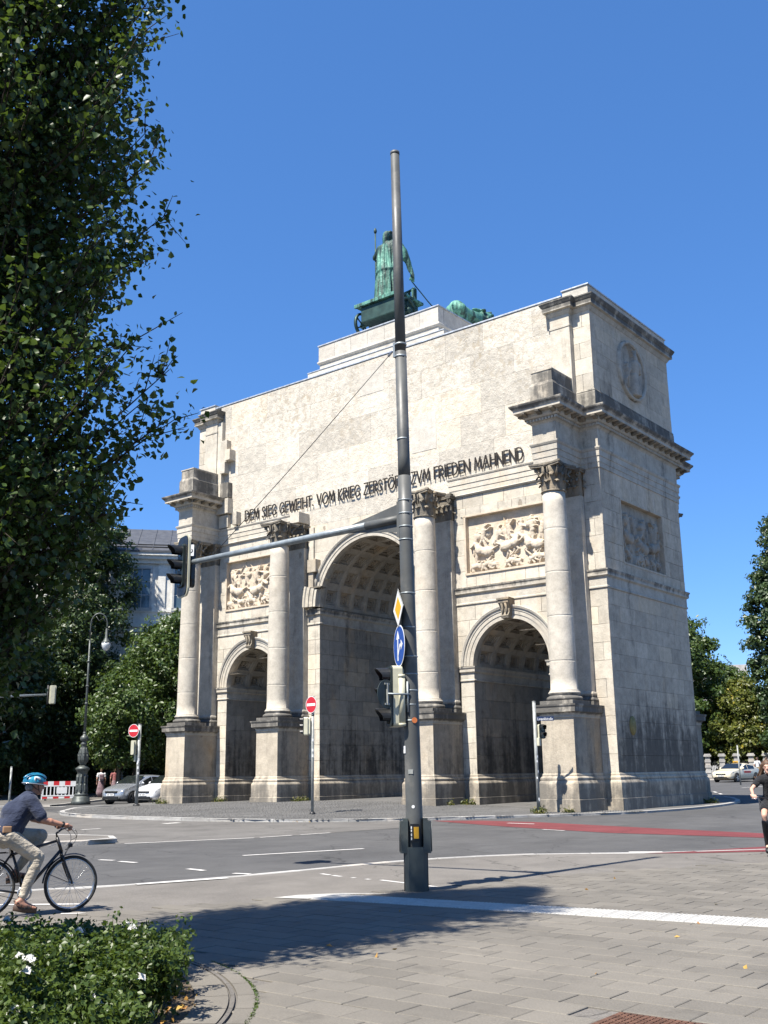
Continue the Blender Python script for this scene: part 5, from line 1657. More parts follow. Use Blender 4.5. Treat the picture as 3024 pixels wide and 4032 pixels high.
nS = (-.6, -.8)
nv = Vector((nS[0], nS[1], 0))
bp = lambda z, k: Vector((MX, MY, 0)) + Vector(mp(z)) + nv * k
def diamond(t, fn):
    def dm(a, k): 
        r = .05 * a
        return [(a, 0), (0, a), (-a, 0), (0, -a)]
    P_(t, 'sheet', 'sign_back', dm(.287, 0), fn, -.004, 0); P_(t, 'face', 'sign_white', dm(.285, 0), fn, 0, .003); P_(t, 'yellow_field', 'sign_yellow', dm(.168, 0), fn, .003, .006)
    mb = MB()
    for i in range(4):
        a = dm(.283, 0); p, q = Vector(a[i]), Vector(a[(i + 1) % 4]); mb.prism([p[:], q[:], (q * .965)[:], (p * .965)[:]], fn, .003, .0055)
    mb.build('black_edge', 'sign_black', t)
disc_sign('priority_road_sign', 'yellow and white diamond sign on the tall grey mast', bp(3.90, .15), nS, .3, None, diamond)
def blue(t, fn):
    P_(t, 'sheet', 'sign_back', ring_poly(.302), fn, -.004, 0); P_(t, 'rim', 'sign_white', ring_poly(.30), fn, 0, .003); P_(t, 'face', 'sign_blue', ring_poly(.282), fn, .003, .006)
    P_(t, 'arrow', 'sign_white', [(-.075, -.21), (-.03, -.21), (-.03, .10), (.02, .10), (-.0525, .22), (-.125, .10), (-.075, .10)], fn, .006, .009)
    P_(t, 'arrow', 'sign_white', [(-.03, -.10), (-.03, -.145), (.06, -.02), (.11, -.02), (.11, -.07), (.20, .0025), (.11, .075), (.11, .025), (.045, .025)], fn, .006, .009)
disc_sign('direction_sign', 'round blue sign with white straight and right arrows on the mast', bp(3.355, .15), nS, .3, None, blue)
signal_head('traffic_light', 'cream traffic light with black visors low on the tall mast', tuple(bp(2.64, .30) + Vector((-.05, .02, 0))), nS, 3, .285, group='traffic lights')
det = thing('signal_speaker', 'slim cream cylinder fixed beside the lower traffic light on the mast', 'signal box', tuple(bp(2.60, .13) + Vector((.05, -.07, 0))))
mb = MB(); mb.tube([(0, 0, -.34), (0, 0, .30)], .05, 16); mb.build('housing', 'signal_cream', det)
mb = MB(); mb.tube([(0, 0, .30), (0, 0, .34)], [.056, .05], 16); mb.tube([(0, 0, -.38), (0, 0, -.34)], [.05, .056], 16); mb.build('end_cap', 'signal_cream', det)
def backdisc(t, fn):
    P_(t, 'sheet', 'sign_back', ring_poly(.20), fn, -.004, .004)
    mb = MB(); mb.prism([(-.012, -.15), (.012, -.15), (.012, .15), (-.012, .15)], fn, -.03, -.004)
    for v in (-.14, .14): mb.prism([(-.05, v - .012), (.05, v - .012), (.05, v + .012), (-.05, v + .012)], fn, -.02, -.004)
    mb.build('back_rail', 'post_grey', t)
    P_(t, 'face', 'sign_red', ring_poly(.195), fn, .004, .006)
disc_sign('round_sign', 'small round sign seen from its dark green back beside the mast', tuple(bp(2.66, .36) + Vector((.10, -.12, 0))), (-1.0, .02), .21, None, backdisc)
mb = MB()
p0 = Vector(mp(2.66)); p1 = nv * .36 + Vector((.10, -.12, 2.66)) + Vector((LEAN.x * 2.6, LEAN.y * 2.6, 0))
mb.tube([p0 + Vector((.06, -.1, 0)), p1 + Vector((.03, -.01, 0))], .014, 8); mb.tube([p0 + Vector((.04, -.125, -.25)), p0 + Vector((.04, -.125, .18))], .016, 8)
for z in (2.30, 2.98): mb.tube([Vector(mp(z)), Vector(mp(z)) + nv * .22], .016, 8)
mb.build('bracket', 'galvanised', mast)
ae = Vector((MX, MY, 0)) + A1
signal_head('traffic_light', 'black traffic light with pale-edged backboard hanging at the end of the long arm', tuple(ae + Vector((-.16, -.06, -.04))), (-.34, -.94), 3, .255, housing='signal_green', board=True, visor=.24, group='traffic lights')
mb = MB(); q = A1 + Vector((.03, .03, 0)); mb.tube([q + Vector((0, .0, -.42)), q + Vector((0, .0, .36))], .022, 8); mb.bbox(q.x - .03, q.x + .05, q.y - .04, q.y + .04, q.z - .30, q.z + .22, .01); mb.build('arm_end_bracket', 'signal_black', mast)
# small white tag with a curl printed at the end of the arm
ta = thing('arm_tag', 'small white plate with a dark curl above the arm end', 'plate', tuple(ae + Vector((.10, -.06, .20))))
fn = lambda u, v, w: (Vector((.79, .61, 0)) * u + Vector((0, 0, v)) + Vector((.61, -.79, 0)) * w)[:]
P_(ta, 'plate', 'sign_white', [(-.06, -.10), (.06, -.10), (.06, .10), (-.06, .10)], fn, 0, .006)
mb = MB()
cv = [(.035 * math.cos(a), .035 * math.sin(a) - .01) for a in np.linspace(2.2, 2.2 + 5.0, 12)]
for a, b in zip(cv, cv[1:]):
    d = Vector(b) - Vector(a); m_ = (Vector(a) + Vector(b)) / 2; L = d.length; d.normalize(); n2 = Vector((-d.y, d.x))
    mb.prism([(m_ - d * L * .6 - n2 * .008)[:], (m_ + d * L * .6 - n2 * .008)[:], (m_ + d * L * .6 + n2 * .008)[:], (m_ - d * L * .6 + n2 * .008)[:]], fn, .006, .008)
mb.build('curl_print', 'sign_black', ta)

# smaller posts
def post(name, label, loc, h, r=.045, mat='post_grey', foot=True, group=None):
    t = thing(name, label, 'post', loc, 0, group)
    mb = MB(); mb.tube([(0, 0, -.2), (0, 0, h)], [r * 1.03, r], 14); mb.tube([(0, 0, h), (0, 0, h + .03)], [r * 1.08, r * 1.08], 14); mb.build('pole', mat, t)
    if foot: mb = MB(); mb.lathe([(r * 2.2, -.05), (r * 2.1, .05), (r * 1.2, .09), (r, .10)], 12); mb.build('foot', 'sign_black', t)
    return t
PN = (4.0, -8.05, island_z(4.0, -8.05))
t = post('sign_post', 'grey post with no entry sign standing before the great archway', PN, 4.35 - PN[2] - .1, .05)
bands(t, 0, 0, [3.42], .054, .05, 'sign_black')
for z in (2.0, 2.2, 2.55): 
    mb = MB(); mb.obox((.035, -.04, z), (.02, .02, 0), (.004, -.004, 0), (0, 0, .05)); mb.build('sticker', 'sign_white', t)
no_entry((PN[0] - .02, PN[1] - .07, 3.98), (-.12, -.99), 'red and white no entry sign on the post before the great archway')
signal_head('traffic_light', 'small cream traffic light on the post before the great archway', (PN[0] - .26, PN[1] - .20, 3.22), (-.85, -.5), 3, .215, visor=.16, group='traffic lights')
mb = MB()
for z in (2.92, 3.5): mb.tube([(0, 0, z - PN[2]), (-.2, -.15, z - PN[2])], .012, 6)
mb.build('bracket', 'galvanised', t)
PL = (-9.6, -5.0, island_z(-9.6, -5.0))
t = post('sign_post', 'mottled grey post with no entry sign near the silver car', PL, 3.85 - PL[2], .075)
for k in range(7):
    mb = MB(); a = rng.uniform(-1.8, -.2); mb.obox((.074 * math.cos(a), .074 * math.sin(a), rng.uniform(.8, 2.2)), (-.03 * math.sin(a), .03 * math.cos(a), 0), (.003 * math.cos(a), .003 * math.sin(a), 0), (0, 0, rng.uniform(.03, .07))); mb.build('sticker', 'sign_white', t)
no_entry((PL[0] - .16, PL[1] - .22, 3.58), (.22, -.975), 'red and white no entry sign on the post near the silver car')
signal_head('traffic_light', 'cream traffic light seen from behind on the post near the silver car', (PL[0] - .17, PL[1] - .12, 2.82), (-.5, .86), 3, .215, visor=.14, group='traffic lights')
mb = MB(); mb.bbox(-.16, -.06, -.14, -.06, 1.95, 2.25, .015); mb.build('push_box', 'signal_cream', t)
PR = (10.44, -3.46, island_z(10.44, -3.46) - .01)
t = post('sign_post', 'thin grey post with street name plate by the right pedestal', PR, 3.95 - PR[2], .06, foot=False)
for k in range(6):
    mb = MB(); a = rng.uniform(-1.9, -.1); mb.obox((.06 * math.cos(a), .06 * math.sin(a), rng.uniform(.3, 2.4)), (-.02 * math.sin(a), .02 * math.cos(a), 0), (.003 * math.cos(a), .003 * math.sin(a), 0), (0, 0, rng.uniform(.03, .06))); mb.build('sticker', 'sign_white', t)
signal_head('pedestrian_light', 'two-lens pedestrian light on the thin post by the right pedestal', (PR[0] + .22, PR[1] + .14, 2.92), (.92, -.38), 2, .25, visor=.17, group='traffic lights')
mb = MB(); mb.bbox(.04, .16, -.02, .12, 2.30, 2.58, .02); mb.build('signal_box', 'signal_cream', t)
# street name plate
sp = thing('street_name_plate', 'dark blue street name plate on the thin post by the right pedestal', 'street sign', (PR[0] + .33, PR[1] + .17, 3.36))
fn = lambda u, v, w: (Vector((.83, .56, 0)) * u + Vector((0, 0, v)) + Vector((.56, -.83, 0)) * w)[:]
P_(sp, 'plate', 'sign_navy', [(-.30, -.075), (.30, -.075), (.30, .075), (-.30, .075)], fn, 0, .012)
GS = {'L': (.45, [[(0, 1), (0, 0), (.42, 0)]]), 'e': (.45, [[(.02, .32), (.42, .32), (.36, .55), (.2, .6), (.04, .5), (0, .28), (.08, .06), (.25, 0), (.4, .08)]]), 'o': (.45, [[(.22 + .22 * math.cos(a), .3 + .3 * math.sin(a)) for a in np.linspace(0, 2 * PI, 11)]]),
      'p': (.45, [[(0, -.3), (0, .6)], [(0, .5), (.2, .6), (.4, .5), (.43, .3), (.36, .08), (.2, 0), (0, .1)]]), 'l': (.1, [[(.04, 0), (.04, 1)]]), 'd': (.45, [[(.42, 0), (.42, 1)], [(.42, .5), (.22, .6), (.04, .5), (0, .3), (.06, .08), (.22, 0), (.42, .1)]]),
      's': (.36, [[(.34, .52), (.18, .6), (.03, .5), (.08, .36), (.26, .26), (.33, .12), (.2, 0), (0, .08)]]), 't': (.28, [[(.1, .9), (.1, .08), (.24, 0)], [(0, .6), (.26, .6)]]), 'r': (.28, [[(0, 0), (0, .6)], [(0, .4), (.12, .58), (.26, .58)]]), 'a': (.42, [[(.38, 0), (.38, .45), (.25, .6), (.06, .52)], [(.38, .34), (.12, .32), (0, .16), (.12, 0), (.38, .12)]]), 'ß': (.42, [[(0, 0), (0, .8), (.14, 1), (.32, .9), (.32, .7), (.18, .55), (.36, .38), (.38, .14), (.2, 0)]])}
word = 'Leopoldstraße'
k_ = .085; X = -.26; tw = sum(GS[c][0] + .16 for c in word) - .16; sxx = .52 / tw
mb = MB()
for c in word:
    w_, st = GS[c]
    for ln in st:
        for a, b in zip(ln, ln[1:]):
            p = Vector((X + a[0] * sxx, -.045 + a[1] * k_)); q = Vector((X + b[0] * sxx, -.045 + b[1] * k_)); d = q - p; L = d.length
            if L < 1e-6: continue
            d.normalize(); n2 = Vector((-d.y, d.x)) * .0055
            mb.prism([(p - n2 - d * .002)[:], (q - n2 + d * .002)[:], (q + n2 + d * .002)[:], (p + n2 - d * .002)[:]], fn, .012, .0135)
    X += (w_ + .16) * sxx
mb.build('lettering', 'sign_white', sp)
# far posts by the right-hand street
post('street_post', 'thin grey pole standing behind the ivory taxi', (1.93, 39.09, .38), 2.75, .05, foot=False)
post('street_post', 'thin grey pole at the right edge near the two walkers', (10.3, 21.2, .19), 2.5, .035, foot=False)
post('street_post', 'slim pale pole behind the cyclist in the blue helmet', (-12.78, -9.45, .2), 1.8, .045, foot=False)

# arm with signal reaching in from the left edge
LM = (-13.6, -12.9)
lm = thing('signal_mast', 'grey cantilever arm with signal reaching in from the left edge', 'mast', (LM[0], LM[1], .1))
mb = MB(); mb.tube([(0, 0, -.2), (0, 0, 5.6)], [.1, .08], 14); mb.build('mast_tube', 'post_grey', lm)
e = Vector((-11.25 - LM[0], -8.95 - LM[1], 5.02))
mb = MB(); mb.tube([(0, 0, 4.75), e * .5 + Vector((0, 0, 2.375)), e], [.06, .055, .045], 12); mb.build('cantilever_arm', 'galvanised', lm)
mb = MB(); mb.tube([e + Vector((.03, .05, -.42)), e + Vector((.03, .05, .42))], .03, 8); mb.tube([(0, 0, 5.5), e * .85 + Vector((0, 0, .75))], .008, 5); mb.build('guy_wire', 'cable', lm)
signal_head('traffic_light', 'cream-backed traffic light on the arm at the left edge', (-11.12, -8.72, 5.12), (-.85, .52), 3, .27, board=False, visor=.15, group='traffic lights')

# ------------------------------------------------------------------ ornate street lamp
LX, LY = -16.79, -2.86
LZ = ground_z(LX, LY) + .09
lamp = thing('street_lamp', 'ornate cast iron street lamp with curved neck and hanging globe', 'street lamp', (LX, LY, LZ))
mb = MB(); mb.lathe([(.60, -.1), (.60, .08), (.54, .12), (.52, .26), (.40, .36)], 16); mb.build('base_step', 'cast_iron', lamp)
mb = MB(); mb.lathe([(.42, .34), (.44, .42), (.36, .48), (.33, .60), (.36, .75), (.30, .95), (.28, 1.25), (.31, 1.45), (.33, 1.55), (.40, 1.62), (.44, 1.66), (.44, 1.72), (.30, 1.80), (.2, 1.86)], 16)
for k in range(8):
    a = k * PI / 4
    capsules(mb, [(.34 * math.cos(a), .34 * math.sin(a), .55), (.31 * math.cos(a), .31 * math.sin(a), .95), (.30 * math.cos(a), .30 * math.sin(a), 1.35)], [.07, .05, .06], 8)
mb.build('pedestal', 'cast_iron', lamp)
mb = MB(); mb.lathe([(.17, 1.84), (.22, 1.95), (.29, 2.12), (.31, 2.30), (.26, 2.55), (.19, 2.72), (.15, 2.85), (.20, 2.90), (.20, 2.98), (.13, 3.02), (.14, 3.06), (.25, 3.14), (.27, 3.22), (.22, 3.32), (.12, 3.38), (.10, 3.45)], 16)
for k in range(8):
    a = k * PI / 4 + .3
    capsules(mb, [(.27 * math.cos(a), .27 * math.sin(a), 2.05), (.30 * math.cos(a), .30 * math.sin(a), 2.4), (.17 * math.cos(a), .17 * math.sin(a), 2.75)], [.05, .05, .035], 8)
mb.build('urn', 'cast_iron', lamp)
R2 = Vector((.62, .78, 0)).normalized()
mb = MB(); mb.tube([(0, 0, 3.4), (0, 0, 8.3)], [.088, .055], 14)
for z in (3.5, 5.0, 5.9, 7.2): mb.lathe([(.09, z - .05), (.115, z), (.09, z + .05)], 12)
mb.build('shaft', 'cast_iron', lamp)
mb = MB(); pts = [Vector((0, 0, 8.2))] + [R2 * (.52 - .52 * math.cos(a)) + Vector((0, 0, 9.15 + .60 * math.sin(a))) for a in np.linspace(0, PI * 1.02, 14)] + [R2 * 1.02 + Vector((0, 0, 8.95))]
mb.tube(pts, .042, 10)
mb.tube([R2 * .30 + Vector((0, 0, 9.6)), R2 * .5 + Vector((0, 0, 9.35)), R2 * .75 + Vector((0, 0, 9.5)), R2 * .9 + Vector((0, 0, 9.3))], .02, 6); mb.build('curved_neck', 'cast_iron', lamp)
g = R2 * 1.02
mb = MB(); mb.lathe([(.05, 8.95), (.09, 8.9), (.09, 8.45), (.16, 8.38), (.2, 8.3), (.30, 8.22), (.30, 8.18)], 16, g); mb.build('lamp_cap', 'cast_iron', lamp)
mb = MB(); mb.lathe([(.29, 8.19), (.28, 8.05), (.23, 7.9), (.13, 7.79), (.02, 7.75)], 18, g); mb.build('glass_globe', 'lamp_glass', lamp)

# ------------------------------------------------------------------ roadworks barriers
def barrier(loc, rz, label, L=2.1):
    t = thing('road_barrier', label, 'barrier', loc, rz, 'roadworks barriers')
    def rail(z0, z1):
        n = 7
        for k in range(n):
            mb = MB(); mb.box(-L / 2 + k * L / n, -L / 2 + (k + 1) * L / n, -.02, .02, z0, z1); mb.build('rail_panel', 'barrier_red' if k % 2 == 0 else 'barrier_white', t)
    rail(.80, 1.02); rail(.10, .20)
    for z in (.74, .22):
        mb = MB(); mb.box(-L / 2, L / 2, -.025, .025, z, z + .06); mb.build('rail', 'barrier_white', t)
    for k in range(11):
        x = -L / 2 + .06 + k * (L - .12) / 10
        mb = MB(); mb.box(x - .03, x + .03, -.018, .018, .28, .74); mb.build('slat', 'barrier_white', t)
    mb = MB(); mb.box(-.28, .28, -.03, .03, .36, .70); mb.build('panel', 'barrier_white', t)
    for s in (-1, 1):
        mb = MB(); mb.box(s * (L / 2 - .2) - .05, s * (L / 2 - .2) + .05, -.3, .3, 0, .08); mb.build('foot', 'rubber', t)
        mb = MB(); mb.box(s * (L / 2) - .03, s * (L / 2) + .03, -.025, .025, .05, 1.08); mb.build('end_post', 'barrier_white', t)
    return t
bz = ground_z(-22, -1) + .09
bd = math.atan2(1.34, .91)
lamp.scale = (.82, .82, 1.0)
barrier((-21.45, -.82, bz), bd, 'red and white barrier panel right behind the cyclist, facing the road')
barrier((-21.9, .75, bz), bd + PI * .56, 'barrier panel turned end-on next to the street lamp')

# ------------------------------------------------------------------ buildings and fence
def frame_box(t, name, mat, fn, u0, u1, v0, v1, w0, w1):
    mb = MB(); mb.prism([(u0, v0), (u1, v0), (u1, v1), (u0, v1)], fn, w0, w1); return mb.build(name, mat, t)
bA, bB = Vector((-33.0, 12.2)), Vector((-27.0, 16.6))     # facade line seen through the gap left of the arch
# direction of the academy facade
bd_ = (Vector((-24.6, 19.4)) - Vector((-32.3, 10.6))).normalized()
o0 = Vector((-32.3, 10.6))
nb = Vector((bd_.y, -bd_.x))
acad = thing('academy_building', 'pale grey neoclassical building with dark metal roof behind the left trees', 'building', (o0.x, o0.y, .3))
fn = lambda u, v, w: (bd_.x * u + nb.x * w, bd_.y * u + nb.y * w, v)
U0, U1 = -42, 30
frame_box(acad, 'wall', 'plaster_grey', fn, U0, U1, -.5, 17.2, -14, 0)
frame_box(acad, 'plinth', 'plaster_pink', fn, U0, U1, -.4, 3.6, 0, .12)
frame_box(acad, 'ground_cornice', 'plaster_grey', fn, U0, U1, 4.6, 5.0, .02, .3)
for (z0, z1, w) in ((11.1, 11.35, .35), (11.35, 11.7, .55), (11.7, 11.95, .7), (12.9, 13.1, .12)):
    frame_box(acad, 'cornice', 'plaster_grey', fn, U0, U1, z0, z1, .003, w)
mb = MB()
for k in range(int((U1 - U0) / .42)):
    u = U0 + .2 + k * .42
    mb.prism([(u, 10.85), (u + .2, 10.85), (u + .2, 11.1), (u, 11.1)], fn, .0, .28)
o = mb.build('dentils', 'plaster_grey', acad); o['kind'] = 'stuff'
for (z0, z1, w) in ((16.5, 16.8, .25), (16.8, 17.05, .5), (17.05, 17.25, .65)):
    frame_box(acad, 'eaves_cornice', 'plaster_grey', fn, U0, U1, z0, z1, .003, w)
mb = MB()
mb.add([fn(U0, 17.25, .7), fn(U1, 17.25, .7), fn(U1, 17.4, .7), fn(U0, 17.4, .7), fn(U0, 20.6, -6.5), fn(U1, 20.6, -6.5), fn(U0, 17.25, -14), fn(U1, 17.25, -14)], [(0, 1, 2, 3), (3, 2, 5, 4), (4, 5, 7, 6), (0, 6, 7, 1), (1, 7, 5, 2), (0, 3, 4, 6)])
roof = mb.build('roof', 'roof_dark', acad)
for k in range(60):
    u = U0 + 1.0 + k * 1.2
    if u > U1: break
    mb = MB(); mb.obox(Vector(fn(u, 19.0, -2.9)), Vector(fn(.03, 0, 0)), Vector((nb.x * 3.55, nb.y * 3.55, -1.58)), (0, 0, .05)); mb.build('roof_seam', 'roof_dark', roof)
for z, w in ((17.8, -.1), (18.15, -.9)):
    mb = MB(); mb.tube([fn(U0, z, w), fn(U1, z, w)], .04, 5); mb.build('snow_rail', 'iron_dark', roof)
n = 18
for k in range(n):
    u = U0 + 1.5 + k * 3.0 + 12
    if u > U1 - 2: break
    for (z0, z1, hw) in ((13.2, 16.1, .62), (6.0, 9.8, .75)):
        wdw = frame_box(acad, 'window', 'window_glass', fn, u - hw, u + hw, z0, z1, .0, .02)
        mb = MB()
        for a, b, c, d in ((u - hw - .14, u - hw, z0 - .1, z1 + .16), (u + hw, u + hw + .14, z0 - .1, z1 + .16), (u - hw, u + hw, z1, z1 + .16), (u - hw - .2, u + hw + .2, z0 - .22, z0 - .002)):
            mb.prism([(a, c), (b, c), (b, d), (a, d)], fn, .0, .16)
        mb.build('window_frame', 'frame_white', wdw)
        mb = MB()
        mb.prism([(u - .03, z0), (u + .03, z0), (u + .03, z1), (u - .03, z1)], fn, .021, .06)
        for f in (.33, .67): mb.prism([(u - hw, z0 + f * (z1 - z0) - .025), (u + hw, z0 + f * (z1 - z0) - .025), (u + hw, z0 + f * (z1 - z0) + .025), (u - hw, z0 + f * (z1 - z0) + .025)], fn, .021, .05)
        mb.build('glazing_bar', 'frame_white', wdw)
        if hw < .7:
            mb = MB(); mb.prism([(u + 1.18, 12.95), (u + 1.72, 12.95), (u + 1.72, 16.5), (u + 1.18, 16.5)], fn, .0, .10); mb.build('pilaster', 'plaster_grey', acad)
# grey modern block far right
mb_t = thing('office_building', 'flat-roofed grey concrete block rising above the far right trees', 'building', (-36.0, 122.0, .5))
d2 = Vector((.935, .355)); n2 = Vector((d2.y, -d2.x))
fn = lambda u, v, w: (d2.x * u + n2.x * w, d2.y * u + n2.y * w, v)
frame_box(mb_t, 'wall', 'concrete_wall', fn, -12, 9.2, -.5, 15.3, -12, 0)
frame_box(mb_t, 'parapet', 'concrete_wall', fn, -12.2, 9.4, 15.3, 16.6, -12.2, .25)
for k in range(6):
    u = -11 + k * 3.4
    for z in (4.2, 7.6, 11.9):
        wdw = frame_box(mb_t, 'window', 'window_glass', fn, u, u + 2.6, z, z + 2.4, .0, .03)
        mb = MB()
        for a in (u - .12, u + 1.24, u + 2.6): mb.prism([(a, z - .1), (a + .12, z - .1), (a + .12, z + 2.5), (a, z + 2.5)], fn, .031, .2)
        mb.build('window_frame', 'concrete_wall', wdw)
mb = MB(); mb.prism([(9.2 - .9, -.5), (9.2, -.5), (9.2, 15.3), (9.2 - .9, 15.3)], fn, .003, .3); mb.build('corner_pier', 'concrete_wall', mb_t)
# park fence with rusticated stone piers
fence = thing('park_fence', 'dark iron park fence with banded stone piers behind the taxi', 'fence', (-13.01, 70.84, .55))
fd = Vector((-9.14 + 13.01, 72.31 - 70.84)).normalized()
for k in range(-4, 7):
    p = fd * (k * 1.42)
    for j in range(8):
        w = .30 if j % 2 == 0 else .25
        mb = MB(); mb.obox((p.x, p.y, .13 + j * .265), fd.to_3d() * w, Vector((-fd.y, fd.x, 0)) * w, (0, 0, .128)); mb.build('pier_stone', 'granite_kerb', fence, tone=rng.uniform(-1, 1))
    mb = MB(); mb.obox((p.x, p.y, 2.26), fd.to_3d() * .38, Vector((-fd.y, fd.x, 0)) * .38, (0, 0, .09)); mb.obox((p.x, p.y, 2.40), fd.to_3d() * .30, Vector((-fd.y, fd.x, 0)) * .30, (0, 0, .06)); mb.build('pier_cap', 'granite_kerb', fence)
    mb = MB()
    for i in range(1, 9):
        q = p + fd * (1.42 * i / 9)
        mb.tube([(q.x, q.y, 0), (q.x, q.y, 1.75)], .018, 4)
    q0, q1 = p, p + fd * 1.42
    for z in (.2, 1.55): mb.tube([(q0.x, q0.y, z), (q1.x, q1.y, z)], .025, 4)
    mb.build('railing', 'iron_dark', fence)

# ------------------------------------------------------------------ cars
def make_car(name, label, loc, heading, paint, kind='hatch', group='cars on the street', plate='M S 2016', taxi=False):
    """loc = ground point under the middle of the front bumper; heading = direction of travel"""
    t = thing(name, label, 'car', loc, math.atan2(heading[1], heading[0]), group)
    if kind == 'hatch':
        L, Wd, H = 3.95, 1.70, 1.46
        # x measured back from the nose: (x, z_bottom, z_belt/hood, z_roof, half width)
        ST = [(0.0, .34, .52, .52, .58), (.06, .24, .66, .66, .72), (.25, .20, .76, .78, .80), (.60, .18, .86, .90, .84), (.98, .17, .92, .98, .85), (1.30, .17, .93, 1.16, .85), (1.70, .17, .94, 1.40, .85), (2.1, .17, .95, 1.46, .85), (2.7, .17, .97, 1.45, .85), (3.25, .18, 1.0, 1.40, .84), (3.62, .20, 1.03, 1.24, .82), (3.85, .26, .98, 1.03, .77), (3.95, .36, .72, .72, .68)]
        wx = (.72, 3.2); wr = .305; glass = (4, 10); ws = (4, 6); rear = (9, 11)
    else:
        L, Wd, H = 4.75, 1.84, 1.46
        ST = [(0.0, .36, .56, .56, .62), (.06, .22, .70, .70, .78), (.3, .18, .78, .80, .86), (.8, .16, .86, .90, .91), (1.35, .16, .92, .98, .92), (1.75, .16, .94, 1.16, .92), (2.2, .16, .95, 1.40, .92), (2.65, .16, .96, 1.46, .92), (3.2, .16, .98, 1.45, .92), (3.7, .17, 1.0, 1.32, .91), (4.1, .18, 1.02, 1.12, .89), (4.5, .24, .98, 1.02, .84), (4.75, .40, .82, .82, .74)]
        wx = (.88, 3.78); wr = .33; glass = (4, 10); ws = (4, 6); rear = (9, 10)
    def section(i):
        x, zb, zq, zr, hw = ST[i]
        g = max(0.0, zr - zq)
        rw = hw - .06 - .30 * g
        pts = [(0, zb), (hw * .8, zb), (hw * .97, zb + .10), (hw * 1.0, zb + .45 * (zq - zb)), (hw * .99, zb + .8 * (zq - zb)), (hw * .955, zq), (hw * .955 - .14 * g, zq + .5 * g), (rw + .02, zr - .07 * min(1, g / .3)), (rw * .75, zr - .008), (0, zr)]
        return [(-x, y, z) for y, z in pts]
    secs = [section(i) for i in range(len(ST))]
    m = len(secs[0])
    def body_bm():
        mb = MB(); vs = []; fs = []
        for sgn in (1, -1):
            base = len(vs)
            for sct in secs: vs += [(x, y * sgn, z) for x, y, z in sct]
            for i in range(len(secs) - 1):
                for k in range(m - 1):
                    f = (base + i * m + k, base + i * m + k + 1, base + (i + 1) * m + k + 1, base + (i + 1) * m + k)
                    fs.append(f if sgn < 0 else f[::-1])
            fs.append([base + k for k in range(m)]); fs.append([base + (len(secs) - 1) * m + k for k in range(m)][::-1])
        mb.add(vs, fs, True)
        return mb
    me = body_bm().mesh('body', paint)
    bm = bmesh.new(); bm.from_mesh(me); bmesh.ops.remove_doubles(bm, verts=bm.verts[:], dist=.0005); bmesh.ops.recalc_face_normals(bm, faces=bm.faces[:]); bm.to_mesh(me); bm.free()
    for p in me.polygons: p.use_smooth = True
    body = link('body', me, t)
    sd = body.modifiers.new('s', 'SUBSURF'); sd.levels = 1; sd.render_levels = 1
    def quad_patch(name, mat, pts, parent=t, off=.012):
        """thin pane from four corner points, offset outwards"""
        a, b, c, d = [Vector(p) for p in pts]
        nrm = (b - a).cross(d - a).normalized()
        ctr = (a + b + c + d) / 4
        if nrm.dot(ctr - Vector((-L / 2, 0, .7))) < 0: nrm = -nrm
        mb = MB(); vs = [p + nrm * (off - .02) for p in (a, b, c, d)] + [p + nrm * off for p in (a, b, c, d)]
        mb.add(vs, [(3, 2, 1, 0), (4, 5, 6, 7), (0, 1, 5, 4), (1, 2, 6, 5), (2, 3, 7, 6), (3, 0, 4, 7)]); return mb.build(name, mat, parent)
    def S(i, k, sg=1):
        x, y, z = secs[i][k]; return Vector((x, y * sg, z))
    # windscreen and rear screen
    i0, i1 = ws
    a, b = S(i0, 9), S(i1, 9)
    wl, wu = S(i0, 5), S(i1, 7)
    quad_patch('windscreen', 'car_glass', [(a.x - .05, wl.y * .88, a.z + .02), (a.x - .05, -wl.y * .88, a.z + .02), (b.x + .03, -wu.y * .92, b.z - .02), (b.x + .03, wu.y * .92, b.z - .02)], off=.035)
    # side windows
    for sg in (-1, 1):
        for (j0, j1) in ((5, 7), (7, 9)):
            p0, p1 = S(j0, 5, sg), S(j1, 5, sg); q0, q1 = S(j0, 7, sg), S(j1, 7, sg)
            lo = .06; e0 = p0.lerp(q0, lo); e1 = p1.lerp(q1, lo); f0 = p0.lerp(q0, .9); f1 = p1.lerp(q1, .9)
            dx = Vector((-.04, 0, 0))
            quad_patch('side_window', 'car_glass', [e0 + dx * (2 if j0 == 5 else 1), e1 - dx, f1 - dx, f0 + dx * (2 if j0 == 5 else 1)], off=.016)
        # mirror and door handle
        mb = MB(); mp_ = S(5, 5, sg); mb.ell((mp_.x + .02, mp_.y + sg * .10, mp_.z + .10), (.07, .11, .08), 10, 8); mb.build('mirror', paint, t)
        mb = MB(); h_ = S(8, 4, sg); mb.bbox(h_.x - .02, h_.x + .16, h_.y - .015, h_.y + .02 * sg + .01, h_.z - .02, h_.z + .02, .006); mb.build('door_handle', paint, t)
        # headlight
        a = S(1, 5, sg); c = S(3, 5, sg)
        quad_patch('headlight', 'headlight', [(-.07, sg * ST[1][4] * .62, .58), (-.16, sg * ST[2][4] * .93, .60), (-.52, sg * ST[3][4] * .955, .80), (-.28, sg * ST[2][4] * .66, .745)], off=.03)
        mb = MB(); mb.ell((-.03, sg * .55, .30), (.04, .09, .06), 10, 8); mb.build('fog_lamp', 'car_black', t)
        quad_patch('tail_light', 'sign_red', [(-L + .06, sg * .52, .78), (-L + .16, sg * .74, .78), (-L + .22, sg * .74, .98), (-L + .12, sg * .55, .98)], off=.03)
    # grille, intake, plate
    mb = MB(); mb.bbox(-.10, .022, -.42, .42, .575, .66, .015); mb.build('grille', 'car_black', t)
    mb = MB(); mb.bbox(-.12, .03, -.52, .52, .27, .40, .02); mb.build('air_intake', 'car_black', t)
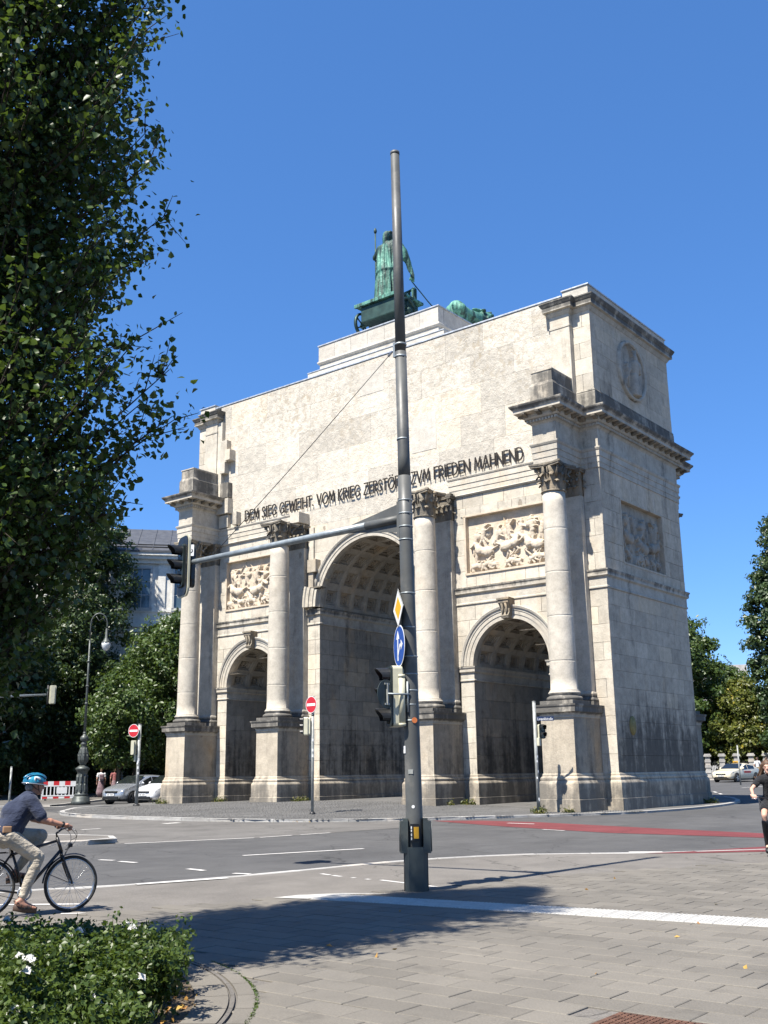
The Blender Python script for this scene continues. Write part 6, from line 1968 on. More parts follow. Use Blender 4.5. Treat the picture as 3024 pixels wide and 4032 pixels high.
    mb = MB(); mb.bbox(0, .042, -.26, .26, .43, .54, .004); pl = mb.build('number_plate', 'sign_white', t)
    mb = MB(); yy = -.20
    for k, wq in enumerate((.05, .03, .04, .0, .045, .03, .05, .03)):
        if wq: mb.box(.042, .0435, yy + .004, yy + wq, .455, .515)
        yy += wq + .012 if wq else .05
    mb.build('plate_print', 'sign_black', pl)
    # sills, wheels
    mb = MB(); mb.box(-L * .85, -.5, -Wd / 2 * .93, Wd / 2 * .93, .14, .26); mb.build('underbody', 'car_black', t)
    for x in wx:
        for sg in (-1, 1):
            hwv = Wd / 2
            mb = MB(); mb.lathe([(wr * 1.18, -.02), (wr * 1.18, .006)], 24, (-x, sg * (hwv - .012), wr + .01), mat=Matrix.Rotation(PI / 2, 4, 'X')); mb.build('wheel_arch', 'car_black', t)
            mb = MB(); mb.lathe([(wr * .62, -.1), (wr * .9, -.1), (wr, -.07), (wr, .07), (wr * .92, .1), (wr * .66, .1)], 24, (-x, sg * (hwv - .075), wr), mat=Matrix.Rotation(PI / 2, 4, 'X')); w_ = mb.build('wheel', 'rubber', t)
            mb = MB(); mb.lathe([(0, -.02), (wr * .12, -.02), (wr * .6, .0), (wr * .66, .02)], 20, (-x, sg * (hwv + .012), wr), mat=Matrix.Rotation(-sg * PI / 2, 4, 'X') @ Matrix.Diagonal((1, 1, 1, 1)), caps=False)
            for k in range(5):
                a = 2 * PI * k / 5
                mb.obox((-x + wr * .36 * math.cos(a), sg * (hwv + .018), wr + wr * .36 * math.sin(a)), (wr * .27 * math.cos(a), 0, wr * .27 * math.sin(a)), (-.028 * math.sin(a), 0, .028 * math.cos(a)), (0, .008, 0))
            mb.build('rim', 'steel', w_)
    if taxi:
        mb = MB(); mb.bbox(-2.62, -2.42, -.24, .24, 1.46, 1.60, .03); s_ = mb.build('taxi_sign', 'sign_yellow', t)
        mb = MB(); mb.box(-2.415, -2.41, -.18, .18, 1.50, 1.56); mb.build('taxi_lettering', 'sign_black', s_)
        for sg in (-1, 1):
            mb = MB(); mb.box(-3.0, -2.0, sg * .925, sg * .935, .68, .84); mb.build('door_advert', 'sign_red', t)
    return t
hd = (.10, -.995)
make_car('car', 'silver hatchback waiting left of the arch, nearer of two cars', (-15.1, -2.3, ground_z(-15, -2.0)), hd, 'paint_silver')
make_car('car', 'white hatchback half hidden behind the left pedestal', (-13.25, -1.75, ground_z(-13.1, -1.5)), (.05, -1), 'paint_white')
make_car('car', 'ivory taxi sedan on the street right of the arch', (-2.0, 45.6, ground_z(-3, 46)), (-.16, -.987), 'paint_ivory', kind='sedan', taxi=True)

# ------------------------------------------------------------------ bicycles
def make_bike(name, label, loc, heading, rear_rack=True):
    t = thing(name, label, 'bicycle', loc, math.atan2(heading[1], heading[0]), 'bicycles')
    WR = .348
    RA, FA, BB = Vector((0, 0, WR)), Vector((1.05, 0, WR)), Vector((.455, 0, .27))
    HT, HB = Vector((.835, 0, .93)), Vector((.905, 0, .745))
    ST_ = Vector((.27, 0, .80))
    def wheel(c):
        mb = MB()
        n = 48; k = 10; vs = []; fs = []
        for i in range(n):
            a = 2 * PI * i / n
            for j in range(k):
                b = 2 * PI * j / k
                r = WR - .022 + .022 * math.cos(b)
                vs.append((c.x + r * math.cos(a), .021 * math.sin(b), c.z + r * math.sin(a)))
        for i in range(n):
            for j in range(k):
                fs.append((i * k + j, ((i + 1) % n) * k + j, ((i + 1) % n) * k + (j + 1) % k, i * k + (j + 1) % k))
        mb.add(vs, fs, True)
        w = mb.build('wheel', 'rubber', t)
        mb = MB(); mb.lathe([(WR - .055, -.012), (WR - .034, -.014), (WR - .034, .014), (WR - .055, .012), (WR - .055, -.012)], 40, c, mat=Matrix.Rotation(PI / 2, 4, 'X'), caps=False); mb.build('rim', 'steel', w)
        mb = MB()
        for i in range(32):
            a = 2 * PI * i / 32; s = 1 if i % 2 else -1; d = .5 if (i // 2) % 2 else -.5
            mb.tube([(c.x + .022 * math.cos(a + d * 2.5), s * .03, c.z + .022 * math.sin(a + d * 2.5)), (c.x + (WR - .05) * math.cos(a), 0, c.z + (WR - .05) * math.sin(a))], .0014, 4, caps=False)
        mb.build('spokes', 'steel', w)
        mb = MB(); mb.lathe([(.01, -.055), (.026, -.05), (.026, -.03), (.017, -.02), (.017, .02), (.026, .03), (.026, .05), (.01, .055)], 14, c, mat=Matrix.Rotation(PI / 2, 4, 'X')); mb.build('hub', 'steel', w)
    wheel(RA); wheel(FA)
    mb = MB()
    mb.tube([HT + Vector((-.006, 0, -.045)), ST_ + Vector((.0, 0, -.06))], .017, 12)
    mb.tube([HB + Vector((-.005, 0, .03)), BB], .021, 12)
    mb.tube([BB, ST_], .017, 12)
    for s in (-1, 1):
        mb.tube([BB + Vector((-.03, s * .03, 0)), RA + Vector((.0, s * .06, 0))], .011, 8); mb.tube([ST_ + Vector((0, s * .015, -.05)), RA + Vector((0, s * .06, 0))], .009, 8)
    mb.tube([HB, HT], .022, 12); mb.tube([BB + Vector((0, -.04, 0)), BB + Vector((0, .04, 0))], .024, 12)
    mb.build('frame', 'bike_black', t)
    mb = MB()
    for s in (-1, 1):
        mb.tube(bez([HB + Vector((.005, s * .045, -.05)), HB.lerp(FA, .5) + Vector((-.01, s * .055, 0)), FA + Vector((-.015, s * .058, .05)), FA + Vector((.0, s * .058, 0))], 4), [.016] * 8 + [.013] * 5, 8)
    mb.tube([HB + Vector((.005, -.05, -.05)), HB + Vector((.005, .05, -.05))], .017, 8); mb.tube([HB + Vector((0, 0, -.05)), HB], .019, 10)
    mb.build('fork', 'bike_black', t)
    mb = MB(); st = HT + Vector((.055, 0, .10)); mb.tube([HT, HT + Vector((-.012, 0, .05)), st], .014, 10); mb.build('stem', 'bike_black', t)
    gp_ = Vector((.935, 0, 1.055))
    mb = MB(); mb.tube(bez([(.90, -.31, 1.055), (.925, -.18, 1.06), st, (.925, .18, 1.06), (.90, .31, 1.055)], 5), .0115, 8); mb.build('handlebar', 'bike_black', t)
    for s in (-1, 1):
        mb = MB(); mb.tube([(.895, s * .325, 1.053), (.918, s * .20, 1.058)], .017, 10); mb.build('grip', 'rubber', t)
        mb = MB(); mb.tube([(.93, s * .19, 1.055), (.97, s * .22, 1.035), (.965, s * .31, 1.03)], .006, 6); mb.build('brake_lever', 'steel', t)
    mb = MB()
    for s, o in ((-1, .0), (1, .03), (-1, .06)):
        mb.tube(bez([(.945, s * .2, 1.05), (1.04, s * .16, 1.0 - o), (1.06 - o, s * .05, .88), (.97, s * .02, .76), (.93, 0, .66)], 5), .0035, 5)
    mb.build('cables', 'cable', t)
    mb = MB(); mb.tube([ST_ + Vector((0, 0, -.1)), Vector((.215, 0, .95))], .0135, 10); mb.build('seat_post', 'steel', t)
    mb = MB(); capsules(mb, [(.09, 0, .985), (.22, 0, .985), (.36, 0, .98)], [.05, .04, .022]); mb.ell((.10, .05, .985), (.09, .06, .03)); mb.ell((.10, -.05, .985), (.09, .06, .03)); me = remeshed(mb, .012, 2, 'saddle'); me.materials.append(M['sign_black']); link('saddle', me, t)
    # mudguards
    for c, a0, a1 in ((FA, .35 * PI, .98 * PI), (RA, .05 * PI, .85 * PI)):
        mb = MB(); vs = []; fs = []; n = 22
        for i in range(n + 1):
            a = a0 + (a1 - a0) * i / n
            for (dy, dr) in ((-.03, .012), (-.018, .024), (0, .028), (.018, .024), (.03, .012)):
                vs.append((c.x + (WR + dr) * math.cos(a), dy, c.z + (WR + dr) * math.sin(a)))
        for i in range(n):
            for j in range(4): fs.append((i * 5 + j, i * 5 + j + 1, (i + 1) * 5 + j + 1, (i + 1) * 5 + j))
        mb.add(vs, fs, True)
        for s in (-1, 1):
            a = a0 + (a1 - a0) * (.82 if c is FA else .3)
            mb.tube([(c.x, s * .06, c.z), (c.x + (WR + .02) * math.cos(a), s * .03, c.z + (WR + .02) * math.sin(a))], .003, 4)
        mb.build('mudguard', 'bike_black', t)
    mb = MB(); mb.bbox(.985, 1.04, -.03, .03, .80, .85, .012); mb.tube([(.95, 0, .77), (1.0, 0, .80)], .006, 6); mb.build('headlamp', 'sign_black', t)
    # drive
    mb = MB(); mb.lathe([(.07, -.002), (.092, -.002), (.092, .002), (.07, .002), (.07, -.002)], 28, BB + Vector((0, -.05, 0)), mat=Matrix.Rotation(PI / 2, 4, 'X'), caps=False)
    for k in range(5):
        a = 2 * PI * k / 5; mb.tube([BB + Vector((0, -.05, 0)), BB + Vector((.08 * math.cos(a), -.05, .08 * math.sin(a)))], .007, 5)
    mb.build('chainring', 'steel', t)
    ca = math.radians(-82)
    for s in (-1, 1):
        d = Vector((math.cos(ca), 0, math.sin(ca))) * (.17 * (1 if s < 0 else -1))
        mb = MB(); mb.tube([BB + Vector((0, s * .06, 0)), BB + Vector((0, s * .075, 0)) + d], .011, 8); cr = mb.build('crank', 'steel', t)
        p = BB + Vector((0, s * .12, 0)) + d; mb = MB(); mb.bbox(p.x - .045, p.x + .045, p.y - .045, p.y + .045, p.z - .012, p.z + .012, .006); mb.build('pedal', 'sign_black', cr)
    mb = MB(); mb.tube([BB + Vector((0, -.05, .092)), RA + Vector((0, -.05, .04))], .004, 5); mb.tube([BB + Vector((0, -.05, -.092)), RA + Vector((0, -.05, -.04))], .004, 5); mb.build('chain', 'iron_dark', t)
    if rear_rack:
        mb = MB()
        for s in (-1, 1):
            mb.tube([(-.22, s * .06, .77), (.22, s * .06, .77)], .006, 6); mb.tube([RA + Vector((0, s * .065, 0)), (-.02, s * .06, .77)], .005, 6)
        for x in (-.2, -.05, .1): mb.tube([(x, -.06, .77), (x, .06, .77)], .005, 6)
        mb.build('rear_rack', 'bike_black', t)
    return t

# ------------------------------------------------------------------ people
def hand(mb, wrist, grip, axis, r=.010, side=1):
    """palm and five separate fingers closed round a bar lying along axis"""
    wrist, grip, axis = Vector(wrist), Vector(grip), Vector(axis).normalized()
    fw = (grip - wrist).normalized()
    up = axis.cross(fw).normalized()
    if up.z < 0: up = -up
    pc = grip - fw * .035 + up * .018
    capsules(mb, [wrist, wrist.lerp(pc, .6)], [.027, .030], 10)
    for k in range(4):
        o = axis * (-.033 + .022 * k)
        L = (.92, 1.0, .97, .8)[k]
        a = pc + o; b = grip + o + up * .028 + fw * .012 * L; c = grip + o + fw * .034 * L - up * .004; d = grip + o + fw * .016 - up * .028 * L
        capsules(mb, [a, b, c, d], [.0165, .0125, .0115, .0095], 8)
    th = pc - axis * (.04 * side)
    capsules(mb, [th - fw * .02, th + fw * .018 - up * .012, th + fw * .03 - up * .036, grip - up * .026 - axis * .02 * side], [.016, .0135, .012, .0095], 8)
    return mb
def head(mb, c, fwd, s=1.0, hairless=False):
    """skull, jaw, nose, lips, ears: c is the skull centre"""
    c = Vector(c); f = Vector(fwd).normalized(); l = Vector((0, 0, 1)).cross(f).normalized(); u = f.cross(l)
    m = Matrix((f, l, u)).transposed()
    q = lambda x, y, z: c + (f * x + l * y + u * z) * s
    mb.ell(c, (.098 * s, .076 * s, .105 * s), 16, 12, mat=m)
    mb.ell(q(.03, 0, -.065), (.068 * s, .056 * s, .07 * s), 14, 10, mat=m)
    mb.ell(q(.075, 0, -.108), (.025 * s, .03 * s, .02 * s), 10, 8, mat=m)
    capsules(mb, [q(.088, 0, .0), q(.112, 0, -.035)], [.011 * s, .0165 * s], 8)
    for y in (-.016, .016): mb.ell(q(.100, y, -.042), (.011 * s, .010 * s, .009 * s), 8, 6)
    capsules(mb, [q(.087, -.018, -.073), q(.092, 0, -.072), q(.087, .018, -.073)], [.006 * s, .0085 * s, .006 * s], 6)
    capsules(mb, [q(.084, -.045, .018), q(.092, 0, .014), q(.084, .045, .018)], [.011 * s, .010 * s, .011 * s], 6)
    for sg in (-1, 1):
        mb.ell(q(-.005, sg * .076, -.015), (.020 * s, .009 * s, .033 * s), 10, 8, mat=m)
    return q
def eyes(t, q):
    for sg in (-1, 1):
        mb = MB(); mb.ell(q(.083, sg * .030, -.004), (.010, .012, .009), 8, 6); mb.build('eye', 'sign_black', t)

# the man on the bicycle in the foreground; bike frame: x forward, -y toward the camera
BL_ = (18.36, -28.02, .014)
hdg = Vector((math.cos(math.radians(71)), math.sin(math.radians(71))))
SCL = .93
bl = Vector((BL_[0], BL_[1])) - hdg * 1.05 * SCL
bike = make_bike('bicycle', 'black trekking bicycle ridden by the man in the navy shirt', (bl.x, bl.y, BL_[2]), hdg)
bike.scale = (SCL, SCL, SCL)
man = thing('person', 'cyclist in navy short-sleeved shirt, beige trousers and blue helmet riding right', 'person', (bl.x, bl.y, BL_[2]), math.atan2(hdg.y, hdg.x))
man.scale = (SCL, SCL, SCL)
sk = MB()
q = head(sk, (.515, 0, 1.605), (1, -.12, -.12))
capsules(sk, [(.455, 0, 1.44), (.49, 0, 1.53)], [.06, .056], 12)
# torso core, arms, legs in one skin
capsules(sk, [(.20, 0, 1.0), (.30, 0, 1.2), (.41, 0, 1.37)], [.12, .11, .09])
for s in (-1, 1):
    sh, el, wr = Vector((.44, s * .185, 1.395)), Vector((.575, s * .27, 1.165)), Vector((.865, s * .265, 1.085))
    capsules(sk, [sh, el, wr], [.055, .043, .028], 12)
    sk.ell(el.lerp(wr, .3), (.047, .044, .044))
    hand(sk, wr, (.908, s * .262, 1.056), (.12, s * .99, 0), side=s)
hipR, kneeR, ankR = Vector((.20, -.10, .97)), Vector((.575, -.12, .70)), Vector((.405, -.125, .205))
hipL, kneeL, ankL = Vector((.20, .10, .97)), Vector((.66, .12, .955)), Vector((.37, .125, .53))
for h_, k_, a_ in ((hipR, kneeR, ankR), (hipL, kneeL, ankL)):
    capsules(sk, [h_, k_, a_], [.085, .058, .036], 12)
def foot(mb, ank, toe, heel):
    ank, toe, heel = Vector(ank), Vector(toe), Vector(heel)
    capsules(mb, [ank, heel + Vector((.01, 0, .03))], [.037, .036], 10)
    capsules(mb, [heel + Vector((.02, 0, .02)), heel.lerp(toe, .55) + Vector((0, 0, .012)), toe], [.036, .040, .026], 10)
    capsules(mb, [ank, heel.lerp(toe, .5) + Vector((0, 0, .02))], [.036, .036], 10)
    for k in range(5):
        p = heel.lerp(toe, .88) + Vector((0, -.03 + .015 * k, -.005)); capsules(mb, [p, p + (toe - heel).normalized() * (.05 - .006 * k)], [.013, .010], 6)
foot(sk, ankR, (.56, -.125, .105), (.345, -.125, .145))
foot(sk, ankL, (.50, .125, .475), (.29, .125, .455))
me = remeshed(sk, .0085, 2, 'body'); me.materials.append(M['skin']); link('body', me, man)
eyes(man, q)
# shirt with sleeves
mb = MB()
capsules(mb, [(.19, 0, 1.015), (.27, 0, 1.15), (.37, 0, 1.31), (.425, 0, 1.405)], [.165, .170, .165, .12])
capsules(mb, [(.18, -.06, 1.03), (.30, -.07, 1.22), (.40, -.09, 1.38)], [.14, .135, .105]); capsules(mb, [(.18, .06, 1.03), (.30, .07, 1.22), (.40, .09, 1.38)], [.14, .135, .105])
mb.ell((.29, 0, 1.08), (.13, .15, .13)); mb.ell((.25, 0, 1.26), (.17, .17, .14), mat=Matrix.Rotation(-.9, 3, 'Y'))
for s in (-1, 1):
    sh, el = Vector((.435, s * .17, 1.40)), Vector((.575, s * .27, 1.165))
    capsules(mb, [sh, sh.lerp(el, .35), sh.lerp(el, .78)], [.085, .083, .078], 12)
capsules(mb, [(.43, 0, 1.40), (.452, 0, 1.465)], [.10, .076], 12); capsules(mb, [(.40, -.12, 1.40), (.40, .12, 1.40)], [.09, .09], 12)
me = remeshed(mb, .011, 2, 'shirt'); me.materials.append(M['cloth_navy']); link('shirt', me, man)
mb = MB(); mb.lathe([(.066, -.02), (.086, .0), (.074, .028), (.064, .03)], 20, (.465, 0, 1.475), mat=Matrix.Rotation(.45, 4, 'Y'), caps=False); mb.build('collar', 'cloth_navy', man)
# trousers
mb = MB()
capsules(mb, [(.17, 0, .98), (.20, 0, 1.05)], [.165, .160]); mb.ell((.13, 0, .97), (.15, .18, .13))
for h_, k_, a_ in ((hipR, kneeR, ankR), (hipL, kneeL, ankL)):
    cuff = k_.lerp(a_, .90)
    capsules(mb, [h_, h_.lerp(k_, .5), k_, k_.lerp(a_, .45), cuff], [.118, .098, .084, .072, .054], 14)
    r = random.Random(5)
    for i in range(9):      # folds round the knee and shin
        t_ = r.uniform(.05, .95); c = h_.lerp(k_, .6).lerp(k_, t_) if i < 4 else k_.lerp(cuff, t_)
        rad = .085 - .03 * (t_ if i >= 4 else 0)
        d = Vector((r.uniform(-1, 1), r.uniform(-1, 1), r.uniform(-.3, .3))).normalized() * rad * .55
        capsules(mb, [c - d + Vector((0, 0, .02)), c + d - Vector((0, 0, .02))], [rad * .62, rad * .62], 8)
me = remeshed(mb, .010, 1, 'trousers', .4); me.materials.append(M['cloth_beige']); link('trousers', me, man)
mb = MB(); mb.lathe([(.158, -.02), (.172, -.02), (.172, .02), (.158, .02)], 24, (.195, 0, 1.05), mat=Matrix.Rotation(.28, 4, 'Y') @ Matrix.Diagonal((1, 1.06, 1, 1)), caps=False); mb.build('belt', 'belt_tan', man)
mb = MB(); mb.bbox(.10, .21, -.205, -.165, 1.02, 1.10, .012); mb.build('belt_pouch', 'belt_tan', man)
# helmet
mb = MB()
HC = Vector((.500, 0, 1.635))
Rm = Matrix.Rotation(.10, 3, 'Y')
mb.ell(HC, (.150, .108, .098), 20, 12, mat=Rm)
bm = bmesh.new(); tmp = mb.mesh('h'); bm.from_mesh(tmp); bpy.data.meshes.remove(tmp)
bmesh.ops.bisect_plane(bm, geom=bm.verts[:] + bm.edges[:] + bm.faces[:], plane_co=HC + Vector((0, 0, -.018)), plane_no=(.12, 0, -1), clear_outer=True)
me = bpy.data.meshes.new('helmet'); bm.to_mesh(me); bm.free(); me.materials.append(M['helmet_blue'])
for p in me.polygons: p.use_smooth = True
helm = link('helmet', me, man); sm = helm.modifiers.new('t', 'SOLIDIFY'); sm.thickness = .02
mb = MB()
for y in (-.062, -.022, .022, .062):
    pts = [HC + Vector((.155 * math.cos(a) * math.sqrt(1 - (y / .12) ** 2), y * 1.0, .105 * math.sin(a) * math.sqrt(1 - (y / .12) ** 2) + .004)) for a in np.linspace(.35, 2.7, 12)]
    mb.tube(pts, .011, 6)
mb.build('helmet_ribs', 'helmet_blue', helm)
mb = MB(); pts = [HC + Vector((.157 * math.cos(a), .112 * math.sin(a), -.026 + .019 * math.cos(a) * -1)) for a in np.linspace(0, 2 * PI, 30)]; mb.tube(pts, .007, 6, caps=False); mb.build('helmet_rim', 'paint_silver', helm)
mb = MB(); mb.ell(HC + Vector((.02, -.098, .045)), (.04, .012, .016), mat=Matrix.Rotation(.5, 3, 'Y')); mb.ell(HC + Vector((-.02, -.10, .04)), (.014, .012, .03)); mb.build('helmet_decal', 'sign_white', helm)
mb = MB()
for s in (-1, 1):
    mb.tube([(.53, s * .085, 1.60), (.545, s * .075, 1.53), (.575, s * .02, 1.485)], .005, 5); mb.tube([(.45, s * .085, 1.60), (.50, s * .082, 1.55), (.545, s * .075, 1.53)], .005, 5)
mb.build('helmet_strap', 'sign_black', helm)
mb = MB(); mb.ell((.44, 0, 1.57), (.055, .08, .06)); mb.build('hair', 'hair_grey', man)
# sandals and watch
def sandal(toe, heel, y):
    toe, heel = Vector(toe), Vector(heel)
    t2 = MB()
    d = (toe - heel)
    pts = [heel - d.normalized() * .035, heel.lerp(toe, .5), toe + d.normalized() * .04]
    t2.tube([p - Vector((0, 0, .032)) for p in pts], [.04, .05, .038], 10, flat=.35)
    for f in (.25, .55, .8):
        p = heel.lerp(toe, f); t2.tube([p + Vector((0, -.042, -.02)), p + Vector((.0, -.025, .035 - .02 * f)), p + Vector((0, .025, .035 - .02 * f)), p + Vector((0, .042, -.02))], .010, 6)
    t2.tube([heel + Vector((.02, -.04, .02)), heel + Vector((-.03, 0, .05)), heel + Vector((.02, .04, .02))], .010, 6)
    t2.build('sandal', 'leather_brown', man)
sandal((.56, -.125, .105), (.345, -.125, .145), -.125); sandal((.50, .125, .475), (.29, .125, .455), .125)
wr = Vector((.575, -.27, 1.165)).lerp(Vector((.865, -.265, 1.085)), .86)
mb = MB(); mb.lathe([(.031, -.014), (.036, -.012), (.036, .012), (.031, .014)], 14, wr, mat=Matrix.Rotation(PI / 2 + .26, 4, 'Y')); mb.ell(wr + Vector((0, -.01, .033)), (.018, .018, .01)); mb.build('watch', 'sign_black', man)

# second rider entering at the right edge, coming towards the camera
hd2 = Vector((.30, -.954)).normalized()
fw = Vector((22.92, -16.485))
b2 = fw - hd2 * 1.05
bike2 = make_bike('bicycle', 'black bicycle coming towards the camera at the right edge', (b2.x, b2.y, .012), hd2, rear_rack=False)
wom = thing('person', 'long-haired cyclist in black top and black boots at the right edge', 'person', (b2.x, b2.y, .012), math.atan2(hd2.y, hd2.x))
sk = MB()
q = head(sk, (.43, 0, 1.60), (1, 0, -.05), .95)
capsules(sk, [(.38, 0, 1.40), (.41, 0, 1.53)], [.05, .048], 12)
capsules(sk, [(.20, 0, .98), (.28, 0, 1.18), (.36, 0, 1.36)], [.125, .105, .11])
for s in (-1, 1):
    sh, el, wr_ = Vector((.37, s * .165, 1.36)), Vector((.55, s * .31, 1.19)), Vector((.865, s * .28, 1.085))
    capsules(sk, [sh, el, wr_], [.043, .035, .024], 12)
    hand(sk, wr_, (.908, s * .262, 1.056), (.12, s * .99, 0), side=s)
hR, kR, aR = Vector((.20, -.10, .96)), Vector((.59, -.13, .72)), Vector((.42, -.125, .20))
hL, kL, aL = Vector((.20, .10, .96)), Vector((.64, .13, .93)), Vector((.38, .125, .52))
for h_, k_, a_ in ((hR, kR, aR), (hL, kL, aL)):
    capsules(sk, [h_, k_, a_], [.088, .052, .036], 12)
foot(sk, aR, (.57, -.125, .105), (.36, -.125, .145)); foot(sk, aL, (.50, .125, .475), (.30, .125, .455))
me = remeshed(sk, .0095, 2, 'body'); me.materials.append(M['skin_light']); link('body', me, wom)
eyes(wom, q)
mb = MB(); capsules(mb, [(.19, 0, 1.0), (.28, 0, 1.18), (.37, 0, 1.37)], [.145, .122, .118]); capsules(mb, [(.36, -.10, 1.36), (.36, .10, 1.36)], [.095, .095])
for s in (-1, 1):
    sh, el = Vector((.37, s * .165, 1.36)), Vector((.55, s * .31, 1.19)); capsules(mb, [sh, sh.lerp(el, .5)], [.068, .062], 12)
me = remeshed(mb, .012, 2, 'top'); me.materials.append(M['cloth_black']); link('top', me, wom)
mb = MB(); mb.ell((.16, 0, .97), (.16, .18, .12))
for h_, k_ in ((hR, kR), (hL, kL)): capsules(mb, [h_, h_.lerp(k_, .55)], [.112, .095], 12)
me = remeshed(mb, .012, 2, 'shorts'); me.materials.append(M['cloth_black']); link('shorts', me, wom)
mb = MB()
for k_, a_, toe, heel in ((kR, aR, (.58, -.125, .105), (.355, -.125, .14)), (kL, aL, (.51, .125, .475), (.295, .125, .45))):
    capsules(mb, [k_.lerp(a_, .22), k_.lerp(a_, .5), a_], [.064, .062, .048], 12); capsules(mb, [a_, Vector(heel), Vector(toe) + (Vector(toe) - Vector(heel)).normalized() * .05], [.050, .050, .046], 10)
me = remeshed(mb, .012, 1, 'boots'); me.materials.append(M['leather_brown' if False else 'sign_black']); link('boots', me, wom)
mb = MB()
mb.ell((.41, 0, 1.635), (.108, .092, .095))
r = random.Random(9)
for k in range(46):
    a = r.uniform(-1.0, 1.0); s = -1 if k % 3 else 1
    p0 = Vector((.39 + r.uniform(-.06, .06), s * r.uniform(.03, .09), 1.66 + r.uniform(-.03, .03)))
    w_ = r.uniform(.5, 1.1)
    mb.tube(bez([p0, p0 + Vector((-.05, s * .05, -.12)), p0 + Vector((-.12 * w_, s * (.06 + .08 * w_), -.26)), p0 + Vector((-.20 * w_, s * (.08 + .18 * w_), -.38 * w_ - .05))], 4), [.016] * 6 + [.013, .011, .009, .008, .007, .006, .004], 5)
mb.build('hair', 'hair_brown', wom)

def walker(label, loc, face, h, top, bottom, skin='skin_light', hair='hair_brown', dress=False, stride=.18, group='people on foot', cap=None, pack=None):
    """a standing or strolling figure; face = direction looked at"""
    t = thing('person', label, 'person', loc, math.atan2(face[1], face[0]), group)
    k = h / 1.75
    S_ = lambda *p: Vector(p) * k
    sk = MB()
    q = head(sk, S_(.02, 0, 1.63), (1, 0, 0), k)
    capsules(sk, [S_(0, 0, 1.42), S_(.01, 0, 1.54)], [.052 * k, .05 * k], 10)
    capsules(sk, [S_(0, 0, .95), S_(0, 0, 1.18), S_(0, 0, 1.36)], [.12 * k, .11 * k, .12 * k], 12)
    legs = []
    for s in (-1, 1):
        hip, kn, an = S_(0, s * .09, .92), S_(s * stride * .45 + .03, s * .09, .50), S_(s * stride, s * .09, .08)
        legs.append((hip, kn, an)); capsules(sk, [hip, kn, an], [.085 * k, .056 * k, .038 * k], 10)
        capsules(sk, [an - S_(.04, 0, .03), an + S_(.13, 0, -.04)], [.04 * k, .034 * k], 8)
        sh, el, wr_ = S_(0, s * .19, 1.39), S_(-s * stride * .4 - .02, s * .25, 1.12), S_(-s * stride * .5 + .08, s * .24, .88)
        capsules(sk, [sh, el, wr_], [.05 * k, .042 * k, .028 * k], 10)
        capsules(sk, [wr_, wr_ + S_(.02, 0, -.08)], [.03 * k, .034 * k], 8)
        for f in range(4): capsules(sk, [wr_ + S_(-.015 + .017 * f, 0, -.09), wr_ + S_(-.005 + .017 * f, 0, -.165)], [.012 * k, .009 * k], 6)
        capsules(sk, [wr_ + S_(.02, 0, -.05), wr_ + S_(.055, 0, -.10)], [.013 * k, .010 * k], 6)
    me = remeshed(sk, .016, 1, 'body'); me.materials.append(M[skin]); link('body', me, t)
    mb = MB(); capsules(mb, [S_(0, 0, .98), S_(0, 0, 1.2), S_(0, 0, 1.36)], [.15 * k, .14 * k, .135 * k], 12); capsules(mb, [S_(0, -.12, 1.38), S_(0, .12, 1.38)], [.085 * k, .085 * k], 10)
    for s in (-1, 1): capsules(mb, [S_(0, s * .19, 1.39), S_(-s * stride * .25 - .01, s * .225, 1.24)], [.075 * k, .07 * k], 10)
    me = remeshed(mb, .018, 1, 'top'); me.materials.append(M[top]); link('top', me, t)
    mb = MB()
    if dress:
        capsules(mb, [S_(0, 0, 1.02), S_(0, 0, .7), S_(0, 0, .28)], [.145 * k, .20 * k, .27 * k], 16)
        bm_ = None
    else:
        mb.ell(S_(0, 0, .95), (.15 * k, .165 * k, .12 * k))
        for hip, kn, an in legs: capsules(mb, [hip, kn, an + S_(0, 0, .03)], [.105 * k, .082 * k, .068 * k], 10)
    me = remeshed(mb, .018, 1, 'bottom'); me.materials.append(M[bottom]); link('skirt' if dress else 'trousers', me, t)
    mb = MB(); mb.ell(S_(-.008, 0, 1.665), (.108 * k, .09 * k, .09 * k)); mb.ell(S_(-.06, 0, 1.60), (.06 * k, .08 * k, .09 * k)); mb.build('hair', cap or hair, t)
    for hip, kn, an in legs:
        mb = MB(); capsules(mb, [an + S_(-.05, 0, -.045), an + S_(.14, 0, -.05)], [.044 * k, .038 * k], 8); mb.build('shoe', 'sign_black' if not dress else 'belt_tan', t)
    if pack:
        mb = MB(); mb.bbox(-.27 * k, -.13 * k, -.13 * k, .13 * k, 1.02 * k, 1.38 * k, .05 * k); mb.build('backpack', pack, t)
    return t
walker('woman in white top and long mauve skirt with a backpack by the lamp', (-23.47, 3.26, ground_z(-23.5, 3.3) + .09), (-.8, .5), 1.70, 'cloth_white', 'cloth_mauve', dress=True, stride=.05, pack='cloth_mauve')
walker('woman in long dusty red dress next to the woman with a backpack', (-23.75, 4.45, ground_z(-23.9, 4.3) + .09), (-.8, .5), 1.68, 'cloth_rose', 'cloth_mauve', dress=True, stride=.05)
walker('figure in pale clothes and white cap in the shade of the trees', (-30.2, 10.0, ground_z(-30.9, 9.7) + .09), (.6, -.4), 1.68, 'cloth_white', 'cloth_white', cap='cloth_white', stride=.1)
walker('figure in white top with dark backpack straps in the shade', (-29.6, 10.5, ground_z(-30.7, 10.1) + .09), (.7, -.3), 1.74, 'cloth_white', 'cloth_white', hair='hair_brown', stride=.12, pack='cloth_black')
walker('man in white shirt and khaki trousers walking away at far right', (-1.95, 53.9, ground_z(-1.9, 53.9) + .09), (.25, .97), 1.78, 'cloth_white', 'cloth_khaki', stride=.2)
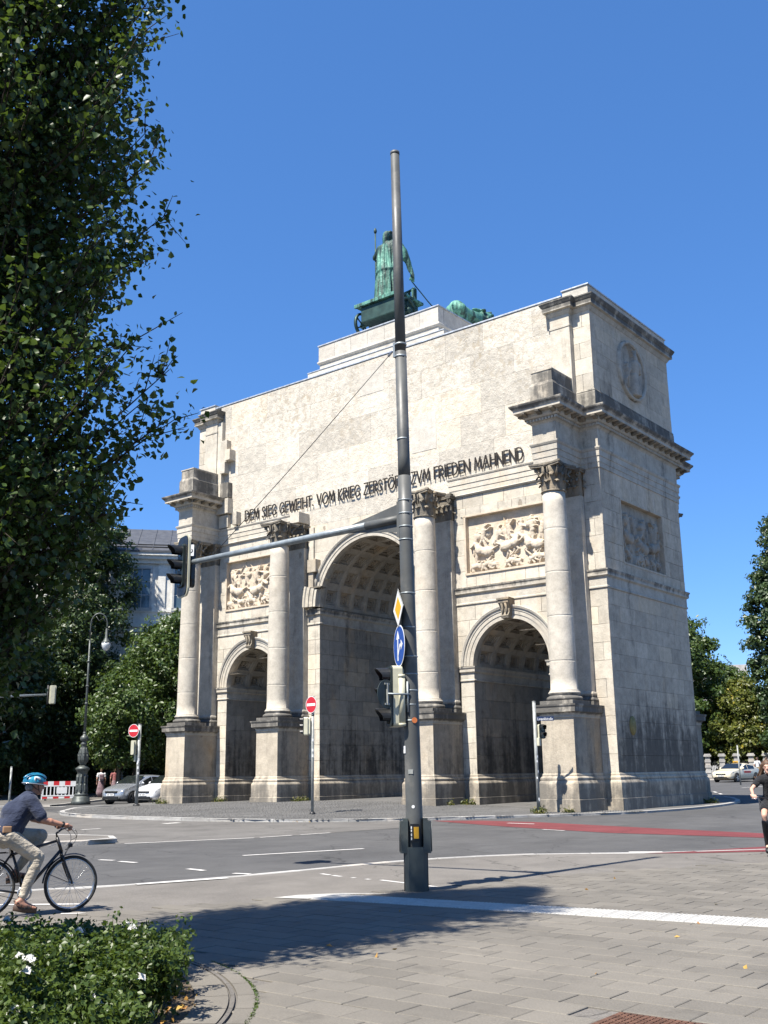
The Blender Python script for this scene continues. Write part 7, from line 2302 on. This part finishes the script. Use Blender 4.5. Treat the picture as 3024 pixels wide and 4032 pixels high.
walker('man in pale blue shirt and white trousers walking away at far right', (-1.25, 54.1, ground_z(-1.3, 54) + .09), (.25, .97), 1.76, 'cloth_paleblue', 'cloth_white', stride=.2)

# ------------------------------------------------------------------ trees and plants
def leaf_mesh(name, C, N, size, mat, aspect=1.0, tone=None, seed=1, shape='leaf', updir=None):
    """many separate small leaves in one mesh. C centres (n,3), N preferred normals (n,3) or None"""
    g = np.random.default_rng(seed)
    n = len(C)
    nr = g.normal(size=(n, 3))
    if N is not None: nr = nr * .75 + N
    nr /= np.linalg.norm(nr, axis=1, keepdims=True)
    t1 = np.cross(nr, g.normal(size=(n, 3))); t1 /= np.linalg.norm(t1, axis=1, keepdims=True)
    t2 = np.cross(nr, t1)
    s = size * g.uniform(.7, 1.25, size=(n, 1))
    if shape == 'delta':      # poplar: broad triangular leaf, folded on its midrib
        pts = [(-.55, 0, 0), (-.25, -.5, .12), (.15, -.36, .10), (.62, 0, -.04), (.15, .36, .10), (-.25, .5, .12)]
        faces = [(0, 1, 2, 3), (0, 3, 4, 5)]
    elif shape == 'clump':    # three crossed leaflets
        pts = [(-.6, 0, 0), (0, -.34, .10), (.6, 0, 0), (0, .34, .10)]
        faces = [(0, 1, 2, 3)]
    else:
        pts = [(-.6, 0, 0), (.0, -.34, .10), (.6, 0, -.03), (.0, .34, .10)]
        faces = [(0, 1, 2), (0, 2, 3)]
    k = len(pts)
    V = np.empty((n, k, 3))
    for i, (a, b, c) in enumerate(pts):
        V[:, i] = C + s * (t1 * a + t2 * b * aspect + nr * c)
    loops = []; starts = []; totals = []
    fn_ = len(faces)
    idx = (np.arange(n) * k)[:, None]
    fl = np.concatenate([idx + np.array(f)[None, :] for f in faces], axis=1).ravel()
    tot = np.tile([len(f) for f in faces], n)
    st = np.concatenate([[0], np.cumsum(tot)[:-1]])
    me = bpy.data.meshes.new(name)
    me.vertices.add(n * k); me.vertices.foreach_set('co', V.ravel())
    me.loops.add(len(fl)); me.loops.foreach_set('vertex_index', fl.astype(np.int32))
    me.polygons.add(len(tot)); me.polygons.foreach_set('loop_start', st.astype(np.int32)); me.polygons.foreach_set('loop_total', tot.astype(np.int32))
    me.update(calc_edges=True)
    tn = g.uniform(-1, 1, n) if tone is None else tone
    a = me.attributes.new('tone', 'FLOAT', 'FACE'); a.data.foreach_set('value', np.repeat(tn, fn_).astype(np.float32))
    me.materials.append(M[mat])
    return me
def trunk_mesh(h, r, mat, lean=(0, 0), limbs=8, reach=2.0, seed=1, z0=.35, up=.6):
    g = random.Random(seed)
    mb = MB()
    pts = [Vector((lean[0] * t * h + g.uniform(-.04, .04) * h * .1, lean[1] * t * h + g.uniform(-.04, .04) * h * .1, -.3 + t * (h + .3))) for t in np.linspace(0, 1, 9)]
    mb.tube(pts, [r * 1.35] + [r * (1 - .85 * t) for t in np.linspace(.05, 1, 8)], 12)
    tips = []
    for k in range(limbs):
        t = z0 + (1 - z0) * (k + .5) / limbs
        i = min(7, int(t * 8)); p = pts[i].lerp(pts[i + 1], t * 8 - i)
        a = k * 2.4 + g.uniform(-.4, .4); L = reach * (1.1 - .6 * t) * g.uniform(.8, 1.2)
        d = Vector((math.cos(a), math.sin(a), 0))
        q = p + d * L * .5 + Vector((0, 0, L * up * .4)); e = p + d * L + Vector((0, 0, L * up))
        mb.tube([p, q, e], [r * .42 * (1 - .6 * t), r * .26 * (1 - .6 * t), r * .08], 6)
        tips.append(e)
    return mb, tips
def crown_points(n_cl, per, env, rc, seed, flat=.75, shell=.55):
    """clusters in an envelope env(z)->radius fraction; returns leaf centres and outward normals"""
    g = np.random.default_rng(seed)
    cl = []
    while len(cl) < n_cl:
        t = g.uniform(0, 1)
        R = env(t)
        if R <= 0 or g.uniform(0, 1) > (R / 1.0) * 1.0 + .05: continue
        a = g.uniform(0, 2 * PI); rr = R * (g.uniform(0, 1) ** shell)
        cl.append((rr * math.cos(a), rr * math.sin(a), t, R, a))
    return cl, g
def make_tree(name, label, loc, H, R, mat, n_cl=260, per=90, leaf=.22, base=.12, env=None, rc=.75, seed=1, bark_='bark', trunk_r=.28, group='trees', limbs=9, squash=(1, 1), shape='leaf', up=.6, lean=(0, 0)):
    t = thing(name, label, 'tree', loc, 0, group)
    mb, tips = trunk_mesh(H * .86, trunk_r, bark_, limbs=limbs, reach=R * .8, seed=seed, z0=max(.2, base), up=up, lean=lean)
    mb.build('trunk', bark_, t)
    env = env or (lambda u: math.sin(PI * min(1, (u * .93 + .07))) ** .6)
    cl, g = crown_points(n_cl, per, env, rc, seed)
    C = []; N = []; T = []
    for (x, y, u, r_, a) in cl:
        c = np.array((x * R * squash[0] + lean[0] * u * H, y * R * squash[1] + lean[1] * u * H, H * (base + (1 - base) * u)))
        m = int(per * g.uniform(.44, 1.25)); s = rc * g.uniform(.6, 1.25)
        d = g.normal(size=(m, 3)); d /= np.linalg.norm(d, axis=1, keepdims=True); d *= (g.uniform(0, 1, (m, 1)) ** .5) * s
        d[:, 2] *= .7
        C.append(c + d); o = d / s + np.array((.4 * math.cos(a), .4 * math.sin(a), .55)); N.append(o)
        T.append(np.clip(g.normal(g.uniform(-.5, .5), .45, m), -1, 1))
    C = np.concatenate(C); N = np.concatenate(N); T = np.concatenate(T)
    link('crown', leaf_mesh('crown', C, N, leaf, mat, seed=seed, tone=T, shape=shape), t)
    return t

# the columnar poplar in the rose bed; its leaves are close enough to see one by one
def near_poplar():
    loc = (20.7, -31.9, .0)
    t = thing('poplar_tree', 'tall dark green poplar with broad leaves filling the left edge', 'tree', loc, 0, 'trees')
    mb, tips = trunk_mesh(12.0, .17, 'bark', limbs=4, reach=.8, seed=4, z0=.3, up=2.0)
    g = np.random.default_rng(23)
    C = []; N = []; T = []
    cx, cy = .50, .40                      # the crown leans out over the paving
    RZ = [(0, 0), (1.8, 0), (2.2, .65), (3.0, 1.05), (4.1, 1.52), (4.9, 1.86), (5.9, 1.62), (7.6, 1.82), (9.0, 1.74), (10.5, 1.6), (12.0, .9), (13.0, .15), (20, .1)]
    def Rz(z): return float(np.interp(z, [a for a, b in RZ], [b for a, b in RZ]))
    nb_ = 0
    while nb_ < 720:
        z0 = g.uniform(1.4, 12.3); a = g.uniform(0, 2 * PI)
        rise0 = g.uniform(.7, 1.9); R = Rz(z0 + rise0)
        if R <= 0: continue
        bulge = 1 + .17 * math.sin(2.1 * z0 + 1.3 * a) + .10 * math.sin(5.3 * z0 + 2 * a)
        end = R * (.55 + .45 * bulge) * (g.uniform(.2, 1.0) ** .6); rise = rise0
        p0 = Vector((cx * min(1, z0 / 5) * .8 + .15 * math.cos(a), cy * min(1, z0 / 5) * .8 + .15 * math.sin(a), z0))
        p2 = Vector((cx + end * math.cos(a), cy + end * math.sin(a), z0 + rise))
        p1 = p0.lerp(p2, .5) + Vector((.15 * math.cos(a), .15 * math.sin(a), -.1))
        pts = bez([p0, p1, p2], 4)
        mb.tube(pts, [.016 - .012 * i / (len(pts) - 1) for i in range(len(pts))], 5, caps=False)
        nb_ += 1
        # dense leaf clump at the branch end
        for j in range(70):
            f = g.uniform(.55, 1.02); i = min(len(pts) - 2, int(f * (len(pts) - 1))); b = pts[i].lerp(pts[i + 1], f * (len(pts) - 1) - i)
            off = Vector(g.normal(size=3)) * .13
            C.append((b + off)[:]); N.append((off.normalized() * .6 + Vector((0, 0, .4)))[:]); T.append(float(np.clip(g.normal(-.2 + .35 * (f - .5), .45), -1, 1)))
        # side twigs with leaves along them
        for k in range(11):
            f = g.uniform(.12, 1.0)
            i = min(len(pts) - 2, int(f * (len(pts) - 1))); b = pts[i].lerp(pts[i + 1], f * (len(pts) - 1) - i)
            d = Vector(g.normal(size=3)) * .5 + Vector((math.cos(a) * .5, math.sin(a) * .5, .6)); d.normalize()
            L = g.uniform(.16, .40)
            if f > .92: L *= 1.2
            mb.tube([b, b + d * L * .5, b + d * L], [.006, .0045, .0025], 4, caps=False)
            m = int(g.integers(8, 14))
            for j in range(m):
                w = (j + .6) / m
                q_ = b + d * L * w
                off = Vector(g.normal(size=3)) * .05
                C.append((q_ + off)[:]); N.append((off.normalized() * .5 + d * .2 + Vector((0, 0, .45)))[:]); T.append(float(np.clip(g.normal(-.1 + .5 * w, .45), -1, 1)))
    mb.build('trunk', 'bark_dark', t)
    C = np.array(C); N = np.array(N); T = np.array(T)
    # the nearest leaves in view are single pieces, the rest of the crown is one mass
    Wd = C + np.array(loc) - np.array(CAM_C)
    dep = Wd @ np.array(CAM_F); px = (Wd @ np.array(CAM_R)) / dep; py = (Wd @ np.array(CAM_U)) / dep
    ok = np.where((px > -.372) & (px < .37) & (py < .495) & (py > -.2))[0]
    near = ok[np.argsort(dep[ok])][:300]
    rest_ = np.ones(len(C), bool); rest_[near] = False
    one = [leaf_mesh('leaf', np.zeros((1, 3)), np.array([[0, 0, 9.0]]), .056, 'leaf_poplar', seed=90 + k, tone=np.array([-.8 + .3 * k]), shape='delta') for k in range(6)]
    for i in near:
        o = link('leaf', one[int(np.clip((T[i] + .95) / .3, 0, 5))], t)
        o.location = C[i]
        nn_ = Vector(N[i]) + Vector(g.normal(size=3)) * .75
        o.rotation_mode = 'QUATERNION'
        from mathutils import Quaternion
        o.rotation_quaternion = nn_.to_track_quat('Z', 'X') @ Quaternion((0, 0, 1), g.uniform(0, 2 * PI))
    cr = link('crown', leaf_mesh('crown', C[rest_], N[rest_], .056, 'leaf_poplar', seed=5, tone=T[rest_], shape='delta'), t)
    cr['kind'] = 'stuff'
near_poplar()

col_env = lambda u: (min(1, u / .12) ** .7) * (1 - .12 * math.sin(9 * u)) * (1 - max(0, (u - .55) / .45) ** 2) * .95 + .04
# the dark belt of street trees at the left
make_tree('street_tree', 'tall dark poplar behind the street lamp, highest of the left trees', (-31.6, 7.4, .3), 23.2, 3.0, 'leaf_dark', 330, 95, .24, .05, col_env, .85, 31, group='street trees at the left')
make_tree('street_tree', 'dark leafy tree above the barriers', (-28.6, -4.6, .3), 19.0, 3.9, 'leaf_dark', 330, 95, .25, .10, None, .95, 32, group='street trees at the left')
make_tree('street_tree', 'dark tree at the far left edge with a pale trunk', (-30.0, -10.2, .3), 20.0, 4.4, 'leaf_dark', 340, 95, .26, .12, None, 1.0, 33, 'bark_pale', group='street trees at the left')
make_tree('street_tree', 'bright green round tree in front of the grey building', (-21.4, 7.0, .3), 11.2, 3.9, 'leaf_mid', 330, 95, .22, .16, None, .85, 34, group='street trees at the left')
make_tree('street_tree', 'darker tree reaching over the parked cars', (-27.0, 8.6, .3), 9.6, 3.4, 'leaf_dark', 260, 90, .22, .22, None, .85, 35, group='street trees at the left')
make_tree('street_tree', 'leafy tree behind the cyclist with low hanging boughs', (-31.0, -1.0, .3), 13.5, 4.8, 'leaf_dark', 320, 90, .27, .06, None, 1.0, 36, group='street trees at the left')
make_tree('street_tree', 'dense dark tree deep in the shade behind the two women', (-33.5, 5.0, .3), 12.0, 5.0, 'leaf_dark', 320, 90, .28, .05, None, 1.0, 37, group='street trees at the left')
make_tree('street_tree', 'low dark tree hiding the foot of the grey building', (-28.5, 13.0, .3), 8.0, 3.6, 'leaf_dark', 240, 90, .26, .05, None, .9, 38, group='street trees at the left')
make_tree('street_tree', 'young tree with yellow-green leaves in front of the dark trees', (-20.6, 2.3, .3), 7.2, 2.2, 'leaf_mid', 150, 80, .20, .25, None, .7, 39, group='street trees at the left', trunk_r=.14)
# hedge filling the deep shade behind the people
hedge = thing('hedge', 'dark clipped hedge in the shade behind the left trees', 'hedge', (-35.0, 4.0, .3))
g = np.random.default_rng(77)
n = 26000
u = g.uniform(-17, 17, n); v = g.uniform(0, 1, n) ** .7 * 4.4; w = g.uniform(-1.1, 1.1, n)
dv = np.array((.62, .785)); 
C = np.stack([dv[0] * u - dv[1] * w + .25 * np.sin(u), dv[1] * u + dv[0] * w, v + .4 * np.sin(u * 1.3) * (v / 4.4)], axis=1)
link('foliage', leaf_mesh('foliage', C, None, .28, 'leaf_dark', seed=3), hedge)

# trees beyond the right-hand street
make_tree('park_tree', 'broad dark green tree just right of the arch', (-17.6, 74.5, .5), 19.8, 5.6, 'leaf_mid', 420, 100, .36, .03, None, 1.25, 41, group='trees beyond the park fence')
make_tree('park_tree', 'yellowing tree between the two taller right-hand trees', (-10.4, 76.0, .5), 10.4, 4.0, 'leaf_yellow', 260, 95, .32, .05, None, 1.0, 42, group='trees beyond the park fence')
make_tree('park_tree', 'tall dark poplar cut by the right edge', (-4.6, 72.5, .5), 26.5, 3.3, 'leaf_dark', 420, 95, .36, .03, col_env, 1.05, 43, group='trees beyond the park fence')
make_tree('park_tree', 'dark low tree behind the fence piers', (-21.5, 82.0, .5), 11.0, 5.2, 'leaf_dark', 280, 95, .36, .02, None, 1.2, 44, group='trees beyond the park fence')
make_tree('park_tree', 'dark tree filling the gap above the two walkers', (-5.5, 79.0, .5), 9.0, 4.6, 'leaf_dark', 260, 95, .34, .02, None, 1.1, 45, group='trees beyond the park fence')
make_tree('park_tree', 'green tree at the foot of the office block', (-15.0, 84.0, .5), 12.5, 4.6, 'leaf_mid', 280, 95, .36, .03, None, 1.1, 46, group='trees beyond the park fence')

# rose bed in the lower left corner
def rose_bush(i, x, y, h, r, fl):
    t = thing('rose_bush', 'bushy white rose shrub in the round bed at lower left', 'rose bush', (x, y, .02), 0, 'rose bushes in the round bed')
    g = np.random.default_rng(200 + i)
    mb = MB(); C = []; N = []; T = []; tips = []
    nc = int(17 * r / .42)
    for k in range(nc + 3):
        a = g.uniform(0, 2 * PI); e = r * g.uniform(.3, 1.05); hh = h * g.uniform(.55, 1.12)
        if k >= nc: hh = h * g.uniform(1.1, 1.35); e = r * g.uniform(.2, 1.25)
        p0 = Vector((.08 * math.cos(a), .08 * math.sin(a), 0)); p2 = Vector((e * math.cos(a), e * math.sin(a), hh)); p1 = p0.lerp(p2, .5) + Vector((.06 * math.cos(a), .06 * math.sin(a), .08))
        pts = bez([p0, p1, p2], 4)
        mb.tube(pts, [.006 - .004 * j / 8 for j in range(len(pts))], 4, caps=False); tips.append(p2)
        for j in range(30 if k < nc else 14):
            f = g.uniform(.22, 1.03); i_ = min(len(pts) - 2, int(f * (len(pts) - 1))); b = pts[i_].lerp(pts[i_ + 1], f * (len(pts) - 1) - i_)
            d = Vector(g.normal(size=3)); d.normalize(); b = b + d * g.uniform(.02, .10)
            for l in range(7):
                q_ = b + Vector(g.normal(size=3)) * .026
                C.append(q_[:]); N.append((d * .3 + Vector((0, 0, .7)))[:]); T.append(float(np.clip(g.normal(-.2 + .8 * (f - .5), .45), -1, 1)))
    mb.build('stems', 'leaf_weed', t)
    fo = link('foliage', leaf_mesh('foliage', np.array(C), np.array(N), .033, 'leaf_rose', seed=i + 60, tone=np.array(T), aspect=1.25), t); fo['kind'] = 'stuff'
    for k in range(fl):
        p = tips[int(g.integers(0, len(tips)))] + Vector(g.normal(size=3)) * .02 + Vector((0, 0, .02))
        n_ = 16
        cc = []; nn = []
        for j in range(n_):
            a = j * 2.4; rr = .006 + .026 * (j / n_)
            cc.append((p + Vector((rr * math.cos(a), rr * math.sin(a), .02 * (1 - j / n_))))[:]); nn.append((math.cos(a) * (.3 + .8 * (1 - j / n_)), math.sin(a) * (.3 + .8 * (1 - j / n_)), .9))
        link('rose_flower', leaf_mesh('rose_flower', np.array(cc), np.array(nn) * 3, .040, 'petal_white', seed=k + i * 7, aspect=1.5), t)
    return t
g = random.Random(12)
bi = 0
placed = []
for k in range(900):
    a = g.uniform(0, PI); rad = math.sqrt(g.uniform(0, 1)) * 3.12
    x, y = BED_C[0] + rad * math.cos(a), BED_C[1] + rad * math.sin(a)
    rel = Vector((x - 29.61, y + 35.97)); s = rel.dot(F2); lat = rel.x * CAM_R[0] + rel.y * CAM_R[1]
    if lat < -s * .37 - 1.0 or lat > -.05 * s or s < 5.6: continue
    if any(math.hypot(x - p[0], y - p[1]) < .40 for p in placed): continue
    if math.hypot(x - 20.7, y + 31.9) < .3: continue
    placed.append((x, y))
    h = max(.17, min(.44, .18 + .095 * (10.1 - s))) * g.choice((.62, .8, .92, 1.0, 1.05, 1.18))
    rose_bush(bi, x, y, h, g.uniform(.32, .44), g.choice((0, 1, 2, 2, 3, 4)))
    bi += 1
# weeds at the foot of the arch and round the kerb joint, litter of fallen leaves
def weeds(name, label, pts, n, size, h, mat='leaf_weed', seed=1, spread=.12):
    t = link(name, None); tag(t, label, 'weeds', kind='stuff')
    g = np.random.default_rng(seed); C = []
    for (x, y, z) in pts:
        for k in range(n):
            C.append((x + g.normal() * spread, y + g.normal() * spread, z + abs(g.normal()) * h))
    me = leaf_mesh(name, np.array(C), None, size, mat, seed=seed)
    bpy.data.objects.remove(t)
    o = link(name, me); tag(o, label, 'weeds', kind='stuff'); return o
wp_ = []
for (x, y) in ((-11.3, -2.35), (-10.9, -2.4), (-9.1, -.3), (-9.4, -.3), (-3.2, -1.2), (-3.3, -.6), (5.2, -.4), (5.5, -.35), (5.15, -1.3), (9.8, -2.3), (10.4, -3.45), (10.5, -3.5), (12.2, 7.4), (12.25, 7.7), (11.0, -2.4)):
    wp_.append((x, y, island_z(x, y)))
weeds('weeds', 'tufts of weeds growing at the foot of the arch', wp_, 70, .09, .10, seed=4)
kj = [(BED_C[0] + 3.80 * math.cos(a), BED_C[1] + 3.80 * math.sin(a), .02) for a in np.linspace(.55, 1.25, 60)]
weeds('joint_weeds', 'thin line of moss and weeds in the outer joint of the bed edging', kj, 16, .016, .006, 'leaf_rose', 6, .010)
fl = [(BED_C[0] + r_ * math.cos(a), BED_C[1] + r_ * math.sin(a), .025) for r_, a in [(g.uniform(2.9, 3.35), g.uniform(.35, 1.0)) for _ in range(60)]]
weeds('fallen_leaves', 'dry fallen leaves on the soil at the edge of the bed', fl, 2, .05, .008, 'leaf_fallen', 8, .04)
lt = [(g.uniform(21, 27), g.uniform(-29, -20), .032) for _ in range(14)] + [(6.0 + g.uniform(-.5, .5), -10.6 + g.uniform(-.15, .15), .09) for _ in range(10)]
weeds('leaf_litter', 'a few stray yellow leaves lying on the paving', lt, 1, .055, .002, 'leaf_fallen', 9, .02)
